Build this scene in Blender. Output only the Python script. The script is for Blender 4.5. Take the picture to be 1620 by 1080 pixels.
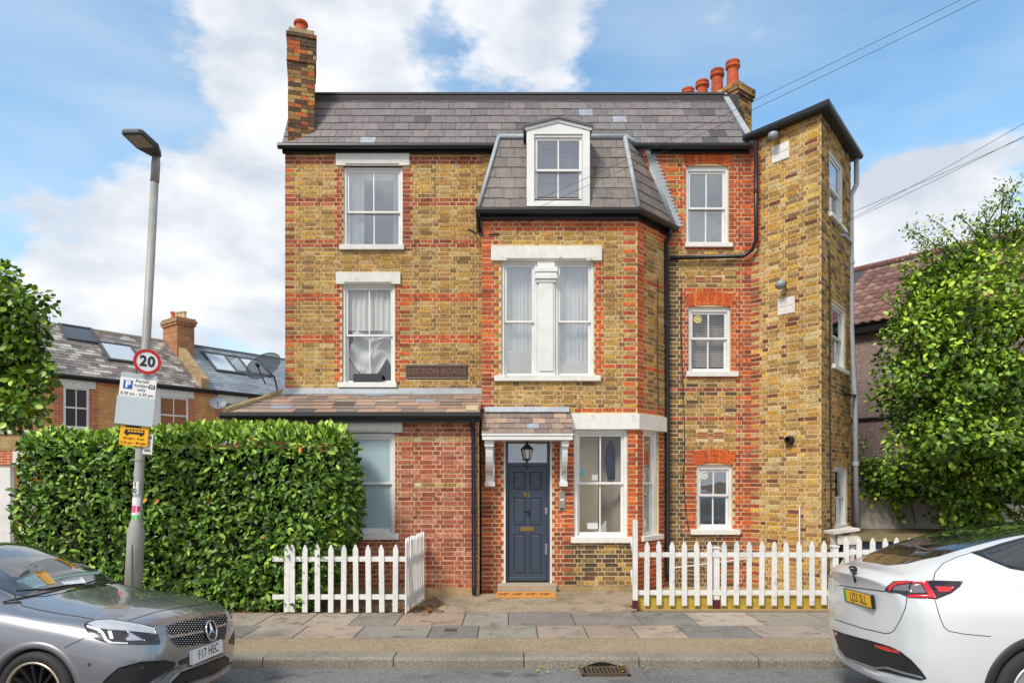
import bpy, bmesh, math, random
import numpy as np
from mathutils import Vector, Matrix, noise
from mathutils.bvhtree import BVHTree
from mathutils.geometry import delaunay_2d_cdt
random.seed(7); rng = np.random.default_rng(7)
for o in list(bpy.data.objects): bpy.data.objects.remove(o)
S = bpy.context.scene; COL = S.collection
R = math.radians
# ---------------------------------------------------------------- camera
F = 1080.0; CX = 810.0; HY = 757.0; H = 2.05     # focal length in photo pixels, horizon row, eye height
cd = bpy.data.cameras.new('camera'); cam = bpy.data.objects.new('camera', cd); COL.objects.link(cam)
cam.location = (0, 0, H); cam.rotation_euler = (R(90), 0, 0)
cd.sensor_width = 36; cd.lens = 24; cd.shift_y = (HY - 540) / 1620; cd.clip_end = 3000; cd.clip_start = .05
S.camera = cam
# ---------------------------------------------------------------- sky, sun, exposure
SUN_AZ, SUN_EL = R(215), R(48)
W = bpy.data.worlds.new('World'); S.world = W; W.use_nodes = True
nt = W.node_tree; nt.nodes.clear()
def N_(t, **k):
    n = nt.nodes.new(t)
    for a, b in k.items(): setattr(n, a, b)
    return n
def L_(a, b): nt.links.new(a, b)
out = N_('ShaderNodeOutputWorld'); bg = N_('ShaderNodeBackground'); L_(bg.outputs[0], out.inputs[0])
sky = N_('ShaderNodeTexSky', sky_type='NISHITA'); sky.sun_disc = False
sky.sun_elevation = SUN_EL; sky.sun_rotation = SUN_AZ; sky.air_density = 1.0; sky.dust_density = .6; sky.ozone_density = 1.6
tc = N_('ShaderNodeTexCoord')
nz = N_('ShaderNodeTexNoise'); nz.inputs['Scale'].default_value = 4.6; nz.inputs['Detail'].default_value = 11; nz.inputs['Roughness'].default_value = .58
mp = N_('ShaderNodeMapping'); mp.inputs['Scale'].default_value = (1, 1, 1.9); mp.inputs['Location'].default_value = (.3, .1, .2)
L_(tc.outputs['Generated'], mp.inputs[0]); L_(mp.outputs[0], nz.inputs[0])
acc = nz.outputs['Fac']
# the half of the sky behind the camera, seen in the panes, is more closed
sx_ = N_('ShaderNodeSeparateXYZ'); L_(tc.outputs['Generated'], sx_.inputs[0]); mrb = N_('ShaderNodeMapRange', interpolation_type='SMOOTHSTEP'); L_(sx_.outputs['Y'], mrb.inputs['Value'])
for i, v in ((1, .1), (2, -.5), (3, 0), (4, .27)): mrb.inputs[i].default_value = v
adb = N_('ShaderNodeMath', operation='ADD'); L_(acc, adb.inputs[0]); L_(mrb.outputs[0], adb.inputs[1]); acc = adb.outputs[0]
def blob(x, y, r, a):
    """a cumulus standing in that direction of the sky"""
    global acc
    d = Vector(((x-CX)/F, 1, (HY-y)/F)).normalized()
    vm = N_('ShaderNodeVectorMath', operation='DISTANCE'); L_(tc.outputs['Generated'], vm.inputs[0]); vm.inputs[1].default_value = d
    mr = N_('ShaderNodeMapRange', interpolation_type='SMOOTHSTEP'); L_(vm.outputs['Value'], mr.inputs['Value'])
    for i, v in ((1, 0), (2, r), (3, a), (4, 0)): mr.inputs[i].default_value = v
    ad = N_('ShaderNodeMath', operation='ADD'); L_(acc, ad.inputs[0]); L_(mr.outputs[0], ad.inputs[1]); acc = ad.outputs[0]
for b in ((430, 60, .17, .26), (610, 105, .15, .22), (860, 45, .15, .28), (150, 310, .20, .08), (60, 440, .24, .09), (330, 400, .20, .05), (380, 520, .3, .10), (60, 200, .2, -.1), (300, 240, .12, -.08), 
          (1420, 300, .13, .2), (1400, 400, .15, .24), (1560, 330, .15, .18), (180, 120, .22, -.22), (560, 10, .08, -.1), (1250, 120, .45, -.2), (690, 40, .1, -.12), (1000, 60, .1, -.1)): blob(*b)
cr = N_('ShaderNodeMapRange', interpolation_type='SMOOTHSTEP'); L_(acc, cr.inputs['Value'])
cr.inputs[1].default_value = .485; cr.inputs[2].default_value = .605
nz2 = N_('ShaderNodeTexNoise'); nz2.inputs['Scale'].default_value = 7; nz2.inputs['Detail'].default_value = 6; L_(mp.outputs[0], nz2.inputs[0])
cc = N_('ShaderNodeMix', data_type='RGBA'); cc.inputs[6].default_value = (4.7, 5.1, 5.8, 1); cc.inputs[7].default_value = (8.2, 8.2, 8.2, 1)
m2 = N_('ShaderNodeMapRange'); L_(nz2.outputs['Fac'], m2.inputs['Value']); m2.inputs[1].default_value = .38; m2.inputs[2].default_value = .72; L_(m2.outputs[0], cc.inputs[0])
# thin high veil so that the blue never goes quite clean
veil = N_('ShaderNodeMix', data_type='RGBA'); nz3 = N_('ShaderNodeTexNoise'); nz3.inputs['Scale'].default_value = 2.2; nz3.inputs['Detail'].default_value = 8
mp3 = N_('ShaderNodeMapping'); mp3.inputs['Scale'].default_value = (1, 1, 4); mp3.inputs['Rotation'].default_value = (0, .35, 0); L_(tc.outputs['Generated'], mp3.inputs[0]); L_(mp3.outputs[0], nz3.inputs[0])
m3 = N_('ShaderNodeMapRange'); L_(nz3.outputs['Fac'], m3.inputs['Value']); m3.inputs[1].default_value = .38; m3.inputs[2].default_value = .75; m3.inputs[3].default_value = .05; m3.inputs[4].default_value = .60
gm = N_('ShaderNodeMix', data_type='RGBA', blend_type='MULTIPLY'); gm.inputs[0].default_value = 1; gm.inputs[7].default_value = (1.3, 1.75, 1.75, 1); L_(sky.outputs[0], gm.inputs[6])
L_(m3.outputs[0], veil.inputs[0]); L_(gm.outputs[2], veil.inputs[6]); veil.inputs[7].default_value = (5.6, 6.4, 7.2, 1)
mx = N_('ShaderNodeMix', data_type='RGBA'); L_(cr.outputs[0], mx.inputs[0]); L_(veil.outputs[2], mx.inputs[6]); L_(cc.outputs[2], mx.inputs[7])
L_(mx.outputs[2], bg.inputs[0]); bg.inputs[1].default_value = .095
sd = bpy.data.lights.new('sun', 'SUN'); sun = bpy.data.objects.new('sun', sd); COL.objects.link(sun)
sd.energy = 2.3; sd.angle = R(14); sd.color = (1, .945, .85)
sdir = Vector((math.sin(SUN_AZ)*math.cos(SUN_EL), math.cos(SUN_AZ)*math.cos(SUN_EL), math.sin(SUN_EL)))   # towards the sun
sun.rotation_euler = sdir.to_track_quat('Z', 'Y').to_euler(); sun.location = (-8, -8, 20)
S.view_settings.view_transform = 'Standard'; S.view_settings.look = 'None'; S.view_settings.gamma = 1; S.view_settings.exposure = .58
S.view_settings.use_curve_mapping = False
# ---------------------------------------------------------------- helpers
def lin(r, g, b):
    f = lambda c: (c/255/12.92) if c/255 <= .04045 else ((c/255+.055)/1.055)**2.4
    return (f(r), f(g), f(b))
def px(x, y, D): return Vector(((x-CX)/F*D, D, H-(y-HY)/F*D))
def ray(x, y): return Vector(((x-CX)/F, 1, (HY-y)/F)).normalized()
EYE = Vector((0, 0, H))
def topx(p): return (CX+F*p[0]/p[1], HY-F*(p[2]-H)/p[1])
MATS = {}
def mat(name, col=(.5, .5, .5), rough=.6, metal=0, attr=False, n_scale=0, n_amt=.15, bump=0, b_scale=60, spec=.5, coat=0, stain=0, trans=0, dark=None, emit=0, stretch=None, coat_r=.05):
    if name in MATS: return MATS[name]
    m = bpy.data.materials.new(name); m.use_nodes = True; MATS[name] = m
    t = m.node_tree; b = t.nodes['Principled BSDF']
    def nd(ty, **k):
        n = t.nodes.new(ty)
        for a, v in k.items(): setattr(n, a, v)
        return n
    b.inputs['Roughness'].default_value = rough; b.inputs['Metallic'].default_value = metal
    b.inputs['Specular IOR Level'].default_value = spec; b.inputs['Coat Weight'].default_value = coat; b.inputs['Coat Roughness'].default_value = coat_r
    tcn = nd('ShaderNodeNewGeometry')
    vec = tcn.outputs['Position']
    if stretch:
        mpn = nd('ShaderNodeMapping'); mpn.inputs['Scale'].default_value = stretch; t.links.new(vec, mpn.inputs[0]); vec = mpn.outputs[0]
    if attr:
        a = nd('ShaderNodeAttribute'); a.attribute_name = 'col'; c = a.outputs['Color']
    else:
        a = nd('ShaderNodeRGB'); a.outputs[0].default_value = (*col, 1); c = a.outputs[0]
    def noise_mul(c, scale, lo, hi, det=5, p0=.3, p1=.7):
        n = nd('ShaderNodeTexNoise'); n.inputs['Scale'].default_value = scale; n.inputs['Detail'].default_value = det; n.inputs['Roughness'].default_value = .65
        t.links.new(vec, n.inputs[0])
        r = nd('ShaderNodeMapRange'); t.links.new(n.outputs['Fac'], r.inputs['Value'])
        for i, v in ((1, p0), (2, p1), (3, lo), (4, hi)): r.inputs[i].default_value = v
        mm = nd('ShaderNodeMix', data_type='RGBA', blend_type='MULTIPLY'); mm.inputs[0].default_value = 1
        t.links.new(c, mm.inputs[6]); t.links.new(r.outputs[0], mm.inputs[7]); return mm.outputs[2]
    if n_scale: c = noise_mul(c, n_scale, 1-n_amt, 1+n_amt)
    if stain: c = noise_mul(c, 1.1, 1-stain, 1.0, 8, .30, .52)
    if dark:
        n = nd('ShaderNodeTexNoise'); n.inputs['Scale'].default_value = dark[1]; n.inputs['Detail'].default_value = 6; t.links.new(vec, n.inputs[0])
        r = nd('ShaderNodeMapRange'); t.links.new(n.outputs['Fac'], r.inputs['Value']); r.inputs[1].default_value = dark[2]; r.inputs[2].default_value = dark[3]
        mm = nd('ShaderNodeMix', data_type='RGBA'); t.links.new(r.outputs[0], mm.inputs[0]); t.links.new(c, mm.inputs[6]); mm.inputs[7].default_value = (*dark[0], 1); c = mm.outputs[2]
    t.links.new(c, b.inputs['Base Color'])
    if trans:
        b.inputs['Transmission Weight'].default_value = trans
    if emit:
        t.links.new(c, b.inputs['Emission Color']); b.inputs['Emission Strength'].default_value = emit
    if bump:
        n = nd('ShaderNodeTexNoise'); n.inputs['Scale'].default_value = b_scale; n.inputs['Detail'].default_value = 5; t.links.new(vec, n.inputs[0])
        bp = nd('ShaderNodeBump'); bp.inputs['Strength'].default_value = bump; bp.inputs['Distance'].default_value = .01
        t.links.new(n.outputs['Fac'], bp.inputs['Height']); t.links.new(bp.outputs[0], b.inputs['Normal'])
    return m
def glass_mat(name, tint=(.8, .85, .85), refl=.12, rough=.01):
    if name in MATS: return MATS[name]
    m = bpy.data.materials.new(name); m.use_nodes = True; MATS[name] = m; t = m.node_tree; t.nodes.clear()
    o = t.nodes.new('ShaderNodeOutputMaterial'); tr = t.nodes.new('ShaderNodeBsdfTransparent'); tr.inputs[0].default_value = (*tint, 1)
    gl = t.nodes.new('ShaderNodeBsdfGlossy'); gl.inputs['Roughness'].default_value = rough; gl.inputs[0].default_value = (.95, .97, 1, 1)
    lw_ = t.nodes.new('ShaderNodeLayerWeight'); lw_.inputs[0].default_value = .5; lw = t.nodes.new('ShaderNodeMath'); lw.operation = 'POWER'; lw.inputs[1].default_value = 5; t.links.new(lw_.outputs['Facing'], lw.inputs[0])
    mr = t.nodes.new('ShaderNodeMapRange'); mr.inputs[1].default_value = 0; mr.inputs[2].default_value = 1; mr.inputs[3].default_value = refl; mr.inputs[4].default_value = 1
    t.links.new(lw.outputs[0], mr.inputs[0])
    # old panes are not quite flat
    n = t.nodes.new('ShaderNodeTexNoise'); n.inputs['Scale'].default_value = 2.2; g = t.nodes.new('ShaderNodeNewGeometry'); t.links.new(g.outputs['Position'], n.inputs[0])
    bp = t.nodes.new('ShaderNodeBump'); bp.inputs['Strength'].default_value = .06; bp.inputs['Distance'].default_value = .05; t.links.new(n.outputs['Fac'], bp.inputs['Height']); t.links.new(bp.outputs[0], gl.inputs['Normal'])
    ms = t.nodes.new('ShaderNodeMixShader'); t.links.new(mr.outputs[0], ms.inputs[0]); t.links.new(tr.outputs[0], ms.inputs[1]); t.links.new(gl.outputs[0], ms.inputs[2])
    t.links.new(ms.outputs[0], o.inputs[0]); return m
class MB:
    def __init__(s): s.v = []; s.f = []; s.c = []; s.cur = (.5, .5, .5)
    def add(s, vs, fs):
        k = len(s.v); s.v += [tuple(v) for v in vs]; s.c += [s.cur]*len(vs); s.f += [tuple(i+k for i in f) for f in fs]
    def hexa(s, p):      # 8 points: bottom 4 then top 4
        s.add(p, [(3, 2, 1, 0), (4, 5, 6, 7), (0, 1, 5, 4), (1, 2, 6, 5), (2, 3, 7, 6), (3, 0, 4, 7)])
    def box(s, x0, x1, y0, y1, z0, z1):
        s.hexa([(x0, y0, z0), (x1, y0, z0), (x1, y1, z0), (x0, y1, z0), (x0, y0, z1), (x1, y0, z1), (x1, y1, z1), (x0, y1, z1)])
    def fbox(s, fr, u0, u1, z0, z1, d0, d1):   # box in a wall frame, d outward
        P = fr.P
        s.hexa([P(u0, z0, d1), P(u1, z0, d1), P(u1, z0, d0), P(u0, z0, d0), P(u0, z1, d1), P(u1, z1, d1), P(u1, z1, d0), P(u0, z1, d0)])
    def quad(s, a, b, c, d): s.add([a, b, c, d], [(0, 1, 2, 3)])
    def prism(s, poly, vec):                   # extrude a planar 3d polygon by vec
        n = len(poly); vec = Vector(vec); p = [Vector(q) for q in poly]
        s.add(p + [q+vec for q in p], [tuple(range(n))[::-1], tuple(range(n, 2*n))] + [(i, (i+1) % n, n+(i+1) % n, n+i) for i in range(n)])
    def tube(s, path, r, n=8, cap=True):
        path = [Vector(p) for p in path]; rs = r if isinstance(r, (list, tuple)) else [r]*len(path)
        k = len(s.v); up0 = None
        for i, p in enumerate(path):
            d = (path[min(i+1, len(path)-1)]-path[max(i-1, 0)]).normalized()
            if up0 is None: up0 = d.orthogonal().normalized()
            a = (up0-d*up0.dot(d))
            a = a.normalized() if a.length > 1e-6 else d.orthogonal().normalized()
            up0 = a; b = d.cross(a)
            for j in range(n):
                t = 2*math.pi*j/n; s.v.append(tuple(p+(a*math.cos(t)+b*math.sin(t))*rs[i])); s.c.append(s.cur)
        for i in range(len(path)-1):
            for j in range(n): s.f.append((k+i*n+j, k+i*n+(j+1) % n, k+(i+1)*n+(j+1) % n, k+(i+1)*n+j))
        if cap: s.f.append(tuple(range(k+n-1, k-1, -1))); e = k+(len(path)-1)*n; s.f.append(tuple(range(e, e+n)))
    def lathe(s, c, prof, n=20, M=None):       # profile of (r, z) about the z axis at c; M optional 3x3
        k = len(s.v); c = Vector(c)
        for r, z in prof:
            for j in range(n):
                t = 2*math.pi*j/n; q = Vector((r*math.cos(t), r*math.sin(t), z)); q = M @ q if M else q
                s.v.append(tuple(c+q)); s.c.append(s.cur)
        for i in range(len(prof)-1):
            for j in range(n): s.f.append((k+i*n+j, k+i*n+(j+1) % n, k+(i+1)*n+(j+1) % n, k+(i+1)*n+j))
        s.f.append(tuple(range(k+n-1, k-1, -1))); e = k+(len(prof)-1)*n; s.f.append(tuple(range(e, e+n)))
    def mesh(s, name, smooth=False):
        me = bpy.data.meshes.new(name); me.from_pydata(s.v, [], s.f); me.update()
        ca = me.attributes.new('col', 'FLOAT_COLOR', 'POINT')
        ca.data.foreach_set('color', np.array([(*c[:3], 1) for c in s.c], dtype=np.float32).ravel())
        if smooth: me.polygons.foreach_set('use_smooth', [True]*len(me.polygons))
        return me
    def build(s, name, m, parent=None, smooth=False, bevel=0):
        me = s.mesh(name, smooth); me.materials.append(m); o = link(name, me, parent)
        if bevel:
            md = o.modifiers.new('bevel', 'BEVEL'); md.width = bevel; md.segments = 2; md.limit_method = 'ANGLE'; md.angle_limit = R(40)
        return o
def link(name, me, parent=None, loc=None):
    o = bpy.data.objects.new(name, me); COL.objects.link(o)
    if loc is not None: o.location = loc
    if parent is not None:
        o.parent = parent; o.matrix_parent_inverse = Matrix.Translation(-Vector(parent['_w'])) if '_w' in parent else Matrix.Identity(4)
    return o
def tag(o, label, cat, group=None, kind=None):
    o['label'] = label; o['category'] = cat
    if group: o['group'] = group
    if kind: o['kind'] = kind
    return o
def thing(name, label, cat, loc=(0, 0, 0), group=None):
    o = bpy.data.objects.new(name, None); COL.objects.link(o); o.location = loc; o['_w'] = tuple(loc); o.empty_display_size = .2
    return tag(o, label, cat, group)
def struct(o): o['kind'] = 'structure'; return o
def stuff(o): o['kind'] = 'stuff'; return o
def npmesh(name, V, Fc, C=None, smooth=False):
    """V (n,3), Fc (m,k), per-vertex colours"""
    me = bpy.data.meshes.new(name); k = Fc.shape[1]
    me.vertices.add(len(V)); me.vertices.foreach_set('co', V.astype(np.float32).ravel())
    me.loops.add(Fc.size); me.loops.foreach_set('vertex_index', Fc.astype(np.int32).ravel())
    me.polygons.add(len(Fc)); me.polygons.foreach_set('loop_start', np.arange(0, Fc.size, k, dtype=np.int32))
    if smooth: me.polygons.foreach_set('use_smooth', np.ones(len(Fc), dtype=bool))
    me.update(calc_edges=True); me.validate()
    if C is not None:
        ca = me.attributes.new('col', 'FLOAT_COLOR', 'POINT'); ca.data.foreach_set('color', np.hstack([C, np.ones((len(C), 1))]).astype(np.float32).ravel())
    return me
def text_mesh(body, size, M, name, m, parent, depth=.002, sx=1.0, bold=0):
    cu = bpy.data.curves.new('t', 'FONT'); cu.body = body; cu.size = size; cu.align_x = 'CENTER'; cu.align_y = 'CENTER'; cu.extrude = depth; cu.offset = bold; cu.resolution_u = 3; cu.space_character = 1.08
    to = bpy.data.objects.new('t', cu); COL.objects.link(to)
    me = bpy.data.meshes.new_from_object(to.evaluated_get(bpy.context.evaluated_depsgraph_get())); bpy.data.objects.remove(to)
    me.transform(M @ Matrix.Diagonal((sx, 1, 1, 1))); me.materials.clear(); me.materials.append(m); me.name = name
    return link(name, me, parent)
class Frame:      # vertical wall plane: u runs to the right seen from outside, n outward
    def __init__(s, a, b):
        s.O = Vector((a[0], a[1], 0)); d = Vector((b[0]-a[0], b[1]-a[1], 0)); s.L = d.length; s.U = d.normalized(); s.n = Vector((s.U.y, -s.U.x, 0))
    def P(s, u, z, d=0): return s.O+s.U*u+s.n*d+Vector((0, 0, z))
    def uz(s, x, y, d=0):
        r = ray(x, y); o = s.O+s.n*d; t = (o-EYE).dot(s.n)/r.dot(s.n); p = EYE+r*t
        return ((p-s.O).dot(s.U), p.z)
    def rect(s, x0, y0, x1, y1, d=0):    # pixel rect -> u0,u1,z0,z1
        ym = (y0+y1)/2; xm = (x0+x1)/2
        return (s.uz(x0, ym, d)[0], s.uz(x1, ym, d)[0], s.uz(xm, y1, d)[1], s.uz(xm, y0, d)[1])
    def M(s, u, z, d=0):                 # matrix for text: x along u, y up, z outward
        p = s.P(u, z, d); m = Matrix(((s.U.x, 0, s.n.x, p.x), (s.U.y, 0, s.n.y, p.y), (0, 1, 0, p.z), (0, 0, 0, 1))); return m
def jit(c, a=.12, h=.04):
    k = 1+random.uniform(-a, a); return tuple(max(.004, c[i]*k*(1+random.uniform(-h, h))) for i in range(3))
# leaf template: folded blade, 8 verts, 8 tris, along +x, face +z
LEAF_V = np.array([(0, 0, 0), (.35, .5, .06), (.72, .42, .05), (1, 0, -.06), (.72, -.42, .05), (.35, -.5, .06), (.35, 0, -.02), (.72, 0, -.03)])
LEAF_F = np.array([(0, 6, 1), (1, 6, 2), (6, 7, 2), (2, 7, 3), (0, 5, 6), (5, 4, 6), (6, 4, 7), (4, 3, 7)])
def leaves_arrays(pos, dirs, nrm, length, width, cols):
    """pos/dirs/nrm (n,3); length,width (n,)"""
    d = dirs/np.linalg.norm(dirs, axis=1, keepdims=True)
    n = nrm-d*np.sum(nrm*d, axis=1, keepdims=True); n /= np.linalg.norm(n, axis=1, keepdims=True)+1e-9
    b = np.cross(n, d)
    V = pos[:, None, :]+LEAF_V[None, :, 0, None]*(d*length[:, None])[:, None, :]+LEAF_V[None, :, 1, None]*(b*width[:, None])[:, None, :]+LEAF_V[None, :, 2, None]*(n*length[:, None])[:, None, :]
    Fc = LEAF_F[None]+(np.arange(len(pos))*8)[:, None, None]
    C = np.repeat(cols, 8, axis=0)
    return V.reshape(-1, 3), Fc.reshape(-1, 3), C
def rand_unit(n):
    v = rng.normal(size=(n, 3)); return v/np.linalg.norm(v, axis=1, keepdims=True)
# common materials
white = mat('white_paint', lin(228, 228, 226), .45, n_scale=5, n_amt=.06, stain=.12)
white_old = mat('white_masonry_paint', lin(226, 224, 218), .8, n_scale=9, n_amt=.08, bump=.2, b_scale=30, stain=.16, dark=(lin(150, 144, 132), 7, .62, .8))
blackm = mat('black_gutter_plastic', (.012, .013, .015), .35)
leadm = mat('lead_flashing', lin(165, 172, 178), .5, n_scale=6, n_amt=.15, stain=.2)
brickm = mat('brick', attr=True, rough=.92, n_scale=38, n_amt=.42, bump=.6, b_scale=70, spec=.25, dark=((.05, .037, .025), 26, .58, .72), stain=.30)
mortar = mat('lime_mortar', lin(216, 194, 154), .95, n_scale=18, n_amt=.16, bump=.4, b_scale=120, stain=.22, spec=.2)
slatem = mat('slate', attr=True, rough=.62, n_scale=14, n_amt=.22, bump=.25, b_scale=40, spec=.4)
glass = glass_mat('window_glass', (.97, .98, .98), .22); glass_mid = glass_mat('blind_window_glass', (.97, .98, .98), .07); glass_clear = glass_mat('clear_window_glass', (.97, .98, .98), .035)
def mesh_mat(name, c, f):
    m = bpy.data.materials.new(name); m.use_nodes = True; t = m.node_tree; t.nodes.clear(); o = t.nodes.new('ShaderNodeOutputMaterial'); a = t.nodes.new('ShaderNodeBsdfTransparent'); d = t.nodes.new('ShaderNodeBsdfDiffuse'); d.inputs[0].default_value = (*c, 1); x = t.nodes.new('ShaderNodeMixShader'); x.inputs[0].default_value = f
    t.links.new(a.outputs[0], x.inputs[1]); t.links.new(d.outputs[0], x.inputs[2]); t.links.new(x.outputs[0], o.inputs[0]); return m
# ================================================================ THE GROUND
KD = 7.415                       # kerb face distance
CAMB = .045
def road_z(y): return CAMB*(KD-y) if 2.6 < y <= KD else (CAMB*(KD-2.6) if y <= 2.6 else 0)
asph = mat('asphalt', lin(120, 119, 117), .9, n_scale=36, n_amt=.42, bump=.6, b_scale=90, stain=.3, spec=.3, dark=(lin(88, 86, 84), 2.2, .56, .7))
m = MB(); ys = [-60, 2.0, 2.6, 3.2, 4, 5, 6, 7, KD+.02]
xs = [-80, -20, -6, -2, 0, 2, 6, 20, 80]
for i in range(len(ys)-1):
    for j in range(len(xs)-1):
        m.quad((xs[j], ys[i], road_z(ys[i])), (xs[j+1], ys[i], road_z(ys[i])), (xs[j+1], ys[i+1], road_z(ys[i+1])), (xs[j], ys[i+1], road_z(ys[i+1])))
struct(m.build('road', asph))
earth = mat('earth_ground', lin(120, 105, 85), .95, n_scale=12, n_amt=.3, bump=.4, b_scale=40)
m = MB(); m.box(-400, 400, KD+.25, 900, -.2, .075); struct(m.build('ground', earth)); m = MB(); m.box(-400, 400, -700, -59, -.2, .2); struct(m.build('ground', earth))
# pavement: two rows of flags over a bed, a washed-aggregate strip, then granite kerb stones
PZ = .10
bed = mat('paving_bed', lin(95, 88, 78), .95, n_scale=30, n_amt=.3)
m = MB(); m.box(-30, 30, KD+.28, 10.02, .076, PZ-.012); pav = struct(m.build('pavement', bed))
flagm = mat('paving_flag', attr=True, rough=.88, n_scale=75, n_amt=.3, bump=.4, b_scale=150, stain=.38, spec=.3, dark=(lin(96, 86, 74), 5, .56, .74))
aggm = mat('washed_aggregate', lin(154, 137, 112), .9, n_scale=55, n_amt=.6, bump=.7, b_scale=130, stain=.2, spec=.3)
m = MB(); m.box(-30, 30, KD+.300, 8.355, PZ-.02, PZ); m.build('aggregate_strip', aggm, pav)
FC = [lin(150, 142, 131), lin(132, 127, 121), lin(164, 153, 138), lin(164, 146, 130), lin(142, 135, 126), lin(158, 147, 132), lin(126, 122, 117)]
def rows(y0, y1, sizes, seed, ext=9.4):
    rr = random.Random(seed); x = -ext
    while x < ext:
        w = rr.choice(sizes); m = MB(); m.cur = jit(rr.choice(FC), .1, .03); g = .008; t = rr.uniform(-.003, .003)
        z = PZ+t
        m.hexa([(x+g, y0+g, PZ-.04), (x+w-g, y0+g, PZ-.04), (x+w-g, y1-g, PZ-.04), (x+g, y1-g, PZ-.04), (x+g, y0+g, z+rr.uniform(-.002, .002)), (x+w-g, y0+g, z+rr.uniform(-.002, .002)), (x+w-g, y1-g, z), (x+g, y1-g, z)])
        m.build('paving_flag', flagm, pav); x += w
rows(8.36, 9.08, [.62, .62, .75, .9], 3); rows(9.08, 9.98, [.62, .9, .75], 5)
gran = mat('granite', lin(140, 132, 119), .85, n_scale=48, n_amt=.5, bump=.6, b_scale=120, stain=.3, spec=.35)
m = MB(); m.box(-30, 30, KD+.03, KD+.30, -.15, PZ-.02); kb = struct(m.build('kerb', bed))
x = -10.4; rr = random.Random(2); gap0 = px(918, 1056, KD).x; gap1 = px(990, 1056, KD).x
while x < 10.4:
    w = rr.choice([1.15, 1.3, 1.42, 1.25]); a, b = x+.006, x+w-.006; e = rr.uniform(-.006, .006)
    m = MB(); z1 = PZ+.006+rr.uniform(-.004, .004); y0 = KD+e
    # rounded arris: profile extruded along x
    pr = [(y0, -.12), (y0, z1-.03), (y0+.008, z1-.012), (y0+.028, z1), (KD+.297, z1), (KD+.297, -.12)]
    m.prism([(a, p[0], p[1]) for p in pr], (b-a, 0, 0)); m.build('kerb_stone', gran, kb); x += w
# gully: opening under the kerb and its iron grate
rust = mat('rusty_iron', lin(84, 66, 54), .8, n_scale=30, n_amt=.4, bump=.4)
holem = mat('gully_black', (.004, .004, .004), .9)
gx0, gx1 = px(918, 1063, 7.25).x, px(992, 1063, 7.25).x
g = thing('gully_grate', 'rusty iron drain grate set in the road under the kerb', 'drain', ((gx0+gx1)/2, 7.2, .02))
m = MB(); m.box(gx0, gx1, 7.03, KD-.006, .004, .012); m.build('pit', holem, g)
m = MB(); zc = lambda y: road_z(y)+.004
for y in (7.03, 7.36): m.hexa([(gx0, y, zc(y)), (gx1, y, zc(y)), (gx1, y+.03, zc(y+.03)), (gx0, y+.03, zc(y+.03)), (gx0, y, zc(y)+.022), (gx1, y, zc(y)+.022), (gx1, y+.03, zc(y+.03)+.022), (gx0, y+.03, zc(y+.03)+.022)])
for x in (gx0, gx1-.03): m.box(x, x+.03, 7.03, 7.39, .006, .036)
m.build('grate_frame', rust, g)
for i in range(9):
    x = gx0+.06+i*(gx1-gx0-.12)/9; m = MB(); m.box(x, x+.022, 7.06, 7.36, .010, .032); m.build('grate_bar', rust, g)
m = MB(); m.prism([(gx0+.06+.38*t, KD-.0065, .014+.05*math.sin(math.pi*t)) for t in [i/10 for i in range(11)]], (0, .004, 0)); m.build('kerb_inlet', holem, g)
# forecourt concrete before the door, broken edge
conc = mat('worn_concrete', lin(158, 143, 122), .92, n_scale=34, n_amt=.45, bump=.6, b_scale=60, stain=.4, spec=.3, dark=(lin(112, 98, 80), 3.5, .54, .72))
m = MB(); e = [(-.98, 9.985), (-.3, 9.975), (.5, 9.99), (1.2, 9.98), (1.72, 9.99), (1.86, 10.15), (1.78, 10.35), (1.95, 10.6), (2.0, 11.6), (-1.3, 11.2), (-1.0, 10.5), (-1.12, 10.25)]
fz = lambda y: PZ+.004+(y-9.98)*.034
m.add([(x, y, .06) for x, y in e]+[(x, y, fz(y)) for x, y in e], [tuple(range(len(e), 2*len(e)))]+[(i, (i+1) % len(e), len(e)+(i+1) % len(e), len(e)+i) for i in range(len(e))]); struct(m.build('forecourt', conc))
grav = mat('gravel_bed', lin(178, 150, 108), .95, n_scale=70, n_amt=.5, bump=.9, b_scale=70, spec=.2)
m = MB(); m.box(1.95, 9, 10.2, 12.3, .077, PZ+.002); struct(m.build('gravel_bed', grav))
# loose stones on it
V, Fc, C = [], [], []; k = 0
oct_v = np.array([(1, 0, 0), (-1, 0, 0), (0, 1, 0), (0, -1, 0), (0, 0, .8), (0, 0, -.5)]); oct_f = np.array([(0, 2, 4), (2, 1, 4), (1, 3, 4), (3, 0, 4), (2, 0, 5), (1, 2, 5), (3, 1, 5), (0, 3, 5)])
for i in range(5200):
    x, y = random.uniform(1.97, 6.2), random.uniform(10.24, 11.9); s = random.uniform(.008, .02)
    V.append(oct_v*s*rng.uniform(.7, 1.3, (6, 1))+(x, y, PZ+.004)); Fc.append(oct_f+k); k += 6; C.append(np.tile(jit(random.choice([lin(196, 168, 120), lin(170, 140, 100), lin(205, 190, 160), lin(150, 120, 90)]), .2), (6, 1)))
me = npmesh('gravel', np.vstack(V), np.vstack(Fc), np.vstack(C)); me.materials.append(mat('pebbles', attr=True, rough=.9)); o = link('gravel', me); stuff(o); tag(o, 'pale golden gravel behind the right picket fence', 'gravel')

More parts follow.
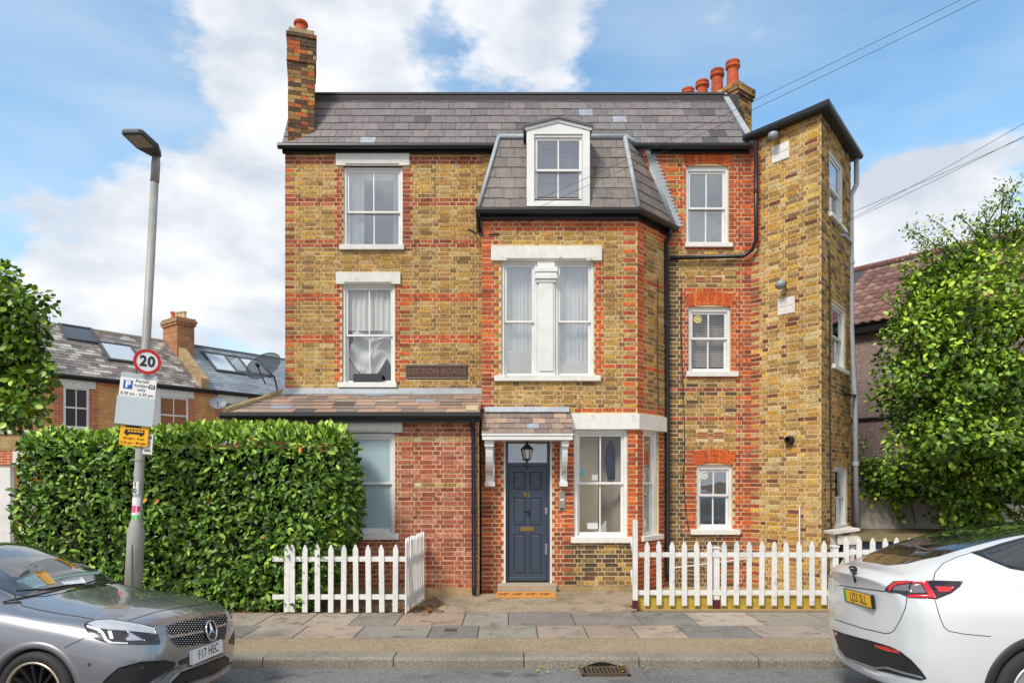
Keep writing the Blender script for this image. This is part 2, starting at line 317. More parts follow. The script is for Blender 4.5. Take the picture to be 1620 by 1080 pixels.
# ================================================================ THE HOUSE
house = thing('brick_house', 'three-storey yellow stock brick house with slate mansard and blue door', 'house', (0, 12.3, PZ))
MAIN = Frame((px(451, 0, 12.34).x, 12.34), (4.32, 12.34)); MAIN_R = MAIN
BAY = Frame((px(762, 0, 11.6).x, 11.6), (px(1008, 0, 11.6).x, 11.6)); CANT = Frame((BAY.P(BAY.L, 0).x, 11.6), (2.80, 12.34))
EXT = Frame((-4.62, 11.2), (px(757, 0, 11.2).x, 11.2))
WA, WB, WC = (4.32, 12.34), (5.14, 11.352), (6.44, 12.98)
W1 = Frame(WA, WB); W2 = Frame(WB, WC)
YEL = [lin(184, 146, 84), lin(176, 137, 79), lin(190, 154, 94), lin(168, 129, 76), lin(194, 152, 78), lin(158, 123, 78), lin(190, 162, 110), lin(142, 110, 73), lin(180, 141, 88), lin(173, 134, 72)]
ORA = [lin(208, 102, 54), lin(196, 94, 52), lin(184, 88, 54), lin(214, 110, 58), lin(170, 84, 58), lin(190, 98, 62)]
RED = [lin(166, 84, 58), lin(154, 78, 56), lin(178, 96, 70), lin(142, 74, 58), lin(184, 102, 74), lin(168, 92, 72)]
DRK = [lin(116, 96, 70), lin(98, 82, 64), lin(132, 108, 72), lin(142, 114, 72), lin(108, 84, 64), lin(88, 76, 62)]
CHI = [lin(120, 84, 62), lin(186, 100, 62), lin(104, 82, 64), lin(168, 136, 84), lin(92, 76, 64), lin(196, 110, 66), lin(150, 120, 78), lin(180, 150, 96)]
BRICKS = []          # every brick of the house: (wall, frame, u0, u1, z0, z1, colour, weight)
def lay(wall, fr, u0, u1, z0, z1, holes, fam, seed, vis=1.0, course=.075, bond=0, shade=1.0):
    rr = random.Random(seed); n = int(round((z1-z0)/course)); j = .0155
    for k in range(n):
        za, zb = z0+k*course+j/2, z0+(k+1)*course-j/2; zc = (za+zb)/2
        u = u0-(.164 if k % 2 else 0)-bond; i = k % 2
        while u < u1:
            w = .2155 if i % 2 == 0 else .103; a, b = u, u+w; i += 1; u += w+j
            a, b = max(a, u0+.002), min(b, u1-.002)
            segs = [(a, b)]
            for h in holes:
                if zc > h[2]-.02 and zc < h[3]+.02:
                    ns = []
                    for s, e in segs:
                        if e <= h[0] or s >= h[1]: ns.append((s, e))
                        else:
                            if s < h[0]: ns.append((s, h[0]-.002))
                            if e > h[1]: ns.append((h[1]+.002, e))
                    segs = ns
            for s, e in segs:
                if e-s < .03: continue
                p = fr.P((s+e)/2, zc); X, Y = topx(p); f = fam(X, Y, k, e-s)
                if f is None: continue
                c = jit(rr.choice(f), .11, .04); c = tuple(v*shade for v in c)
                BRICKS.append((wall, fr, s, e, za, zb, c, vis*(e-s)*(F/p.y)**2))
def wall(name, fr, u0, u1, z0, z1, holes, thick=.24, m=None):
    """mortar sheet with openings and brick reveals"""
    mb = MB(); us = sorted({u0, u1, *[h[0] for h in holes], *[h[1] for h in holes]}); zs = sorted({z0, z1, *[h[2] for h in holes], *[h[3] for h in holes]})
    us = [u for u in us if u0 <= u <= u1]; zs = [z for z in zs if z0 <= z <= z1]
    for i in range(len(us)-1):
        for j in range(len(zs)-1):
            uc, zc = (us[i]+us[i+1])/2, (zs[j]+zs[j+1])/2
            if any(h[0] < uc < h[1] and h[2] < zc < h[3] for h in holes): continue
            mb.fbox(fr, us[i], us[i+1], zs[j], zs[j+1], -thick, 0)
    return mb.build(name, m or mortar, house)
def inb(v, a, b): return a <= v <= b
def tooth(k, base, big): return base+(big if k % 2 else 0)
BANDS = (256, 322, 385.5, 469, 534)
def fam_main(x, y, k, w):
    if y < 242: return ORA
    if x < 452+tooth(k, 7, 7): return RED if k % 3 else ORA
    if any(abs(y-b) < 6.4 for b in BANDS) and x < 760: return ORA if y > 440 else RED
    if inb(y, 262, 391) and (inb(x, 543-tooth(k, 14, 8), 543) or inb(x, 636, 636+tooth(k, 10, 8))): return RED
    if inb(y, 450, 606) and (inb(x, 541-tooth(k, 14, 8), 541) or inb(x, 624, 624+tooth(k, 10, 8))): return ORA if k % 3 else RED
    return YEL
def fam_right(x, y, k, w):
    if y < 243: return ORA
    if y < 396: return (YEL if (x < 1083 and k % 3 == 0) else (ORA if x < 1083 or k % 2 else RED))
    if x > 1186-tooth(k, 10, 10): return RED if k % 3 else ORA
    if y < 458: return YEL if x > 1068 else DRK
    if y < 597: return (DRK if x < 1076 else (RED if x < 1090 else ORA))
    if abs(y-617) < 3.4 or abs(y-660) < 3.4: return RED
    if y < 711: return DRK if x < 1078 else (YEL if k % 2 else YEL+DRK)
    if y < 842: return (DRK if x < 1082 else ORA if k % 3 else RED)
    return DRK if x < 1150 else RED+DRK
def fam_bay(x, y, k, w):
    if inb(y, 346, 363): return ORA
    if y < 602:
        if x < 762+tooth(k, 16, 9): return ORA if k % 4 else RED
        if inb(y, 413, 600) and inb(x, 940, 940+tooth(k, 14, 8)): return ORA
        if x > 1008-tooth(k, 9, 8): return ORA
        if (abs(y-438) < 3.5 or abs(y-578) < 3.5) and x > 940: return ORA
        return YEL
    if y < 656:
        if x < 775: return RED
        if x > 1008-tooth(k, 9, 8): return ORA
        if y > 648 and x > 898: return ORA
        return YEL
    if y < 858:
        if x > 990: return ORA
        return RED+ORA if x < 800 else ORA+RED
    if x < 800 or inb(x, 870, 890+tooth(k, 6, 8)): return RED
    return DRK+YEL[:3]
def fam_cant(x, y, k, w):
    if inb(y, 346, 385) and abs((y-(x-1008)*.52)-354) < 8: return ORA
    if x < 1010+tooth(k, 6, 6) : return ORA
    if abs(y-(440+(x-1010)*.4)) < 3.5 or abs(y-(580+(x-1010)*.22)) < 3.5 or inb(y, 646, 660): return ORA
    if y > 680: return RED if x > 1040 else ORA
    return YEL+DRK[2:4]
def fam_w1(x, y, k, w):
    if x < 1190+tooth(k, 6, 9) and y > 395: return RED
    if x < 1199 and y < 395: return ORA
    return YEL+[lin(206, 170, 84), lin(186, 140, 60), lin(200, 178, 130), lin(190, 164, 112), lin(120, 74, 56)]
def fam_w2(x, y, k, w): return YEL+DRK[:4]
def fam_ext(x, y, k, w):
    if (abs(y-694) < 3.5 and 620 < x < 738) or (abs(y-769) < 3.6 and 624 < x < 740 and (x < 640 or x > 655)): return YEL[2:7]+[lin(206, 190, 150)]
    return [lin(178, 104, 84), lin(166, 95, 78), lin(188, 116, 94), lin(154, 86, 72), lin(192, 128, 106), lin(172, 90, 68)]
# openings (u0,u1,z0,z1)
A = MAIN.rect(543, 263, 637, 392); B = MAIN.rect(541, 449, 625, 609)
LA = MAIN.rect(532, 243, 648, 263); LB = MAIN.rect(532, 431, 634, 450)
Fw = MAIN.rect(1085, 262, 1153, 388); G = MAIN.rect(1089, 485, 1156, 590); Hh = MAIN.rect(1102, 735, 1159, 838)
AF = MAIN.rect(1083, 241, 1155, 262); AG = MAIN.rect(1086, 463, 1158, 485); AH = MAIN.rect(1099, 712, 1161, 735)
Cw = BAY.rect(793, 412, 940, 598); LC = BAY.rect(777, 391, 952, 413)
DR = BAY.rect(797, 690, 873, 922); Dw = BAY.rect(908, 678, 993, 851); LD = BAY.rect(901, 655, 1010, 679)
Sw = CANT.rect(1017, 680, 1042, 850)
Ew = EXT.rect(528, 684, 625, 845); LE = EXT.rect(516, 668, 637, 684)
X1 = W2.rect(1311.5, 250, 1333, 350); X2 = W2.rect(1316, 484, 1337, 582); X3 = W2.rect(1320, 738, 1340, 834)
ZE = px(0, 235, 12.34).z; ZB = px(0, 338, 11.6).z; ZW = 8.12
AIR = [MAIN.rect(1099, 438, 1117, 447), MAIN.rect(1125, 438, 1143, 447), MAIN.rect(1102, 683, 1120, 693), MAIN.rect(1128, 683, 1146, 693)]
PLQ = MAIN.rect(642, 576, 741, 600)
bayL = MAIN.uz(762, 500)[0]; bayR = 2.80-MAIN.O.x
main_holes = [A, B, Fw, G, Hh]
w_main = wall('main_wall', MAIN, 0, MAIN.L, 0, ZE+.05, main_holes)
lay(w_main, MAIN, 0, bayL+.02, 3.3, ZE+.03, main_holes+[LA, LB, PLQ], fam_main, 1)
lay(w_main, MAIN, bayR, MAIN.L, PZ, ZE+.03, main_holes+[AF, AG, AH]+AIR, fam_right, 2)
lay(w_main, MAIN, bayL+.02, bayR, 6.7, ZE+.03, [], lambda x, y, k, w: ORA if y < 300 and x > 1000 else YEL, 3, vis=.1)
bay_holes = [Cw, DR, Dw]
w_bay = wall('bay_wall', BAY, 0, BAY.L, 0, ZB, bay_holes)
lay(w_bay, BAY, 0, BAY.L, PZ, ZB, bay_holes+[LC, LD], fam_bay, 4)
w_cant = wall('bay_side_wall', CANT, 0, CANT.L, 0, ZB, [Sw])
LDc = (-.01, CANT.L-.04, LD[2], LD[3])
lay(w_cant, CANT, 0, CANT.L, PZ, ZB, [Sw, LDc], fam_cant, 5)
ZX = px(0, 660, 11.2).z
w_ext = wall('extension_wall', EXT, 0, EXT.L, 0, ZX, [Ew])
lay(w_ext, EXT, 0, EXT.L, PZ+.16, ZX, [Ew, LE], fam_ext, 6)
m = MB(); m.box(EXT.P(EXT.L, 0).x-.2, EXT.P(EXT.L, 0).x-.004, 11.202, 11.62, 0, ZX+.2); m.build('extension_return', mortar, house); m = MB(); m.box(-4.62, -4.42, 11.45, 12.6, 0, ZX); m.build('extension_return', mortar, house)
w_w1 = wall('wing_wall', W1, 0, W1.L-.004, 0, ZW, [], .01); lay(w_w1, W1, 0, W1.L, PZ, ZW, [], fam_w1, 8)
w_w2 = wall('wing_side_wall', W2, 0, W2.L, 0, ZW, [X1, X2, X3], .01); lay(w_w2, W2, 0, W2.L, PZ, ZW, [X1, X2, X3], fam_w2, 9, vis=.5)
# plain backs and ends that close the volume
m = MB(); x0 = MAIN.O.x
m.box(x0, x0+.24, 12.585, 18.0, 0, ZE); m.box(x0, 4.3, 17.76, 18, 0, ZE+1.2)
m.prism([(6.44, 13.0, 0), (6.2, 13.0, 0), (5.2, 14.6, 0), (5.4, 14.7, 0)], (0, 0, ZW)); m.prism([(5.2, 14.6, 0), (5.4, 14.7, 0), (4.3, 18, 0), (4.1, 18, 0)], (0, 0, ZW))
m.build('rear_wall', mat('rear_brick', lin(140, 112, 70), .95, n_scale=20, n_amt=.3), house)
m = MB(); zf = px(0, 610, 11.6).z
for z in (2.95, 5.45): m.box(x0+.25, 4.1, 12.6, 17.7, z, z+.2)
m.build('floor_slab', mat('floor_slab', (.2, .19, .17), .9), house)
# rendered plinths
plin = mat('rendered_plinth', lin(176, 150, 108), .9, n_scale=12, n_amt=.15, bump=.3, b_scale=40, stain=.35)
m = MB(); m.fbox(EXT, 0, EXT.L-.002, .06, PZ+.17, 0, .025); m.fbox(BAY, BAY.rect(874, 900, 880, 910)[1], BAY.L, .06, PZ+.13, .008, .03); m.build('plinth', plin, house)
# ---- bricks: the 300 that show largest are objects, the rest one mesh for each wall
def hidden(b):
    X, Y = topx(b[1].P((b[2]+b[3])/2, b[4]))
    return (X < 580 and Y > 660) or (X > 1000 and Y > 850) or (740 < X < 756 and Y > 650) or (Y > 840 and X < 680) or (762 < X < 910 and 640 < Y < 770)
def brick_box(mb, b, loc=None):
    wall_, fr, u0, u1, z0, z1, c, wt = b; d = .005+random.uniform(-.0035, .0045); g = lambda: random.uniform(-.002, .002); mb.cur = c
    fp = [fr.P(u0+g(), z0+g(), d+g()*.6), fr.P(u1+g(), z0+g(), d+g()*.6), fr.P(u1+g(), z1+g(), d+g()*.6), fr.P(u0+g(), z1+g(), d+g()*.6)]
    bp = [fr.P(u0, z0, -.004), fr.P(u1, z0, -.004), fr.P(u1, z1, -.004), fr.P(u0, z1, -.004)]
    if loc is not None: fp = [p-loc for p in fp]; bp = [p-loc for p in bp]
    mb.add(fp+bp, [(0, 1, 2, 3), (4, 0, 3, 7), (1, 5, 6, 2), (3, 2, 6, 7), (4, 5, 1, 0)])
BRICKS.sort(key=lambda b: -b[7]*(0 if hidden(b) else 1)*random.uniform(.93, 1))
for b in BRICKS[:300]:
    loc = b[1].P((b[2]+b[3])/2, (b[4]+b[5])/2); mb = MB(); brick_box(mb, b, loc); me = mb.mesh('brick'); me.materials.append(brickm); link('brick', me, b[0], loc)
rest = {}
for b in BRICKS[300:]: brick_box(rest.setdefault(b[0].name, (b[0], MB()))[1], b)
for w_, mb in rest.values(): stuff(mb.build('bricks', brickm, w_))
# ---- gauged brick arches over the right-hand windows
def arch(fr, r, n, rise=.045):
    u0, u1, z0, z1 = r; uc = (u0+u1)/2; hw = (u1-u0)/2; ar = None
    for i in range(n):
        mb = MB(); mb.cur = jit(random.choice(ORA[:4]), .12)
        pts = []
        for t, zz in ((i/n, 0), ((i+1)/n, 0), ((i+1)/n, 1), (i/n, 1)):
            s = (t*2-1)*(1+.10*zz); s2 = s-(.012 if (t == (i+1)/n) else -.0)
            pts.append((uc+s2*hw, (z0 if zz == 0 else z1)+rise*(1-(t*2-1)**2)*(1 if zz == 0 else .8)-(rise*.4 if zz else rise*.3)))
        mb.add([fr.P(p[0], p[1], .009) for p in pts]+[fr.P(p[0], p[1], -.06) for p in pts], [(0, 1, 2, 3), (4, 0, 3, 7), (1, 5, 6, 2), (3, 2, 6, 7), (4, 5, 1, 0)])
        mb.build('arch_brick', brickm, w_main)
arch(MAIN, AF, 13); arch(MAIN, AG, 12); arch(MAIN, AH, 12)
terr = mat('terracotta', lin(206, 140, 92), .85, n_scale=20, n_amt=.15)
for r in AIR:
    mb = MB(); mb.fbox(MAIN, r[0], r[1], r[2], r[3], -.01, .006); o = mb.build('air_brick', terr, house)
    for i in range(4):
        z = r[2]+(r[3]-r[2])*(i+.5)/4; mb = MB(); mb.fbox(MAIN, r[0]+.015, r[1]-.015, z-.006, z+.006, .0065, .009); mb.build('vent_slot', mat('slot_dark', lin(110, 70, 50), .9), o)
# ---- windows, lintels, sills
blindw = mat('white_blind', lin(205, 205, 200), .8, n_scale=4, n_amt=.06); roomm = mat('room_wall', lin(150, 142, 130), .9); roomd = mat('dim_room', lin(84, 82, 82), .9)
curt = mat('curtain', lin(192, 192, 192), .9, n_scale=3, n_amt=.08)
frost = mat('frosted_glass', lin(164, 186, 194), .25, n_scale=1.5, n_amt=.06, spec=.6)
def room(fr, r, m, depth=.8, pad=.12, d0=-.26):
    u0, u1, z0, z1 = r; u0 -= pad; u1 += pad; z0 -= pad; z1 += pad; P = fr.P; d1 = d0-depth; mb = MB()
    mb.quad(P(u0, z0, d1), P(u1, z0, d1), P(u1, z1, d1), P(u0, z1, d1)); mb.quad(P(u0, z0, d0), P(u0, z0, d1), P(u0, z1, d1), P(u0, z1, d0)); mb.quad(P(u1, z0, d1), P(u1, z0, d0), P(u1, z1, d0), P(u1, z1, d1))
    mb.quad(P(u0, z1, d1), P(u1, z1, d1), P(u1, z1, d0), P(u0, z1, d0)); mb.quad(P(u0, z0, d0), P(u1, z0, d0), P(u1, z0, d1), P(u0, z0, d1))
    return mb
def sash(fr, r, bars=1, rail=None, top=.045, side=.05, bot=.06, back=-.07, rm=None, sill=None, lintel=None, blind=None, parent=None, pane=None, wmat=None, split=None, ov=.04, head=.0, rdep=.8):
    """box sash window: frame, two sashes, a glazing bar in each, panes, sill"""
    wm = wmat or white; u0, u1, z0, z1 = r; par = parent or house; e = .003
    mb = MB(); mb.fbox(fr, u0+e, u0+side, z0+e, z1-e, back-.08, back+.03); mb.fbox(fr, u1-side, u1-e, z0+e, z1-e, back-.08, back+.03)
    mb.fbox(fr, u0+side, u1-side, z1-top-head, z1-e, back-.08, back+.028); mb.fbox(fr, u0+side, u1-side, z0+e, z0+bot*.6, back-.08, back+.028)
    win = mb.build('window', wm, par, bevel=.004)
    a, b, c, d = u0+side, u1-side, z0+bot*.6, z1-top-head; rz = rail if rail else (c+d)/2; st = .042
    for nm, zl, zh, dd in (('upper_sash', rz-.02, d, back), ('lower_sash', c, rz+.02, back-.035)):
        mb = MB(); bt = bot if nm == 'lower_sash' else .036; tp = .036 if nm == 'lower_sash' else .045
        mb.fbox(fr, a+.001, a+st, zl, zh, dd-.03, dd); mb.fbox(fr, b-st, b-.001, zl, zh, dd-.03, dd)
        mb.fbox(fr, a+st, b-st, zl, zl+bt, dd-.03, dd-.001); mb.fbox(fr, a+st, b-st, zh-tp, zh, dd-.03, dd-.001)
        mb.build(nm, wm, win, bevel=.003)
        gu = [a+st+(b-a-2*st)*(i+1)/(bars+1) for i in range(bars)]
        for g_ in gu:
            mb = MB(); mb.fbox(fr, g_-.011, g_+.011, zl+bt, zh-tp, dd-.028, dd-.003); mb.build('glazing_bar', wm, win)
        ed = [a+st]+gu+[b-st]
        for i in range(len(ed)-1):
            mb = MB(); mb.fbox(fr, ed[i]-.002, ed[i+1]+.002, zl+bt-.002, zh-tp+.002, dd-.018, dd-.014); mb.build('pane', pane or glass, win)
    if sill:
        mb = MB(); s0, s1, sz0, sz1 = sill; mb.fbox(fr, s0, s1, sz0, sz1, back-.05, ov+.02); mb.build('sill', white_old, win, bevel=.006)
    if lintel: lint(fr, lintel, win)
    if rm: (room(fr, r, rm, rdep) if rdep > .3 else room(fr, r, rm, rdep, 0, -.125)).build('room', rm, win)
    if blind:
        for t, f0, f1, g0, g1, dd, mm in blind:
            mb = MB(); ua, ub = a+(b-a)*f0, a+(b-a)*f1; za, zb = c+(d-c)*g0, c+(d-c)*g1
            if t == 'flat': mb.fbox(fr, ua, ub, za, zb, back-.08-dd, back-.075-dd)
            elif t == 'slats':
                n = int((zb-za)/.035)
                for i in range(n): z = za+(zb-za)*(i+.5)/n; mb.hexa([fr.P(ua, z-.010, back-.11-dd), fr.P(ub, z-.010, back-.11-dd), fr.P(ub, z+.008, back-.13-dd), fr.P(ua, z+.008, back-.13-dd), fr.P(ua, z-.007, back-.11-dd), fr.P(ub, z-.007, back-.11-dd), fr.P(ub, z+.011, back-.13-dd), fr.P(ua, z+.011, back-.13-dd)])
            elif t == 'folds':
                n = 40; vs = []; fs = []
                for i in range(n+1):
                    uu = ua+(ub-ua)*i/n; dp = back-.09-dd+.018*math.sin(i*1.3)+.01*math.sin(i*.53)
                    vs += [fr.P(uu, za, dp), fr.P(uu, zb, dp)]
                mb.add(vs, [(2*i, 2*i+2, 2*i+3, 2*i+1) for i in range(n)])
            elif t == 'drape':       # cloth pinned at the top corners, hanging in swags
                n, mm_ = 24, 18; vs = []
                for j in range(mm_+1):
                    for i in range(n+1):
                        s_, q = i/n, j/mm_; sag = .22*(1-q)*0+.0
                        zz = zb-(zb-za)*q*(.55+.45*abs(math.sin(math.pi*(s_*1.15+.1))))
                        vs.append(fr.P(ua+(ub-ua)*(s_+.06*math.sin(7*q)), zz, back-.11-dd+.035*math.sin(9*s_+5*q)+.02*math.sin(17*q-6*s_)))
                mb.add(vs, [(j*(n+1)+i, (j+1)*(n+1)+i, (j+1)*(n+1)+i+1, j*(n+1)+i+1) for j in range(mm_) for i in range(n)])
            mb.build('blind' if t != 'drape' else 'curtain', mm, win, smooth=t in ('folds', 'drape'))
    return win
def lint(fr, r, par, notch=True):
    """painted stone lintel with a chamfered lower edge that stops short of the ends"""
    u0, u1, z0, z1 = r; w = u1-u0; mb = MB(); mb.fbox(fr, u0, u1, z0+.035, z1, -.05, .045)
    a, b = u0+w*.14, u1-w*.14; mb.fbox(fr, u0, a, z0, z0+.0352, -.05, .0448); mb.fbox(fr, b, u1, z0, z0+.0352, -.05, .0448)
    P = fr.P; mb.hexa([P(a, z0, .015), P(b, z0, .015), P(b, z0, -.05), P(a, z0, -.05), P(a-.0, z0+.036, .0446), P(b, z0+.036, .0446), P(b, z0+.036, -.05), P(a, z0+.036, -.05)])
    return mb.build('lintel', white_old, par, bevel=.004)
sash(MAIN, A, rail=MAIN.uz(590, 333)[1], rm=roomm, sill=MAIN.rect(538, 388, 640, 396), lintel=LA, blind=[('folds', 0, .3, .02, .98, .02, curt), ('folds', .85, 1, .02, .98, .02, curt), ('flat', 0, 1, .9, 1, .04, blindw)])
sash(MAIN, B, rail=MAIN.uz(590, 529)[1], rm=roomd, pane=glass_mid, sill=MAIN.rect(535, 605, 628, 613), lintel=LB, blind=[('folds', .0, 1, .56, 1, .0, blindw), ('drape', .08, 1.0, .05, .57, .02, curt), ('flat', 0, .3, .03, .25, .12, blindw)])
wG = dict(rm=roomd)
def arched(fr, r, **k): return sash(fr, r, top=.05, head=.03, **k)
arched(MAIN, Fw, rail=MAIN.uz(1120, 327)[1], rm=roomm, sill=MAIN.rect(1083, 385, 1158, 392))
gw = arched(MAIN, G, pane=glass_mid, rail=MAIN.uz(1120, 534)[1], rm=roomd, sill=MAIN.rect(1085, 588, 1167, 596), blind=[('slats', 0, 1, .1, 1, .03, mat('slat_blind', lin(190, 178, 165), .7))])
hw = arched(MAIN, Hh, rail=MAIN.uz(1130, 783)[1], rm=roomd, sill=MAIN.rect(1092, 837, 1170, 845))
for (fr, x, y, r_, par, cc_) in ((MAIN, 1104, 505, .075, gw, lin(200, 190, 130)), (MAIN, 1114, 752, .075, hw, lin(200, 205, 200))):
    u, z = fr.uz(x, y, -.07); mb = MB(); Mx = Matrix((fr.U, Vector((0, 0, 1)), fr.n)).transposed()
    mb.lathe(fr.P(u, z, -.088), [(r_, 0), (r_, .014), (r_*.78, .02), (r_*.78, .008), (r_*.3, .008), (r_*.3, .018), (0.004, .02)], 20, Mx); vf = mb.build('extractor_vent', mat('vent_plastic%d' % x, cc_, .5), par)
# bay double window with the pilaster between
pl = BAY.rect(850, 412, 878, 598)
L_w = (Cw[0], pl[0], Cw[2], Cw[3]); R_w = (pl[1], Cw[1], Cw[2], Cw[3])
zr = BAY.uz(820, 507)[1]
wl = sash(BAY, L_w, bars=0, rail=zr, rm=roomd, sill=BAY.rect(782, 594, 950, 603), lintel=LC, blind=[('flat', -.02, 1.02, 0, .24, .0, mat('taupe_blind', lin(176, 166, 154), .85)), ('folds', -.02, 1.02, .0, 1, .10, blindw)])  # full-height pale folds added to brighten the panes in place of reflected cloud
sash(BAY, R_w, bars=0, rail=zr, rm=roomd, blind=[('flat', -.02, 1.02, 0, .12, .0, MATS['taupe_blind']), ('folds', -.02, 1.02, .0, 1, .10, blindw)])  # same added brightening folds behind the right-hand panes
mb = MB(); mb.fbox(BAY, pl[0], pl[1], pl[2], pl[3], -.16, .0); mb.fbox(BAY, pl[0]+.03, pl[1]-.03, pl[2]+.12, pl[3]-.30, 0, .02)
p_ = mb.build('pilaster', white, house, bevel=.006)
cz = [BAY.uz(860, y)[1] for y in (424, 431, 435, 442, 447)]
for i, (za, zb, ov) in enumerate(((cz[1], cz[0], .045), (cz[2], cz[1], .028), (cz[3], cz[2], .05), (cz[4], cz[3], .025))):
    mb = MB(); mb.fbox(BAY, pl[0]-ov*.8, pl[1]+ov*.8, za, zb-.001, -.05, ov+.01); mb.build('capital_moulding', white, p_, bevel=.006)
# ground floor bay
dw = sash(BAY, Dw, rail=BAY.uz(950, 764)[1], top=.06, side=.06, rm=mat('hall_wall', lin(232, 218, 192), .9), pane=glass_clear, rdep=.36, sill=BAY.rect(903, 849, 1000, 858), head=.02)
mb = MB(); mb.fbox(BAY, LD[0], BAY.L+.03, LD[2], LD[3], -.05, .06); mb.fbox(CANT, -.03, CANT.L-.06, LD[2], LD[3]-.001, -.05, .0595); lt = mb.build('bay_fascia', white_old, house, bevel=.004)
# stair string and a coat inside the hall
u0, z0 = BAY.uz(948, 838, -.5); u1, z1 = BAY.uz(985, 790, -.5)
mb = MB(); mb.prism([BAY.P(u0-.1, z0-.1, -.5), BAY.P(u1+.1, z0-.1, -.5), BAY.P(u1+.1, z1+.12, -.5)], BAY.n*-.06); mb.build('stair_string', white, dw)
cm = mat('purple_coat', lin(52, 44, 78), .9); u, z = BAY.uz(967, 730, -.42)
mb = MB(); mb.tube([BAY.P(u, z+.36, -.45), BAY.P(u+.01, z+.25, -.44), BAY.P(u-.02, z+.05, -.43), BAY.P(u+.02, z-.3, -.45)], [.04, .09, .10, .09], 10); tag(mb.build('coat', cm, None, smooth=True), 'dark purple coat hanging inside the ground-floor bay window', 'coat')
u, z = BAY.uz(919, 747, -.085); mb = MB(); mb.fbox(BAY, u-.035, u+.035, z-.06, z+.06, -.092, -.0885); mb.build('window_sticker', mat('sticker_blue', lin(60, 170, 200), .4), dw)
u, z = BAY.uz(941, 755, -.12); mb = MB(); mb.fbox(BAY, u-.05, u+.05, z-.05, z+.05, -.16, -.13); mb.build('thermostat', white, dw)
u, z = BAY.uz(938, 832, -.12); mb = MB(); mb.fbox(BAY, u-.09, u+.09, z-.05, z+.05, -.3, -.14); tag(mb.build('parcel', white, None, bevel=.004), 'small white box standing inside the ground-floor bay window', 'box')
sash(CANT, Sw, bars=0, rail=CANT.uz(1030, 764)[1], top=.06, rm=roomm, side=.10, sill=CANT.rect(1014, 846, 1046, 854))
sash(EXT, Ew, bars=0, rail=EXT.uz(590, 764)[1], top=.06, side=.055, sill=EXT.rect(520, 844, 631, 853), lintel=LE, pane=frost)
for r, s in ((X1, (1309, 346, 1336, 352)), (X2, (1314, 576, 1341, 585)), (X3, (1318, 828, 1343, 836))):
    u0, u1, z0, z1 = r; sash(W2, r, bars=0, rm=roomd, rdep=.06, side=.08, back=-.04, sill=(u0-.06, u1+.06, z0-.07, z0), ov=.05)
# flower box on the sill
fb = thing('window_box', 'small dark window box with a few stems on the middle-floor sill', 'planter', MAIN.P(MAIN.uz(581, 600)[0], MAIN.uz(581, 605)[1]))
r = MAIN.rect(559, 591, 604, 605, .03); mb = MB(); mb.fbox(MAIN, r[0], r[1], r[2], r[3], -.06, .05); mb.build('trough', mat('dark_trough', lin(52, 54, 60), .6), fb, bevel=.006)
mb = MB()
for i in range(9): u = r[0]+(r[1]-r[0])*random.uniform(.05, .4); mb.tube([MAIN.P(u, r[3], 0), MAIN.P(u+random.uniform(-.06, .06), r[3]+random.uniform(.03, .09), .02)], .004, 4)
mb.build('stems', mat('stems', lin(110, 70, 50), .9), fb)
# name plaque
mb = MB(); mb.fbox(MAIN, *PLQ, -.02, .012); pq = mb.build('plaque', mat('plaque_iron', lin(84, 60, 50), .8, n_scale=15, n_amt=.3, bump=.5), house, bevel=.02)
mb = MB(); a, b, c, d = PLQ
for q in ((a+.02, b-.02, d-.035, d-.015), (a+.02, b-.02, c+.015, c+.035)): mb.fbox(MAIN, *q, .012, .022)
mb.build('plaque_border', mat('plaque_dark', lin(120, 110, 104), .7), pq)
text_mesh('SECTION ROADS', .155, MAIN.M((a+b)/2, (c+d)/2, .014), 'lettering', mat('plaque_letter', lin(118, 96, 84), .8), pq, .004, .82, .001)
# ---- front door
DN = lin(58, 69, 85); doorm = mat('navy_door_paint', DN, .38, n_scale=3, n_amt=.04, coat=.2)
u0, u1, z0, z1 = DR; zt = BAY.uz(835, 737)[1]; zb = BAY.uz(835, 922)[1]
mb = MB()
for a, b in ((u0, u0+.03), (u1-.03, u1)): mb.fbox(BAY, a, b, zb, z1, -.12, .012)
mb.build('door_lining', white, house, bevel=.003)
mb = MB()
for a, b in ((u0+.031, u0+.075), (u1-.075, u1-.031)): mb.fbox(BAY, a, b, zb, z1, -.16, -.05)
mb.fbox(BAY, u0+.075, u1-.075, zt, zt+.06, -.16, -.045)
df = mb.build('door_frame', doorm, house, bevel=.004)
mb = MB(); mb.fbox(BAY, u0+.075, u1-.075, zt+.06, z1, -.14, -.136); mb.build('fanlight', glass, df)
room(BAY, (u0+.1, u1-.1, zt, z1), MATS['hall_wall']).build('hall', mat('hall_lit', lin(206, 192, 168), .9), df)
da, db = u0+.078, u1-.078
mb = MB(); mb.fbox(BAY, da, db, zb+.02, zt-.004, -.15, -.09)
dr = mb.build('door', doorm, house, bevel=.003)
W_ = db-da; cu_ = (da+db)/2; rows_ = [(739+7, 776), (786, 828), (841, 902)]
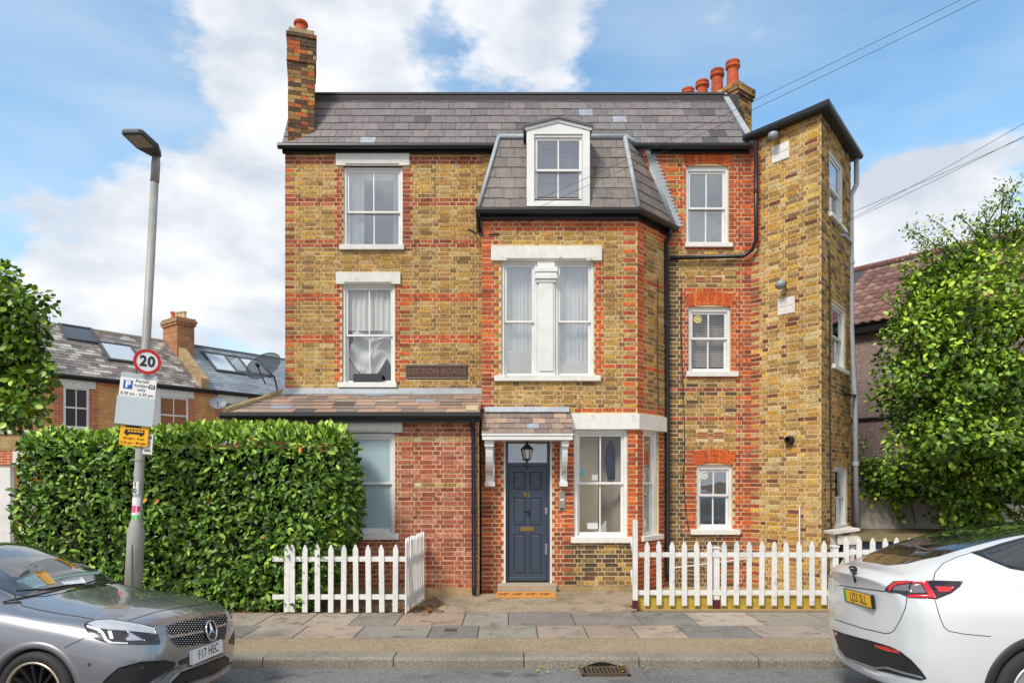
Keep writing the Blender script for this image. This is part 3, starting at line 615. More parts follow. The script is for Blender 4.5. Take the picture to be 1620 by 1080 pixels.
for (ya, yb) in ((746, 774), (786, 829), (843, 905)):
    pz1, pz0 = BAY.uz(835, ya, -.09)[1], BAY.uz(835, yb, -.09)[1]
    for a, b in ((da+W_*.135, cu_-W_*.055), (cu_+W_*.055, db-W_*.135)):
        mb = MB(); P = BAY.P; w = .022; dd = (-.0895, -.076, -.086)      # raised bolection frame round a fielded panel
        def ring(q0, q1, e0, e1):
            o_ = [P(a+q0, pz0+q0, e0), P(b-q0, pz0+q0, e0), P(b-q0, pz1-q0, e0), P(a+q0, pz1-q0, e0)]; i_ = [P(a+q1, pz0+q1, e1), P(b-q1, pz0+q1, e1), P(b-q1, pz1-q1, e1), P(a+q1, pz1-q1, e1)]
            mb.add(o_+i_, [(k, (k+1) % 4, 4+(k+1) % 4, 4+k) for k in range(4)])
        ring(0, .01, -.0895, -.074); ring(.01, .024, -.074, -.0885); ring(.024, .05, -.0885, -.082)
        mb.quad(P(a+.05, pz0+.05, -.082), P(b-.05, pz0+.05, -.082), P(b-.05, pz1-.05, -.082), P(a+.05, pz1-.05, -.082))
        mb.build('door_panel', doorm, dr)
brass = mat('brass', lin(196, 150, 80), .3, 1); chrome = mat('satin_steel', lin(190, 190, 188), .3, 1)
r = BAY.rect(823, 833, 845, 840, -.09); mb = MB(); mb.fbox(BAY, r[0], r[1], r[2], r[3], -.09, -.078); lp = mb.build('letter_plate', mat('plate_metal', lin(150, 138, 124), .35, .9), dr, bevel=.003)
mb = MB(); mb.fbox(BAY, r[0]+.02, r[1]-.02, r[2]+.015, r[3]-.015, -.078, -.074); mb.build('letter_flap', brass, dr)
Mx = Matrix((BAY.U, Vector((0, 0, 1)), BAY.n)).transposed(); u, z = BAY.uz(834, 808, -.09)
mb = MB(); mb.lathe(BAY.P(u, z, -.09), [(.03, 0), (.03, .006), (.012, .012), (.012, .03), (.026, .04), (.03, .055), (.022, .07), (.002, .074)], 16, Mx); mb.build('door_knob', mat('dark_brass', lin(90, 66, 40), .35, .9), dr, smooth=True)
text_mesh('91', .11, BAY.M(*BAY.uz(834, 783, -.09), -.085), 'house_number', brass, dr, .004, 1, .002)
for y0, y1 in ((803, 813), (860, 877)):
    r = BAY.rect(862, y0, 866, y1, -.09); mb = MB(); mb.fbox(BAY, r[0], r[1], r[2], r[3], -.09, -.07); mb.build('lock' if y0 == 803 else 'pull_handle', chrome, dr, bevel=.006)
mb = MB(); mb.fbox(BAY, da, db, zb+.03, zb+.1, -.0895, -.06); mb.build('weather_bar', doorm, dr, bevel=.01)
mb = MB(); a, b = px(787, 0, 11.4).x, px(881, 0, 11.4).x; mb.box(a, b, 11.42, 11.66, PZ-.02, zb+.004); mb.build('doorstep', mat('door_step_stone', lin(165, 155, 138), .85, n_scale=30, n_amt=.15, bump=.3), house, bevel=.012)
# coir mat with four animal silhouettes
p0, p1 = px(785, 948, 10.98), px(880, 948, 10.98); dm = thing('door_mat', 'long orange coir door mat with dark animal prints below the doorstep', 'mat', ((p0.x+p1.x)/2, 11.1, PZ+.004))
mb = MB(); mb.hexa([(p0.x, 10.98, fz(10.98)), (p1.x, 10.98, fz(10.98)), (p1.x, 11.40, fz(11.4)), (p0.x, 11.40, fz(11.4)), (p0.x, 10.98, fz(10.98)+.02), (p1.x, 10.98, fz(10.98)+.02), (p1.x, 11.40, fz(11.4)+.02), (p0.x, 11.40, fz(11.4)+.02)]); mb.build('coir', mat('coir', lin(206, 140, 62), .95, n_scale=90, n_amt=.3, bump=.6, b_scale=150), dm)
sil = [(-.08, .05), (-.07, .0), (-.06, .05), (-.02, .05), (.0, .0), (.015, .0), (.02, .06), (.05, .075), (.08, .07), (.075, .10), (.045, .115), (.035, .14), (.02, .115), (-.03, .10), (-.085, .10), (-.11, .07)]
for i in range(4):
    c = p0.x+(p1.x-p0.x)*(i+.6)/4.3; mb = MB(); mb.prism([(c+x, 11.09+y*1.3, fz(11.09+y*1.3)+.0205) for x, y in sil], (0, 0, .002)); mb.build('animal_print', mat('mat_print', lin(90, 62, 36), .95), dm)
# entry phone
r = BAY.rect(884, 776, 894, 807); ip = MB(); ip.fbox(BAY, r[0], r[1], r[2], r[3], 0, .022); ep = ip.build('entry_panel', mat('brushed_steel', lin(176, 172, 160), .45, .8), house, bevel=.004)
for k, (f0, f1, cc_) in enumerate(((.05, .13, lin(30, 20, 20)), (.5, .6, lin(230, 226, 214)), (.68, .9, lin(140, 140, 130)))):
    mb = MB(); z = lambda f: r[2]+(r[3]-r[2])*f; mb.fbox(BAY, r[0]+.025, r[1]-.025, z(f0), z(f1), .022, .027); mb.build('entry_button', mat('entry%d' % k, cc_, .5), ep)
# ---- slates
SL = [lin(116, 110, 112), lin(120, 114, 115), lin(112, 106, 108), lin(124, 117, 117), lin(108, 103, 105), lin(117, 110, 110)]
SLB = [lin(162, 134, 116), lin(140, 122, 110), lin(168, 142, 122), lin(132, 117, 108), lin(148, 130, 118), lin(124, 111, 104)]
SLM = [lin(120, 112, 108), lin(126, 117, 112), lin(115, 107, 104), lin(130, 121, 116)]
def slates(O, U, V, Nn, rowsn, gauge, sw, bounds, pal, par, odd=.05, rr=random.Random(4), ragged=.006):
    """O eave corner, U along, V up the slope; bounds(v)->(ul,ur) clips each course"""
    O, U, V, Nn = Vector(O), Vector(U).normalized(), Vector(V).normalized(), Vector(Nn).normalized()
    for k in range(rowsn):
        v0 = k*gauge; vt = v0+gauge*1.25; ul, ur = bounds(v0+gauge*.5); ul0, ur0 = bounds(v0); ul1, ur1 = bounds(v0+gauge)
        u = ul-sw*(.5 if k % 2 else 0)-rr.uniform(0, .02)
        while u < ur:
            w = sw*rr.uniform(.92, 1.05); a, b = u+.003, u+w-.003; u += w
            if b < ul+.02 or a > ur-.02: continue
            a0, b0, a1, b1 = max(a, ul0), min(b, ur0), max(a, ul1), min(b, ur1)
            if b0-a0 < .02 and b1-a1 < .02: continue
            if b0 < a0: b0 = a0+.001
            if b1 < a1: b1 = a1+.001
            c = jit(rr.choice(pal), .10, .03)
            if rr.random() < odd*.3: c = jit(lin(150, 158, 166), .1)
            elif rr.random() < odd*.4: c = jit(lin(88, 82, 80), .1)
            dv = rr.uniform(-ragged, ragged); t0, t1 = .016+rr.uniform(0, .005), .004
            mb = MB(); mb.cur = c; Q = lambda uu, vv, dd: O+U*uu+V*vv+Nn*dd
            tp = [Q(a0, v0+dv, t0), Q(b0, v0+dv+rr.uniform(-.003, .003), t0), Q(b1, vt, t1), Q(a1, vt, t1)]
            bt = [p-Nn*.009 for p in tp]; mb.add(tp+bt, [(0, 1, 2, 3), (4, 0, 3, 7), (1, 5, 6, 2), (4, 5, 1, 0)])
            mb.build('slate', slatem, par)
roofbase = mat('roof_board', lin(70, 66, 66), .9)
# main mansard: eave at the gutter, ridge as measured
ey, ez = 12.26, px(0, 229, 12.26).z; ry = 12.92; rz_ = px(0, 152, ry).z
Vv = Vector((0, ry-ey, rz_-ez)); Ls = Vv.length; Nn = Vector((0, -Vv.z, Vv.y)).normalized()
xl0, xl1 = MAIN.O.x-.03, px(499, 0, ry).x; xr0, xr1 = px(1186, 0, ey).x, px(1140, 0, ry).x
mb = MB(); mb.prism([(xl0, ey, ez), (xr0, ey, ez), (xr1, ry, rz_), (xl0, ry, rz_)], (0, .5, -.02)); mb.box(xl0+.1, xr0, ry-.1, 17.95, rz_-.32, rz_-.02)
rf = mb.build('main_roof', roofbase, house)
def bd(v): f = v/Ls; return (0, xr0-xl0+(xr1-xr0)*f)
slates((xl0, ey, ez), (1, 0, 0), Vv, Nn, 7, Ls/7.0, .285, bd, SL, rf)
mb = MB(); mb.box(xl0+.2, xr1+.05, ry-.10, ry+.12, rz_-.05, rz_+.02); mb.build('ridge_kerb', mat('roof_felt', lin(70, 68, 72), .7, n_scale=5, n_amt=.15), rf, bevel=.01)
mb = MB(); a = Vector((xr0, ey-.02, ez)); b = Vector((xr1, ry-.02, rz_+.02)); mb.hexa([a+Nn*.03, a+Vector((.12, 0, 0))+Nn*.03, a+Vector((.12, .1, 0)), a+Vector((0, .1, 0)), b+Nn*.03, b+Vector((.1, 0, 0))+Nn*.03, b+Vector((.1, .1, 0)), b+Vector((0, .1, 0))]); mb.build('verge_flashing', leadm, rf)
def gutter(path, r, par, name='gutter'):
    """half-round gutter with a fascia board behind it"""
    mb = MB(); mb.tube(path, r, 10); return mb.build(name, blackm, par, smooth=False)
gz = px(0, 231, 12.2).z
gl = gutter([(xl0-.05, 12.2, gz), (xr0+.0, 12.2, gz)], .055, house); mb = MB(); mb.box(xl0, -.24, 12.27, 12.335, gz-.085, gz+.03); mb.build('fascia_board', blackm, house); mb = MB(); mb.box(2.5, xr0, 12.27, 12.335, gz-.085, gz+.03); mb.build('fascia_board', blackm, house)
# bay mansard
bz = px(0, 331, 11.5).z; tz = px(0, 219, 12.05).z
b0, b1, b2 = Vector((px(757, 0, 11.5).x, 11.5, bz)), Vector((px(1010, 0, 11.5).x, 11.5, bz)), Vector((2.92, 12.33, bz))
t0, t1, t2 = Vector((px(789, 0, 12.05).x, 12.05, tz)), Vector((px(988, 0, 12.05).x, 12.05, tz)), Vector((2.36, 12.42, tz))
bl, tl = Vector((b0.x, 12.33, bz)), Vector((t0.x, 12.42, tz))
mb = MB(); mb.add([bl, b0, b1, b2, tl, t0, t1, t2], [(0, 1, 5, 4), (1, 2, 6, 5), (2, 3, 7, 6), (4, 5, 6, 7), (3, 2, 1, 0)]); br = mb.build('bay_roof', roofbase, house)
Vb = Vector((0, .55, tz-bz)); Lb = Vb.length; Nb = Vector((0, -Vb.z, Vb.y)).normalized()
dx0, dx1 = px(833, 0, 11.6).x, px(932, 0, 11.6).x
wl_, wr_ = (t0.x-b0.x), (t1.x-b1.x)
def bdl(v): return (wl_*v/Lb, dx0-b0.x)
def bdr(v): return (dx1-b0.x, b1.x-b0.x+wr_*v/Lb)
slates(b0, (1, 0, 0), Vb, Nb, 7, Lb/7, .27, bdl, SLM, br); slates(b0, (1, 0, 0), Vb, Nb, 7, Lb/7, .27, bdr, SLM, br)
Uc = (b2-b1).normalized(); mid = (t1+t2)/2-(b1+b2)/2; Vc = mid-Uc*mid.dot(Uc); Lc = Vc.length; Nc = Uc.cross(Vc).normalized()
ta, tb_ = (t1-b1).dot(Uc), (t2-b1).dot(Uc); Lcw = (b2-b1).length
slates(b1, Uc, Vc, Nc, 7, Lc/7, .27, lambda v: (ta*v/Lc, Lcw+(tb_-Lcw)*v/Lc), SLM, br)
for p, q, r_ in ((b0, t0, .035), (b1, t1, .04), (b2, t2, .05), (t0, t1, .045), (t1, t2, .045)):
    mb = MB(); mb.tube([p+Vector((0, -.02, .02)), q+Vector((0, -.02, .02))], r_, 8); mb.build('hip_roll', leadm, br, smooth=True)
# soaker steps against the wall at the cheek
mb = MB(); mb.prism([b2+Vector((-.02, -.015, 0)), Vector((b2.x+.14, 12.325, b2.z+.03)), Vector((t2.x+.14, 12.325, t2.z)), Vector((t2.x, 12.325, t2.z))], (0, .006, 0)); mb.build('cheek_flashing', leadm, br)
for i in range(22):
    f = i/22; p = b2.lerp(t2, f); q = b2.lerp(t2, f+1/22); mb = MB(); mb.prism([Vector((p.x+.10, 12.321, p.z+.01)), Vector((p.x+.19, 12.321, p.z+.03)), Vector((q.x+.14, 12.321, q.z+.01)), Vector((q.x+.10, 12.321, q.z))], (0, .004, 0)); mb.build('step_flashing', leadm, br)
gp = [bl+Vector((-.03, 0, -.04)), b0+Vector((-.03, -.05, -.04)), b1+Vector((.02, -.05, -.04)), b2+Vector((.05, -.03, -.04))]
gutter(gp, .055, house); mb = MB(); mb.box(b0.x+.02, b1.x, 11.54, 11.596, bz-.15, bz-.02)
fc = [b1+Vector((0, .05, -.15)), b2+Vector((-.04, .03, -.15))]; mb.hexa([fc[0], fc[1], fc[1]+Vector((-.05, .05, 0)), fc[0]+Vector((-.05, .05, 0)), fc[0]+Vector((0, 0, .13)), fc[1]+Vector((0, 0, .13)), fc[1]+Vector((-.05, .05, .13)), fc[0]+Vector((-.05, .05, .13))])
mb.prism([bl+Vector((0, 0, -.02)), b0+Vector((0, .03, -.02)), b0+Vector((.05, .09, -.42)), bl+Vector((.05, 0, -.42))], (.03, 0, 0)); mb.build('fascia_board', blackm, house)
# dormer
DF = Frame((dx0, 11.49), (dx1, 11.49)); za = px(0, 326, 11.49).z; zs = px(0, 205, 11.49).z; zp = px(0, 189, 11.49).z; cxm = DF.L/2
mb = MB(); P = DF.P
hole = DF.rect(845, 212, 922, 320); hu0, hu1, hz0, hz1 = hole
mb.fbox(DF, 0, hu0, za, zs, -.09, 0); mb.fbox(DF, hu1, DF.L, za, zs, -.09, 0); mb.fbox(DF, hu0, hu1, za, hz0, -.09, 0)
mb.prism([P(0, zs, 0), P(DF.L, zs, 0), P(DF.L, zs+.04, 0), P(cxm, zp-.02, 0), P(0, zs+.04, 0)], (0, .09, 0)); mb.fbox(DF, hu0, hu1, hz1, zs, -.09, 0)
dmr = mb.build('dormer', white, house)
mb = MB(); mb.box(dx0+.01, dx0+.06, 11.582, 12.6, za+.05, zs); mb.build('dormer_cheek', leadm, dmr); mb = MB(); mb.box(dx1-.06, dx1-.01, 11.582, 12.6, za+.05, zs); mb.build('dormer_cheek', leadm, dmr)
mb = MB(); e = .05
for s in (0, 1):
    q0, q1 = (P(-e, zs+.03, e), P(cxm, zp, e)) if s == 0 else (P(cxm, zp, e), P(DF.L+e, zs+.03, e))
    mb.prism([q0, q1, q1+Vector((0, 0, .035)), q0+Vector((0, 0, .035))], (0, 1.0, 0))
mb.build('dormer_roof', mat('lead_dark', lin(96, 98, 102), .6), dmr)
mb = MB()
for s in (0, 1):
    q0, q1 = (P(-.03, zs-.02, .02), P(cxm, zp-.05, .02)) if s == 0 else (P(cxm, zp-.05, .02), P(DF.L+.03, zs-.02, .02))
    mb.prism([q0, q1, q1+Vector((0, 0, .06)), q0+Vector((0, 0, .06))], (0, .02, 0))
mb.build('pediment_moulding', white, dmr)
sash(DF, hole, rail=DF.uz(884, 267)[1], rm=roomd, back=-.05, side=.014, blind=[('slats', 0, 1, .5, 1, .03, mat('grey_slats', lin(120, 118, 130), .6))])
# extension lean-to roof
ez2 = px(0, 653, 11.08).z; tz2 = px(0, 622, 12.34).z
E0, E1 = Vector((px(356, 0, 11.05).x, 11.05, ez2)), Vector((px(759, 0, 11.05).x, 11.05, ez2)); T0, T1 = Vector((MAIN.O.x-.02, 12.335, tz2)), Vector((E1.x, 12.335, tz2))
mb = MB(); bk = Vector((E0.x, 12.6, ez2)); mb.add([E0, E1, T1, T0, bk], [(0, 1, 2, 3), (4, 0, 3)]); mb.add([E0+Vector((0, 0, -.06)), E1+Vector((0, 0, -.06)), T1+Vector((0, 0, -.06)), T0+Vector((0, 0, -.06))], [(3, 2, 1, 0)]); er = mb.build('extension_roof', roofbase, house)
Ve = Vector((0, T1.y-E1.y, tz2-ez2)); Le = Ve.length; Ne = Vector((0, -Ve.z, Ve.y)).normalized()
slates(E0, (1, 0, 0), Ve, Ne, 6, Le/6, .36, lambda v: ((T0.x-E0.x)*v/Le, E1.x-E0.x), SLB, er)
pth = [E0.lerp(T0, i/9)+Vector((0, 0, .03+.008*math.sin(i*2.1))) for i in range(10)]
mb = MB(); mb.tube(pth, .055, 8); mb.build('hip_mortar', mat('mossy_mortar', lin(150, 134, 100), .95, n_scale=25, n_amt=.4, bump=.8, b_scale=40), er)
mb = MB(); mb.prism([T0+Vector((0, -.16, -.05)), T1+Vector((0, -.16, -.05)), T1+Vector((0, -.004, .07)), T0+Vector((0, -.004, .07))], Ne*.025); mb.build('apron_flashing', leadm, er)
gg = px(0, 657, 11.0).z; gutter([(E0.x-.05, 11.0, gg), (E1.x+.02, 11.0, gg)], .055, house); mb = MB(); mb.box(E0.x+.05, E1.x-.01, 11.06, 11.15, gg-.1, gg+.05); mb.build('fascia_board', blackm, house)
# porch canopy over the door
c0, c1 = px(765, 0, 11.1).x, px(904, 0, 11.1).x; pz1 = px(0, 653, 11.58).z; pz0 = px(0, 686, 11.1).z
mb = MB(); mb.hexa([(c0, 11.1, pz0-.10), (c1, 11.1, pz0-.10), (c1, 11.58, pz0-.10), (c0, 11.58, pz0-.10), (c0, 11.1, pz0), (c1, 11.1, pz0), (c1, 11.58, pz1), (c0, 11.58, pz1)]); cn = mb.build('porch_canopy', white, house)
Vp = Vector((0, .48, pz1-pz0)); Lp = Vp.length; Np = Vector((0, -Vp.z, Vp.y)).normalized()
slates((c0-.03, 11.07, pz0-.01), (1, 0, 0), Vp, Np, 4, Lp/4, .22, lambda v: (0, c1-c0+.06), SLB[1:], cn)
mb = MB(); mb.prism([(c0, 11.52, pz1-.0), (c1, 11.52, pz1-.0), (c1, 11.588, pz1+.09), (c0, 11.588, pz1+.09)], Np*.02); mb.build('canopy_flashing', leadm, cn)
mb = MB(); mb.box(c0-.02, c1+.02, 11.06, 11.098, pz0-.10, pz0+.0); mb.box(c0-.03, c1+.03, 11.045, 11.06, pz0-.03, pz0); mb.build('canopy_fascia', white, cn, bevel=.004)
for xa, xb in ((768, 782), (886, 897)):
    a, b = px(xa, 0, 11.5).x, px(xb, 0, 11.5).x; zl = px(0, 766, 11.5).z; zt_ = pz0-.101; mb = MB()
    mb.box(a, b, 11.50, 11.59, zl, zt_); mb.box(a-.01, b+.01, 11.47, 11.592, zl-.03, zl+.05)
    mb.box(a, b, 11.12, 11.499, zt_-.1, zt_); n = 8
    cur = [(a+.015, 11.5-.34*math.sin(t/n*math.pi/2)-.0, zl+.18+(zt_-.1-zl-.18)*(1-math.cos(t/n*math.pi/2))) for t in range(n+1)]
    low = [(q[0], q[1]+.05, q[2]-.02) for q in cur]
    for i in range(n): mb.prism([cur[i], cur[i+1], low[i+1], low[i]], (b-a-.03, 0, 0))
    mb.build('canopy_bracket', white, cn)
# hanging lantern seen in the fanlight
lx = px(834, 0, 11.45).x; lz = px(0, 716, 11.45).z; ln = thing('porch_lantern', 'black and glass coach lantern above the front door', 'lantern', (lx, 11.45, lz-.1))
lbk = mat('lantern_black', (.02, .017, .015), .5)
mb = MB(); mb.lathe((lx, 11.45, lz), [(.004, .19), (.02, .17), (.02, .15), (.105, .07), (.11, .055)][::-1], 6); mb.build('roof', lbk, ln)
mb = MB(); mb.lathe((lx, 11.45, lz-.10), [(.055, 0), (.085, .155)], 6); mb.build('lantern_glass', mat('lantern_glass', lin(215, 215, 210), .3, spec=.6), ln)
mb = MB()
for i in range(6): t = math.pi*2*i/6; mb.tube([(lx+.057*math.cos(t), 11.45+.057*math.sin(t), lz-.1), (lx+.088*math.cos(t), 11.45+.088*math.sin(t), lz+.056)], .007, 5)
mb.lathe((lx, 11.45, lz-.12), [(.03, 0), (.062, .02)], 6); mb.tube([(lx, 11.45, lz-.12), (lx, 11.45, lz-.24), (lx, 11.6, lz-.27)], .011, 6); mb.build('lantern_frame', lbk, ln)
# wing roof edge
wz = ZW; ov = .14
def off(p, d): return Vector((p[0]+d[0], p[1]+d[1], 0))
ia, ib, ic = off(WA, W1.n*ov-W1.U*.05), Vector((WB[0], WB[1]-ov*1.35, 0)), off(WC, W2.n*ov+W2.U*.1)
mb = MB(); poly = [ia, ib, ic, Vector((5.4, 14.6, 0)), Vector((4.2, 14.6, 0)), Vector((4.2, 12.5, 0))]
mb.prism([p+Vector((0, 0, wz)) for p in poly], (0, 0, .12)); mb.build('wing_roof', mat('black_felt', (.02, .021, .024), .5), house)
gutter([ia+Vector((0, 0, wz+.05)), ib+Vector((0, -.03, wz+.05)), ic+Vector((0, 0, wz+.05))], .065, house)
# ---- chimneys
chim = mat('chimney_mortar', lin(164, 144, 112), .95, n_scale=25, n_amt=.3, bump=.4)
potm = mat('terracotta_pot', lin(190, 88, 48), .8, n_scale=10, n_amt=.25, stain=.3, dark=((.03, .025, .022), 4, .58, .7))
def stack(name, cx, cy, ang, wx, wy, z0, z1, pal, steps, seed):
    """brick stack: courses of separate bricks on the two faces that show, oversailing courses near the top"""
    Rz = Matrix.Rotation(ang, 3, 'Z'); mb = MB(); rr = random.Random(seed)
    def corner(a, b, e): return Vector((cx, cy, 0))+Rz @ Vector((a*(wx/2+e), b*(wy/2+e), 0))
    base = [corner(a, b, -.006) for a, b in ((-1, -1), (1, -1), (1, 1), (-1, 1))]
    mb.prism([Vector((p.x, p.y, z0)) for p in base], (0, 0, z1-z0)); ob = mb.build(name, chim, house)
    bb = MB(); n = int((z1-z0)/.075)
    for k in range(n):
        z = z0+k*.075; fz = (z1-z)
        e = 0
        for lo, hi, ee in steps:
            if lo <= fz < hi: e = ee
        for s in range(4):
            cs = [(-1, -1), (1, -1), (1, 1), (-1, 1)]; a, b = corner(*cs[s], e), corner(*cs[(s+1) % 4], e); fr = Frame(a, b); u = -.11*(k % 2)
            while u < fr.L:
                w = .215 if (int(u*10)+k) % 3 else .105; q0, q1 = max(u, 0), min(u+w, fr.L); u += w+.01
                if q1-q0 < .02: continue
                brick_box(bb, (None, fr, q0, q1, z+.004, z+.071, jit(rr.choice(pal), .15), 0))
                if e: bb.add([fr.P(q0, z+.071, .004), fr.P(q1, z+.071, .004), fr.P(q1, z+.071, -e-.02), fr.P(q0, z+.071, -e-.02)], [(0, 1, 2, 3)]); bb.add([fr.P(q0, z+.004, .004), fr.P(q1, z+.004, .004), fr.P(q1, z+.004, -e-.02), fr.P(q0, z+.004, -e-.02)], [(3, 2, 1, 0)])
    stuff(bb.build('bricks', brickm, ob)); return ob
def pot(c, h, r, par):
    mb = MB(); mb.lathe(c, [(r, -.1), (r*.98, h*.1), (r*.86, h*.7), (r*.92, h*.74), (r*1.12, h*.78), (r*1.14, h*.86), (r*.98, h*.9), (r*1.08, h*.94), (r*1.06, h), (r*.85, h), (r*.8, h*.6)], 16); mb.build('chimney_pot', potm, par, smooth=False)
cw = .455; a_ = R(16); cl = px(456, 0, 12.28); ccx = cl.x+math.cos(a_)*cw/2-math.sin(a_)*.3; ccy = 12.28+math.sin(a_)*cw/2+math.cos(a_)*.3
zt1 = px(0, 46, 12.35).z
cs = stack('chimney', ccx, ccy, a_, cw, .6, ZE-.1, zt1, CHI, [(0, .16, -.05), (.16, .24, .03), (.24, .46, .012), (.46, .62, .02)], 5)
pot((px(476, 0, 12.5).x, 12.5, zt1), .21, .115, cs)
dirs_ = Vector((-.78, 1, 0)).normalized(); s0 = Vector((4.43, 13.38, 0)); ang = math.atan2(dirs_.y, dirs_.x)
zt2 = px(0, 140, 13.4).z; Lc2 = 1.95; cc2 = s0+dirs_*(Lc2/2-.15)
cs2 = stack('chimney', cc2.x, cc2.y, ang, Lc2, .46, ZE, zt2, YEL+DRK, [(0, .08, .0), (.08, .24, .05), (.24, .32, .025)], 6)
for i, hh in enumerate((.56, .56, .5, .5, .5)):
    p = s0+dirs_*(.12+.36*i); pot((p.x, p.y, zt2), hh, .125, cs2)
mb = MB(); mb.prism([WC_ for WC_ in [Vector((6.2, 13.0, ZW+.1)), Vector((6.4, 13.0, ZW+.1)), Vector((6.4, 13.3, ZW+.1)), Vector((6.2, 13.3, ZW+.1))]], (0, 0, .42)); mb.build('vent_stub', mat('stub_brick', lin(120, 84, 66), .9, n_scale=20, n_amt=.3), house)
# ---- rainwater and soil pipes
def pipe(pts, r, m, name='downpipe', clips=True):
    mb = MB(); mb.tube(pts, r, 10); o = mb.build(name, m, house, smooth=True)
    if clips:
        for i in range(len(pts)-1):
            a, b = Vector(pts[i]), Vector(pts[i+1]); n = int((b-a).length/1.7)
            for k in range(n):
                p = a.lerp(b, (k+.5)/n); d = (b-a).normalized(); mb = MB(); mb.tube([p-d*.035, p+d*.035], r*1.25, 10); mb.build('pipe_clip', m, o)
    return o
P3 = lambda x, y, D: tuple(px(x, y, D))
pipe([P3(748, 660, 11.0), P3(748, 672, 11.12), P3(749, 690, 11.14), P3(750, 925, 11.14), P3(750, 940, 11.05)], .036, blackm)
pipe([P3(1060, 362, 12.15), P3(1060, 372, 12.2), P3(1054, 385, 12.26), P3(1056, 640, 12.26), P3(1056, 905, 12.26), P3(1058, 918, 12.2)], .042, blackm)
pipe([P3(1196, 224, 12.08), P3(1196, 380, 12.12), P3(1190, 395, 12.2), P3(1176, 405, 12.26), P3(1060, 408, 12.26)], .036, blackm)
greym = mat('grey_pipe', lin(176, 180, 186), .5, n_scale=4, n_amt=.08, stain=.15)
W2e = lambda x, y, d=.1: tuple(W2.P(*[W2.uz(x, y, d)[0], W2.uz(x, y, d)[1]], d))
pcx = Vector((6.36, 12.56)); 
gpx = lambda x, y, D=12.95: px(x, y, D)
pipe([gpx(1355, 230), gpx(1355, 292), gpx(1346, 310), gpx(1347, 520), gpx(1353, 640), gpx(1355, 826)], .048, greym, 'soil_pipe')
pipe([gpx(1328, 372, 12.3), gpx(1336, 372, 12.5), gpx(1347, 385)], .03, greym, 'waste_pipe', False)
pipe([gpx(1334, 622, 12.45), gpx(1354, 626)], .026, blackm, 'waste_pipe', False)
cabm = mat('cable', (.03, .028, .026), .7)
def cable(pts, r=.007, m=None, name='cable'):
    mb = MB(); mb.tube(pts, r, 6); return mb.build(name, m or cabm, house)
f1 = lambda fr, x, y, d=.018: fr.P(*fr.uz(x, y, d), d)
cable([f1(W2, 1312, 395), f1(W2, 1313, 500), f1(W2, 1313, 640), f1(W2, 1315, 840)], .012)
cable([f1(MAIN, 1078, 455), f1(MAIN, 1077, 520), f1(MAIN, 1080, 590), f1(MAIN, 1083, 700), f1(MAIN, 1081, 760), f1(MAIN, 1086, 820), f1(MAIN, 1090, 838)])
cable([f1(CANT, 1041, 440), f1(CANT, 1040, 560), f1(CANT, 1042, 648)])
cable([f1(MAIN, 740, 362), f1(MAIN, 750, 367), tuple(px(762, 372, 11.7)), f1(BAY, 775, 371), f1(BAY, 790, 370)], .012)
cable([f1(BAY, 830+11*math.cos(t*.7), 346+8*math.sin(t*.7), .03) for t in range(10)], .005)
# security lights, vents on the wing
lgt = mat('lamp_housing', lin(150, 158, 164), .35); 
for x, y in ((1232, 214), (1243, 447)):
    p = f1(W1, x, y, .0); o = MB(); d = (W1.n*.8+Vector((0, 0, -.45))).normalized(); o.tube([p, p+W1.n*.06, p+W1.n*.07+d*.05, p+W1.n*.07+d*.18], [.03, .03, .06, .075], 12); o.build('security_light', lgt, house, smooth=True)
for r in ((1222, 228, 1249, 255), (1231, 471, 1258, 497)):
    u0, u1, z0, z1 = W1.rect(*r); mb = MB(); um, zm = (u0+u1)/2, (z0+z1)/2; mb.fbox(W1, u0, u1, z0, z1, 0, .016); o = mb.build('wall_vent', white_old, house)
    for q in ((u0+.01, um-.006, z0+.01, zm-.006), (um+.006, u1-.01, z0+.01, zm-.006), (u0+.01, um-.006, zm+.006, z1-.01), (um+.006, u1-.01, zm+.006, z1-.01)):
        mb = MB(); mb.fbox(W1, *q, .016, .024); mb.build('vent_tile', white_old, o)
Mw = Matrix((W1.U, Vector((0, 0, 1)), W1.n)).transposed(); mb = MB(); mb.lathe(f1(W1, 1251, 696, 0), [(.075, 0), (.075, .05), (.06, .11), (.05, .11), (.045, .03)], 18, Mw); mb.build('boiler_flue', mat('flue_black', (.02, .02, .022), .5), house, smooth=False)
for x, y in ((779, 344), (808, 344)):
    mb = MB(); p = f1(BAY, x, y, 0); mb.tube([p, p+Vector((0, -.05, -.02)), p+Vector((.0, -.11, -.05))], [.03, .035, .03], 10); mb.build('camera_housing', blackm, house)
mb = MB(); mb.tube([f1(W1, 1265, 800, .05), f1(W1, 1265, 930, .05)], .014, 8); mb.build('overflow_pipe', white, house)
mb = MB(); mb.tube([f1(MAIN, 1064, 898, .1), f1(MAIN, 1160, 886, .1), f1(MAIN, 1188, 882, .08)], .012, 8); mb.build('overflow_pipe', white, house)
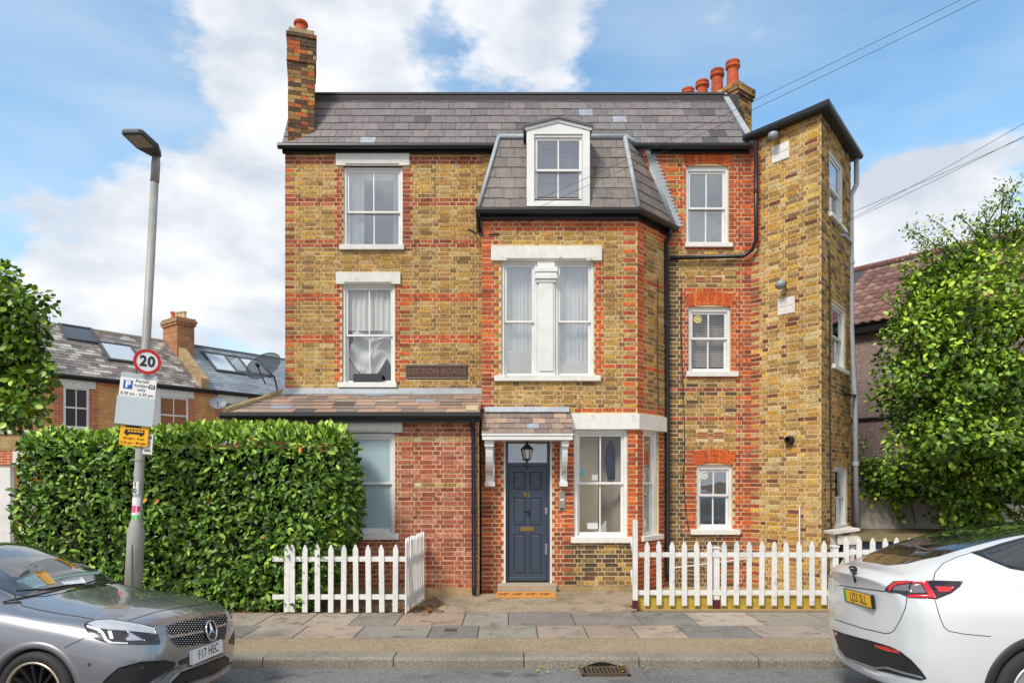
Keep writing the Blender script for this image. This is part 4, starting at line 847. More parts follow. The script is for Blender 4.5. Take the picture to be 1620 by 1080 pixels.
# satellite dish on the lean-to
dishm = mesh_mat('mesh_dish', lin(66, 70, 76), .8)
def dish(c, n, r, par_label, mastpts, m):
    t = thing('satellite_dish', par_label, 'satellite dish', mastpts[-1]); c = Vector(c); n = Vector(n).normalized(); q = n.to_track_quat('Z', 'Y').to_matrix()
    q = q @ Matrix.Diagonal((1.0, .92, 1))
    mb = MB(); pr = [(r*k/6, .12*r*(k/6)**2*2) for k in range(1, 7)]; mb.lathe(c, [(.001, 0)]+pr, 28, q); mb.f = mb.f[:-2]; mb.build('reflector', m, t, smooth=True)
    mb = MB(); ring = [c+q @ Vector((r*math.cos(a), r*math.sin(a), .24*r)) for a in [i*math.pi/14 for i in range(29)]]; mb.tube(ring, .008, 5); mb.build('rim', mat('dish_rim', lin(70, 72, 78), .5), t)
    mb = MB(); lnb = c+n*r*.9+Vector((0, 0, -r*.35)); mb.tube([c+Vector((0, 0, -r*.8)), lnb], .012, 6); mb.tube([lnb, lnb-n*.08], .028, 8); mb.build('feed_arm', blackm, t)
    mb = MB(); mb.tube([c]+[Vector(p) for p in mastpts], .016, 6); mb.build('mast', mat('dish_rim'), t)
dish(px(420, 583, 12.05), (-.25, -.75, .55), .335, 'large dark mesh satellite dish beside the left house corner', [px(434, 596, 12.2), px(440, 622, 12.2)], dishm)

# ================================================================ FENCES
picket_m = mat('white_picket_paint', lin(226, 226, 223), .55, n_scale=9, n_amt=.09, stain=.2, dark=(lin(160, 160, 140), 9, .6, .8))
maroon = mat('maroon_post_foot', lin(84, 30, 40), .6)
def picket_mesh(h, w=.075, t=.022):
    mb = MB(); mb.prism([(-w/2, 0, 0), (w/2, 0, 0), (w/2, 0, h-.07), (w*.12, 0, h), (-w*.12, 0, h), (-w/2, 0, h-.07)], (0, t, 0)); me = mb.mesh('picket'); me.materials.append(picket_m); return me
def rail(par, a, b, z, hh=.07, t=.035, back=.024):
    a, b = Vector(a), Vector(b); d = (b-a).normalized(); n = Vector((-d.y, d.x, 0)); mb = MB(); a += n*back; b += n*back
    mb.hexa([a+Vector((0, 0, z)), b+Vector((0, 0, z)), b+n*t+Vector((0, 0, z)), a+n*t+Vector((0, 0, z)), a+Vector((0, 0, z+hh)), b+Vector((0, 0, z+hh)), b+n*t+Vector((0, 0, z+hh)), a+n*t+Vector((0, 0, z+hh))]); mb.build('rail', picket_m, par)
rf_ = random.Random(11)
def post(par, x, y, z0, z1, w=.085, foot=True, cap=True):
    mb = MB(); mb.box(x-w/2, x+w/2, y, y+w, z0, z1)
    if cap: mb.box(x-w/2-.012, x+w/2+.012, y-.012, y+w+.012, z1, z1+.03)
    o = mb.build('post', picket_m, par, bevel=.004)
    if foot: mb = MB(); mb.box(x-w/2-.003, x+w/2+.003, y-.003, y+w+.003, z0, z0+.14); mb.build('post_foot', maroon, o)
def pickets(par, a, b, xs_t, h, z0):
    a, b = Vector(a), Vector(b); d = (b-a).normalized(); ang = math.atan2(d.y, d.x); me = picket_mesh(h)
    for t in xs_t:
        o = link('picket', me, par, a.lerp(b, t)+Vector((0, 0, z0+rf_.uniform(-.008, .008)))); o.rotation_euler = (rf_.uniform(-.006, .006), rf_.uniform(-.012, .012), ang)
lf = thing('picket_fence', 'low white picket fence partly under the laurel hedge', 'fence', (-2.4, 9.9, PZ))
a, b = (px(430, 0, 9.9).x, 9.9, 0), (px(640, 0, 9.9).x, 9.9, 0); LX = b[0]-a[0]
tx = [(px(x, 0, 9.9).x-a[0])/LX for x in (453, 462, 482, 502, 523, 543, 563, 583, 604, 625)]
pickets(lf, a, b, tx, px(0, 861, 9.9).z-PZ-.02, PZ+.02)
hz = lambda y, D: px(0, y, D).z
rail(lf, a, (b[0]+.03, b[1], 0), hz(888, 9.9)); rail(lf, a, (b[0]+.03, b[1], 0), hz(948, 9.9))
a, b = (px(644, 0, 9.9).x, 9.9, 0), (px(671, 0, 11.1).x, 11.1, 0)
pickets(lf, a, b, [i/9 for i in range(10)], px(0, 852, 9.9).z-PZ, PZ+.01); rail(lf, a, b, hz(888, 9.9)); rail(lf, a, b, hz(948, 9.9))
rf2 = thing('picket_fence', 'long white picket fence on a mossy board before the right wall', 'fence', (4, 10.2, PZ))
D2 = 10.2; p0 = px(1012, 0, D2).x; p1 = px(1326, 0, D2).x
pickets(rf2, (p0, D2, 0), (p1, D2, 0), [(px(x, 0, D2).x-p0)/(p1-p0) for x in (1023, 1043, 1063, 1083, 1103, 1123, 1145, 1165, 1185, 1205, 1225, 1245, 1265, 1285, 1304)], hz(856, D2)-hz(957, D2), hz(957, D2))
rail(rf2, (p0-.1, D2, 0), (p1+.1, D2, 0), hz(881, D2)); rail(rf2, (p0-.1, D2, 0), (p1+.1, D2, 0), hz(941, D2))
post(rf2, px(1135, 0, D2).x, D2+.03, PZ, hz(868, D2)); post(rf2, px(1324, 0, D2).x, D2+.03, PZ, hz(866, D2))
q0, q1 = px(1340, 0, D2+.1).x, px(1560, 0, D2+.1).x; pickets(rf2, (q0, D2+.1, 0), (q1, D2+.1, 0), [i/11 for i in range(12)], hz(851, D2)-hz(957, D2), hz(957, D2)); rail(rf2, (q0, D2+.1, 0), (q1, D2+.1, 0), hz(878, D2)); rail(rf2, (q0, D2+.1, 0), (q1, D2+.1, 0), hz(941, D2))
mb = MB(); mb.box(p0-.05, q1, D2+.065, D2+.1, PZ-.02, hz(944, D2)); mb.build('gravel_board', mat('mossy_board', lin(186, 160, 60), .85, n_scale=9, n_amt=.25, stain=.2), rf2)
gt = thing('side_gate', 'tall narrow white picket return beside the bay window, edge on', 'gate', (px(1005, 0, D2).x, D2, PZ))
gx = px(1005, 0, D2).x; post(gt, gx, D2-.02, PZ, hz(822, D2), .07, True, False)
a, b = (gx+.02, D2+.07, 0), (gx+.21, 11.5, 0); pickets(gt, a, b, [i/9 for i in range(1, 10)], hz(835, 10.5)-PZ, PZ+.03); rail(gt, a, b, .45); rail(gt, a, b, .95)
# old white timber stand by the wing corner
st = thing('timber_stand', 'weathered white timber stand beside the blue store', 'stand', tuple(px(1330, 900, 10.9)[:2])+(PZ,))
oldw = mat('weathered_white_timber', lin(212, 206, 196), .8, n_scale=12, n_amt=.2, stain=.3)
sx0, sx1 = px(1311, 0, 10.9).x, px(1353, 0, 10.9).x; z_ = hz(838, 10.9)
mb = MB(); mb.hexa([(sx0, 10.75, z_-.06), (sx1, 10.75, z_+.0), (sx1, 11.1, z_+.0), (sx0, 11.1, z_-.06), (sx0, 10.75, z_-.02), (sx1, 10.75, z_+.04), (sx1, 11.1, z_+.04), (sx0, 11.1, z_-.02)]); mb.build('top_plank', oldw, st)
mb = MB(); mb.box(sx0+.1, sx1, 10.8, 10.84, z_-.22, z_-.08); mb.build('side_plank', oldw, st)
for x in (sx0+.03, sx1-.1): mb = MB(); mb.box(x, x+.06, 10.85, 10.91, PZ, z_-.06); mb.build('leg', oldw, st)
mb = MB(); mb.tube([(sx0+.1, 10.88, z_-.7), (sx1-.02, 10.88, z_-.25)], .03, 6); mb.build('brace', oldw, st)

# ================================================================ LAMP POST WITH SIGNS
DL = 9.5; base = px(208, 0, DL); tip = px(247, 247, DL); bx, tx_ = base.x, tip.x; tzp = tip.z
axx = lambda z: bx+(tx_-bx)*(z-PZ)/(tzp-PZ)
lp_ = thing('street_lamp', 'leaning grey street lamp post with slim head at the hedge', 'lamp post', (bx, DL, PZ))
postm = mat('grey_lamp_post', lin(158, 158, 154), .55, n_scale=6, n_amt=.12, stain=.25, metal=.1)
zz = [PZ, hz(840, DL), hz(826, DL), hz(820, DL), 3.2, tzp-.35]; mb = MB(); mb.tube([(axx(z), DL, z) for z in zz], [.114, .110, .080, .066, .060, .050], 18); mb.build('shaft', postm, lp_, smooth=True)
mb = MB(); mb.box(axx(.8)+.03, axx(.8)+.036, DL-.118, DL-.11, .3, 1.15); mb.build('door_seam', mat('seam', (.06, .06, .06), .8), lp_)
headm = mat('lamp_head', lin(74, 78, 86), .45, metal=.3)
mb = MB(); mb.tube([(axx(tzp-.36), DL, tzp-.36), (axx(tzp-.1), DL, tzp-.1), (axx(tzp), DL, tzp)], [.058, .058, .05], 14); mb.build('collar', postm, lp_, smooth=True)
c = Vector((axx(tzp), DL, tzp)); tpt = px(207, 210, 8.9)
fwd = (Vector((tpt.x, tpt.y, tpt.z))-c); L_h = fwd.length; fwd.normalize(); rt = fwd.cross(Vector((0, 0, 1))).normalized(); up = rt.cross(fwd)
Q = lambda f, r, u: c+fwd*(f*L_h)+rt*r+up*u
out_ = [(-.08, .05), (.1, .10), (.35, .155), (.95, .145), (1.0, .10)]
poly = [(f, r) for f, r in out_]+[(f, -r) for f, r in reversed(out_)]
mb = MB(); mb.prism([Q(f, r, -.01) for f, r in poly], up*.07); mb.build('lamp_head', headm, lp_, bevel=.02)
mb = MB(); mb.prism([Q(f, r, -.0135) for f, r in ((.42, -.115), (.93, -.11), (.93, .11), (.42, .115))], up*.003); mb.build('led_panel', mat('led_lens', lin(150, 142, 130), .3), lp_)
def plate(name, label, cat, x, y, w, h, D=DL-.09, yaw=0, roll=R(-4)):
    p = px(x, y, D); t = thing(name, label, cat, tuple(p)); Mx = Matrix.Translation(p) @ Matrix.Rotation(yaw, 4, 'Z') @ Matrix.Rotation(R(90), 4, 'X') @ Matrix.Rotation(roll, 4, 'Z'); return t, Mx
def pbox(M_, x0, x1, y0, y1, z0, z1, name, m, par, bevel=0, rnd=0):
    mb = MB()
    mb.hexa([M_ @ Vector(q) for q in ((x0, y0, z0), (x1, y0, z0), (x1, y1, z0), (x0, y1, z0), (x0, y0, z1), (x1, y0, z1), (x1, y1, z1), (x0, y1, z1))]); return mb.build(name, m, par, bevel=bevel)
def disc(M_, r0, r1, z0, z1, name, m, par):
    mb = MB(); n = 32; R3 = M_.to_3x3()
    if r0 <= 0: mb.lathe(M_ @ Vector((0, 0, 0)), [(r1, z0), (r1, z1)], n, R3)
    else: mb.lathe(M_ @ Vector((0, 0, 0)), [(r0, z0), (r1, z0), (r1, z1), (r0, z1)], n, R3); mb.f = mb.f[:-2]
    return mb.build(name, m, par)
sw_, sbk = mat('sign_white', lin(232, 232, 232), .35), mat('sign_black', (.012, .012, .014), .4)
sred, sgrey, sblu, syel = mat('sign_red', lin(200, 26, 34), .35), mat('sign_grey', lin(176, 186, 192), .4, n_scale=3, n_amt=.05), mat('sign_blue', lin(28, 92, 170), .35), mat('sign_yellow', lin(246, 180, 20), .35)
t, Mx = plate('speed_sign', 'round red-ringed 20 speed limit sign on the lamp post', 'road sign', 233, 572, .3, .3, DL-.12, R(30))
disc(Mx, 0, .172, -.012, 0, 'disc', sw_, t); disc(Mx, .132, .172, 0, .004, 'red_ring', sred, t); text_mesh('20', .20, Mx @ Matrix.Translation((0, 0, .003)), 'numerals', sbk, t, .002, .9, .006)
t, Mx = plate('speed_sign', 'back of a round sign behind the 20 sign on the lamp post', 'road sign', 215, 574, .3, .3, DL+.02, R(-62))
disc(Mx, 0, .165, -.01, 0, 'disc', mat('sign_back_green', lin(58, 88, 78), .5), t)
t, Mx = plate('parking_sign', 'white permit holders parking sign over a blank grey plate', 'parking sign', 216, 632, .5, .7, DL-.10, R(8), R(-6))
pbox(Mx, -.235, .235, -.36, .355, -.014, 0, 'plate', sgrey, t, .006); pbox(Mx, -.235, .235, .04, .29, 0, .003, 'white_panel', sw_, t)
pbox(Mx, -.25, .25, -.355, .032, 0, .012, 'blank_panel', mat('sign_blank', lin(184, 196, 202), .35), t, .01)
pbox(Mx, -.19, -.07, .135, .255, .003, .005, 'blue_square', sblu, t); text_mesh('P', .13, Mx @ Matrix.Translation((-.13, .195, .005)), 'letter', sw_, t, .001, 1, .006)
for tx, x, y, s in (('Permit', .05, .255, .062), ('holders', .05, .195, .062), ('only', .05, .14, .062), ('8.30 am - 6.30 pm', 0, .075, .056)): text_mesh(tx, s, Mx @ Matrix.Translation((x, y, .0035)), 'lettering', sbk, t, .001, .95, .001)
pbox(Mx, .145, .222, .165, .225, .003, .005, 'zone_box', sbk, t); text_mesh('EZ', .05, Mx @ Matrix.Translation((.184, .195, .005)), 'letter', sw_, t, .001, 1, .001)
t, Mx = plate('loading_sign', 'yellow sign with black lorry and bus below the permit sign', 'road sign', 212, 689, .37, .28, DL-.085, R(8), R(-5))
pbox(Mx, -.185, .185, -.14, .17, -.01, 0, 'plate', syel, t, .006)
def pict(pts, nm='pictogram'):
    mb = MB(); mb.prism([Mx @ Vector((x, y, .0005)) for x, y in pts], Mx.to_3x3() @ Vector((0, 0, .002))); mb.build(nm, sbk, t)
pict([(-.13, .02), (.13, .02), (.13, .085), (-.11, .085), (-.13, .05)]); pict([(-.12, .11), (.08, .11), (.08, .16), (-.06, .16), (-.06, .14), (-.12, .135)])
for x in (-.09, .09): disc(Mx @ Matrix.Translation((x, .02, 0)), 0, .022, 0, .003, 'wheel', sbk, t)
for i in range(5): pbox(Mx, -.085+i*.042, -.055+i*.042, .05, .072, .002, .0032, 'bus_window', syel, t)
for tx, y in (("M'night - 8 am", -.04), ("6.30 pm - M'night", -.10)): text_mesh(tx, .045, Mx @ Matrix.Translation((0, y, .0005)), 'lettering', sbk, t, .001, .95, .001)
t, Mx = plate('notice', 'narrow white notice with red circle behind the yellow sign', 'road sign', 234, 702, .12, .28, DL-.03, R(8), R(-4))
pbox(Mx, -.06, .06, -.14, .14, -.006, 0, 'plate', sw_, t); disc(Mx, .024, .034, 0, .003, 'red_ring', sred, t); pbox(Mx, -.045, .045, .07, .11, 0, .002, 'print', mat('print_grey', lin(120, 120, 130), .5), t); pbox(Mx, -.04, .04, -.11, -.08, 0, .002, 'print', MATS['print_grey'], t)
def wrap(y0, y1, a0, a1, m, nm, par):     # sticker bent round the shaft
    za, zb = hz(y1, DL), hz(y0, DL); mb = MB(); n = 8; vs = []
    for i in range(n+1):
        a = R(a0+(a1-a0)*i/n)
        for z in (za, zb): vs.append((axx(z)+.0675*math.sin(a), DL-.0675*math.cos(a), z))
    mb.add(vs, [(2*i, 2*i+2, 2*i+3, 2*i+1) for i in range(n)]); return mb.build(nm, m, par)
n10 = wrap(761, 781, -50, 32, sw_, 'number_sticker', lp_)
for ch, y in (('1', 766), ('0', 776)):
    z = hz(y, DL); text_mesh(ch, .1, Matrix.Translation((axx(z)-.012, DL-.0695, z)) @ Matrix.Rotation(R(90), 4, 'X'), 'numeral', sbk, n10, .001, 1, .002)
wrap(786, 834, -70, 60, sw_, 'sticker', lp_); wrap(799, 810, -68, 15, mat('sticker_pink', lin(226, 20, 104), .4), 'sticker_band', lp_); wrap(800, 809, 24, 58, MATS['sticker_pink'], 'sticker_band', lp_)
wrap(814, 825, -68, 15, mat('sticker_green', lin(60, 200, 60), .4), 'sticker_band', lp_); wrap(814, 822, 24, 58, MATS['sticker_green'], 'sticker_band', lp_)
for y in (707, 728): z = hz(y, DL); mb = MB(); mb.tube([(axx(z), DL, z-.01), (axx(z+.02), DL, z+.01)], .069, 18); mb.build('band_clip', mat('band', lin(150, 140, 110), .5), lp_)

# ================================================================ HEDGE
leafm = mat('leaf', attr=True, rough=.42, spec=.45, n_scale=30, n_amt=.12)
LB0 = dict(x0=-7.40, x1=-2.38, y0=9.96, y1=11.05, z0=.12, z1=2.80)
hd = thing('hedge', 'clipped cherry laurel hedge behind the street lamp', 'hedge', (-5, 10.4, PZ))
def hedge_pts(n):
    b = LB0; Lx, Ly, Lz = b['x1']-b['x0'], b['y1']-b['y0'], b['z1']-b['z0']; ar = np.array([Lx*Lz, Lx*Ly*1.3, Ly*Lz*1.2, Ly*Lz*.5]); fc = rng.choice(4, n, p=ar/ar.sum()); u, v = rng.random(n), rng.random(n)
    p = np.zeros((n, 3)); p[:, 0] = b['x0']+Lx*u; p[:, 1] = b['y0']+Ly*v; p[:, 2] = b['z0']+Lz*v
    m0 = fc == 0; p[m0, 1] = b['y0']; m1 = fc == 1; p[m1, 2] = b['z1']; p[m1, 1] = b['y0']+Ly*v[m1]
    m2 = fc == 2; p[m2, 0] = b['x1']; p[m2, 1] = b['y0']+Ly*u[m2]; m3 = fc == 3; p[m3, 0] = b['x0']; p[m3, 1] = b['y0']+Ly*u[m3]
    r = .28; lo = np.array([b['x0']+r, b['y0']+r, b['z0']-1]); hi = np.array([b['x1']-r, b['y1']-r, b['z1']-r]); q = np.clip(p, lo, hi); d = p-q; nn = d/(np.linalg.norm(d, axis=1, keepdims=True)+1e-9)
    p = q+nn*r
    bump = np.array([noise.noise(Vector(a)*1.3)*.10+noise.noise(Vector(a)*4)*.05 for a in p]); p += nn*bump[:, None]
    z = p[:, 2]; xr = b['x1']-.16*np.clip((z-1.7)/1.0, 0, 1)**2-.62*np.clip((1.5-z)/1.4, 0, 1)**1.6; xl = b['x0']+.12*np.clip((z-1.7)/1.0, 0, 1)**2
    f = (p[:, 0]-b['x0'])/Lx; p[:, 0] = xl+f*(xr-xl); p[:, 2] = z-.10*np.clip(1-f*1.4, 0, 1)*np.clip((z-1)/1.7, 0, 1)
    return p, nn
G_D, G_M, G_L = np.array(lin(54, 82, 30)), np.array(lin(102, 142, 46)), np.array(lin(176, 206, 78))
def leaf_cols(n, t):      # t 0..1 dark to pale green, pale for new hedge growth
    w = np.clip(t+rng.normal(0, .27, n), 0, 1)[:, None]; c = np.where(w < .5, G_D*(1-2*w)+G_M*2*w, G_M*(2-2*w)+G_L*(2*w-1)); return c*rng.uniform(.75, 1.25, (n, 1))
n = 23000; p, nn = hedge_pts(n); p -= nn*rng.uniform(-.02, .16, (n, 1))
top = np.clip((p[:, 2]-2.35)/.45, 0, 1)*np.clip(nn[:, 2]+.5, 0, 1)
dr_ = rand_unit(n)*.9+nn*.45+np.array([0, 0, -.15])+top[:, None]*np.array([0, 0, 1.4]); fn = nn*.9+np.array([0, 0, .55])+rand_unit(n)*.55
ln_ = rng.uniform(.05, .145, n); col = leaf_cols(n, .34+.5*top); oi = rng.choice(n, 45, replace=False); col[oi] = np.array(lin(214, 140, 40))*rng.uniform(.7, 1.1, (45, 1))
p2 = p.copy(); p2[:, 2] += top*rng.random(n)*.06
front = np.argsort(p2[:, 1]+np.abs(p2[:, 0]+4.6)*.05+(nn[:, 1] > -.5)*5+rng.random(n)*.12)[:300]; rest_ = np.setdiff1d(np.arange(n), front)
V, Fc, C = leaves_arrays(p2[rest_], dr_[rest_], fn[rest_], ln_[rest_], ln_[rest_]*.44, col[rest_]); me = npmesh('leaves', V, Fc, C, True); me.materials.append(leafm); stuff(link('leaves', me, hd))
V, Fc, C = leaves_arrays(p2[front], dr_[front], fn[front], ln_[front], ln_[front]*.44, col[front])
for i in range(300):
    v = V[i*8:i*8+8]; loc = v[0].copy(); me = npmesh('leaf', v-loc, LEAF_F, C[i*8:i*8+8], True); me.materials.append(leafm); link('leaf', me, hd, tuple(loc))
mb = MB(); b_ = LB0; mb.box(b_['x0']+.3, b_['x1']-.75, b_['y0']+.25, b_['y1']-.2, PZ, b_['z1']-.3); mb.box(b_['x0']+.3, b_['x1']-.35, b_['y0']+.25, b_['y1']-.2, 1.2, b_['z1']-.35); mb.build('inner_shade', mat('hedge_core_shade', lin(34, 38, 20), .95, n_scale=20, n_amt=.4), hd)  # solid boxes behind the leaves; the hedge's inner shade is put into their colour
mb = MB()
for i in range(26):
    x = random.uniform(-7.3, -3.1); mb.tube([(x, 10.2, PZ), (x+random.uniform(-.2, .2), 10.1, .7), (x+random.uniform(-.4, .4), 10.0, 1.4)], [.025, .018, .008], 5)
mb.build('stem', mat('bark', lin(84, 70, 54), .95, n_scale=20, n_amt=.3), hd)
# leaf litter along the fence foot
n = 420; pos = np.column_stack([rng.uniform(-4.2, -1.0, n), rng.uniform(9.9, 10.5, n), np.full(n, PZ+.012)]); d = rand_unit(n); d[:, 2] *= .15; nr = np.tile((0, 0, 1.), (n, 1))+rand_unit(n)*.4
cl_ = np.array([jit(random.choice([lin(150, 100, 56), lin(120, 80, 50), lin(176, 120, 60), lin(110, 96, 60)]), .2) for _ in range(n)]); V, Fc, C = leaves_arrays(pos, d, nr, rng.uniform(.05, .1, n), rng.uniform(.025, .045, n), cl_); me = npmesh('leaf_litter', V, Fc, C); me.materials.append(leafm); o = link('leaf_litter', me); stuff(o); tag(o, 'dry brown fallen leaves at the foot of the left fence', 'leaves')

# ================================================================ TREES AND IVY
barkm = mat('bark')
def crown(name, par, clumps, per, ll, wr, tint, droop=.3, seed=1, m=leafm):
    P_, D_, N__, Ls_, C_ = [], [], [], [], []
    for (c, r, t) in clumps:
        k = int(per*(r/.5)**2); u = rand_unit(k); rad = r*(1-rng.random(k)**2*.55); q = np.array(c)+u*rad[:, None]*np.array([1, 1, .8])
        P_.append(q); D_.append(u*.6+rand_unit(k)*.8+np.array([0, 0, -droop])); N__.append(u*.7+np.array([0, 0, .7])+rand_unit(k)*.5); Ls_.append(rng.uniform(*ll, k)); C_.append(leaf_cols(k, t+.18*u[:, 2]))  # leaves get paler towards the top of each clump
    P_, D_, N__, Ls_, C_ = map(np.concatenate, (P_, D_, N__, Ls_, C_)); V, Fc, C = leaves_arrays(P_, D_, N__, Ls_, Ls_*wr, C_*np.array(tint)); me = npmesh(name, V, Fc, C, True); me.materials.append(m); return stuff(link(name, me, par))
def limb(par, pts, r, name='branch'): mb = MB(); mb.tube(pts, r, 7); return mb.build(name, barkm, par, smooth=True)
tr = thing('tree', 'large leafy green tree overhanging the wall beside the white car', 'tree', (9.0, 13.2, PZ))
limb(tr, [(9.0, 13.2, PZ), (8.95, 13.2, 1.6), (8.8, 13.1, 3.0), (8.9, 13.1, 4.4)], [.20, .17, .13, .08], 'trunk')
cl_ = []; rt_ = random.Random(3)
def tpx(x, y, D): return tuple(px(x, y, D))
for i in range(150):
    x = rt_.uniform(1412, 1660); y = rt_.uniform(400, 760); 
    ex = ((x-1570)/165)**2+((y-575)/205)**2
    if ex > 1 or (x < 1450 and y < 440) or (y < 470 and rt_.random() < .45): continue
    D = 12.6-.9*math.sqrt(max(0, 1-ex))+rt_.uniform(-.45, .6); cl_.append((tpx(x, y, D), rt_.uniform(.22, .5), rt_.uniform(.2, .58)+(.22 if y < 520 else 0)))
for x, y in ((1420, 560), (1408, 630), (1425, 690), (1412, 600), (1440, 500), (1470, 450), (1500, 430), (1540, 400), (1430, 740), (1600, 370), (1450, 640)): cl_.append((tpx(x, y, 12.3), .36, .42))
for i in range(40): cl_.append((tpx(rt_.uniform(1440, 1640), rt_.uniform(690, 790), rt_.uniform(12.3, 13.2)), rt_.uniform(.22, .42), rt_.uniform(.15, .5)))
for i in range(26): cl_.append((tpx(rt_.uniform(1500, 1625), rt_.uniform(770, 825), rt_.uniform(12.5, 12.9)), rt_.uniform(.14, .26), rt_.uniform(.25, .6)))
for i in range(20): cl_.append((tpx(rt_.uniform(1440, 1630), rt_.uniform(500, 700), rt_.uniform(12.6, 13.2)), rt_.uniform(.35, .5), .15))  # rear clumps in darker green: shade deep in the crown put into leaf colour
for c, r, t in cl_[::5]: limb(tr, [(8.85, 13.1, 3.0), tuple((np.array((8.85, 13.1, 3.0))+np.array(c))/2+np.array((0, 0, .3))), c], [.06, .035, .012])
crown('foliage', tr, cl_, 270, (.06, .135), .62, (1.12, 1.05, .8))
# long feathery shoots at the top
P_, D_, N__, Ls_, C_ = [], [], [], [], []
for (x0, y0, x1, y1) in ((1520, 430, 1430, 360), (1540, 420, 1470, 345), (1560, 400, 1510, 340), (1560, 400, 1560, 320), (1580, 390, 1590, 290), (1600, 400, 1620, 330), (1540, 420, 1450, 385), (1570, 390, 1540, 360), (1590, 380, 1600, 310), (1600, 420, 1640, 300), (1510, 450, 1450, 400), (1550, 380, 1615, 285), (1570, 420, 1530, 380), (1610, 380, 1580, 350), (1480, 480, 1420, 420), (1460, 520, 1400, 470), (1440, 560, 1392, 530), (1500, 450, 1440, 372), (1590, 430, 1640, 360), (1530, 440, 1480, 380), (1450, 600, 1396, 610), (1460, 680, 1402, 720)):
    a, b = np.array(tpx(x0, y0, 12.2)), np.array(tpx(x1, y1, 11.9)); mid_ = (a+b)/2+np.array((0, 0, .25)); pts = [tuple(a*(1-t)**2+2*mid_*t*(1-t)+b*t*t) for t in np.linspace(0, 1, 9)]; limb(tr, pts, [.016-.0016*i for i in range(9)], 'shoot')
    k = 130; tt = rng.random(k)[:, None]; q = a*(1-tt)**2+2*mid_*tt*(1-tt)+b*tt**2+rng.normal(0, .07, (k, 3)); P_.append(q); D_.append((b-a)*.5+rand_unit(k)+np.array((0, 0, -.3))); N__.append(rand_unit(k)*.5+np.array((0, -.2, .9))); Ls_.append(rng.uniform(.05, .10, k)); C_.append(leaf_cols(k, .58))
P_, D_, N__, Ls_, C_ = map(np.concatenate, (P_, D_, N__, Ls_, C_)); V, Fc, C = leaves_arrays(P_, D_, N__, Ls_, Ls_*.4, C_); me = npmesh('shoot_leaves', V, Fc, C, True); me.materials.append(leafm); stuff(link('shoot_leaves', me, tr))
# tree at the left edge
tl_ = thing('tree', 'leafy maple at the left edge before the terrace', 'tree', tuple(px(-40, 0, 14)[:2])+(.08,))
bxp = px(-40, 0, 14).x; limb(tl_, [(bxp, 14, .08), (bxp, 14, 2.5), (bxp+.2, 14, 4)], [.16, .13, .07], 'trunk'); cl_ = []
for i in range(110):
    x, y = rt_.uniform(-130, 66), rt_.uniform(420, 670)
    if ((x+35)/112)**2+((y-550)/135)**2 > 1: continue
    cl_.append((tpx(x, y, 14+rt_.uniform(-.7, .7)), rt_.uniform(.26, .42), .4))
for x, y in ((10, 430), (25, 465), (55, 520), (62, 570), (70, 615), (45, 640), (60, 655), (5, 655), (30, 600)): cl_.append((tpx(x, y, 13.7), .26, .55))
for c, r, t in cl_[::4]: limb(tl_, [(bxp+.1, 14, 3.2), tuple((np.array((bxp, 14, 3.4))+np.array(c))/2), c], [.05, .03, .01])
crown('foliage', tl_, cl_, 170, (.10, .18), .72, (1.05, 1, .75))
# white garden wall with ivy, and the blue store before it
gw_ = mat('white_render_wall', lin(206, 200, 190), .9, n_scale=6, n_amt=.12, bump=.3, b_scale=25, stain=.35)
wl0 = thing('garden_wall', 'stained white rendered block wall under trailing ivy', 'wall', (9, 14.3, PZ))
wx = px(1362, 0, 14.2).x
for k in range(5):
    x = wx-(.4 if k % 2 else .0)
    while x < 13.5:
        mb = MB(); mb.box(max(x, wx)+.004, x+.89, 14.2+random.uniform(-.004, .004), 14.42, .075+k*.43+.004, .075+(k+1)*.43-.004); mb.build('block', gw_, wl0); x += .9
mb = MB(); mb.box(wx+.01, 13.4, 14.215, 14.40, .075, 2.2); mb.build('joint_mortar', mat('block_joint', lin(150, 142, 130), .95), wl0)
iv = thing('ivy', 'ivy trailing over the white wall and up the grey pipe', 'ivy', (8.5, 14.1, 2.2)); cl_ = []
for i in range(46):
    x = rt_.uniform(1362, 1600); y = 758+rt_.uniform(-32, 20)+(12 if x > 1440 else 0); cl_.append((tpx(x, y, 14.0), rt_.uniform(.14, .30), .45))
for x, y in ((1362, 700), (1358, 726), (1366, 745), (1356, 770), (1372, 780), (1418, 800), (1425, 815), (1480, 795), (1475, 812), (1500, 800), (1505, 780), (1550, 800), (1400, 775), (1382, 790)): cl_.append((tpx(x, y, 13.95), .13, .5))
for i in range(34): cl_.append((tpx(rt_.uniform(1366, 1520), rt_.uniform(735, 790), 13.95), rt_.uniform(.14, .28), rt_.uniform(.4, .65)))
crown('foliage', iv, cl_, 260, (.06, .11), .8, (1.05, 1, .8))
for i in range(9):
    x = rt_.uniform(1370, 1560); limb(iv, [tpx(x, 750, 14.1), tpx(x+rt_.uniform(-8, 8), 790, 14.15), tpx(x+rt_.uniform(-12, 12), 828, 14.15)], [.012, .009, .006], 'stem')
bs = thing('blue_store', 'low slate-blue boarded bin store with mossy flat roof', 'shed', (7.5, 11.9, PZ)); bx0, bx1 = px(1350, 0, 11.8).x, 10.5; bzt = hz(856, 11.8)
navy = mat('blue_board_paint', lin(66, 82, 106), .5, n_scale=8, n_amt=.12)
x = bx0
while x < bx1: mb = MB(); mb.box(x+.003, x+.137, 11.8, 11.83, PZ, bzt-.02); mb.build('board', navy, bs); x += .14
mb = MB(); mb.box(bx0, bx1, 11.832, 14.15, PZ, bzt-.02); mb.build('store_body', mat('store_dark', lin(50, 60, 76), .8), bs)
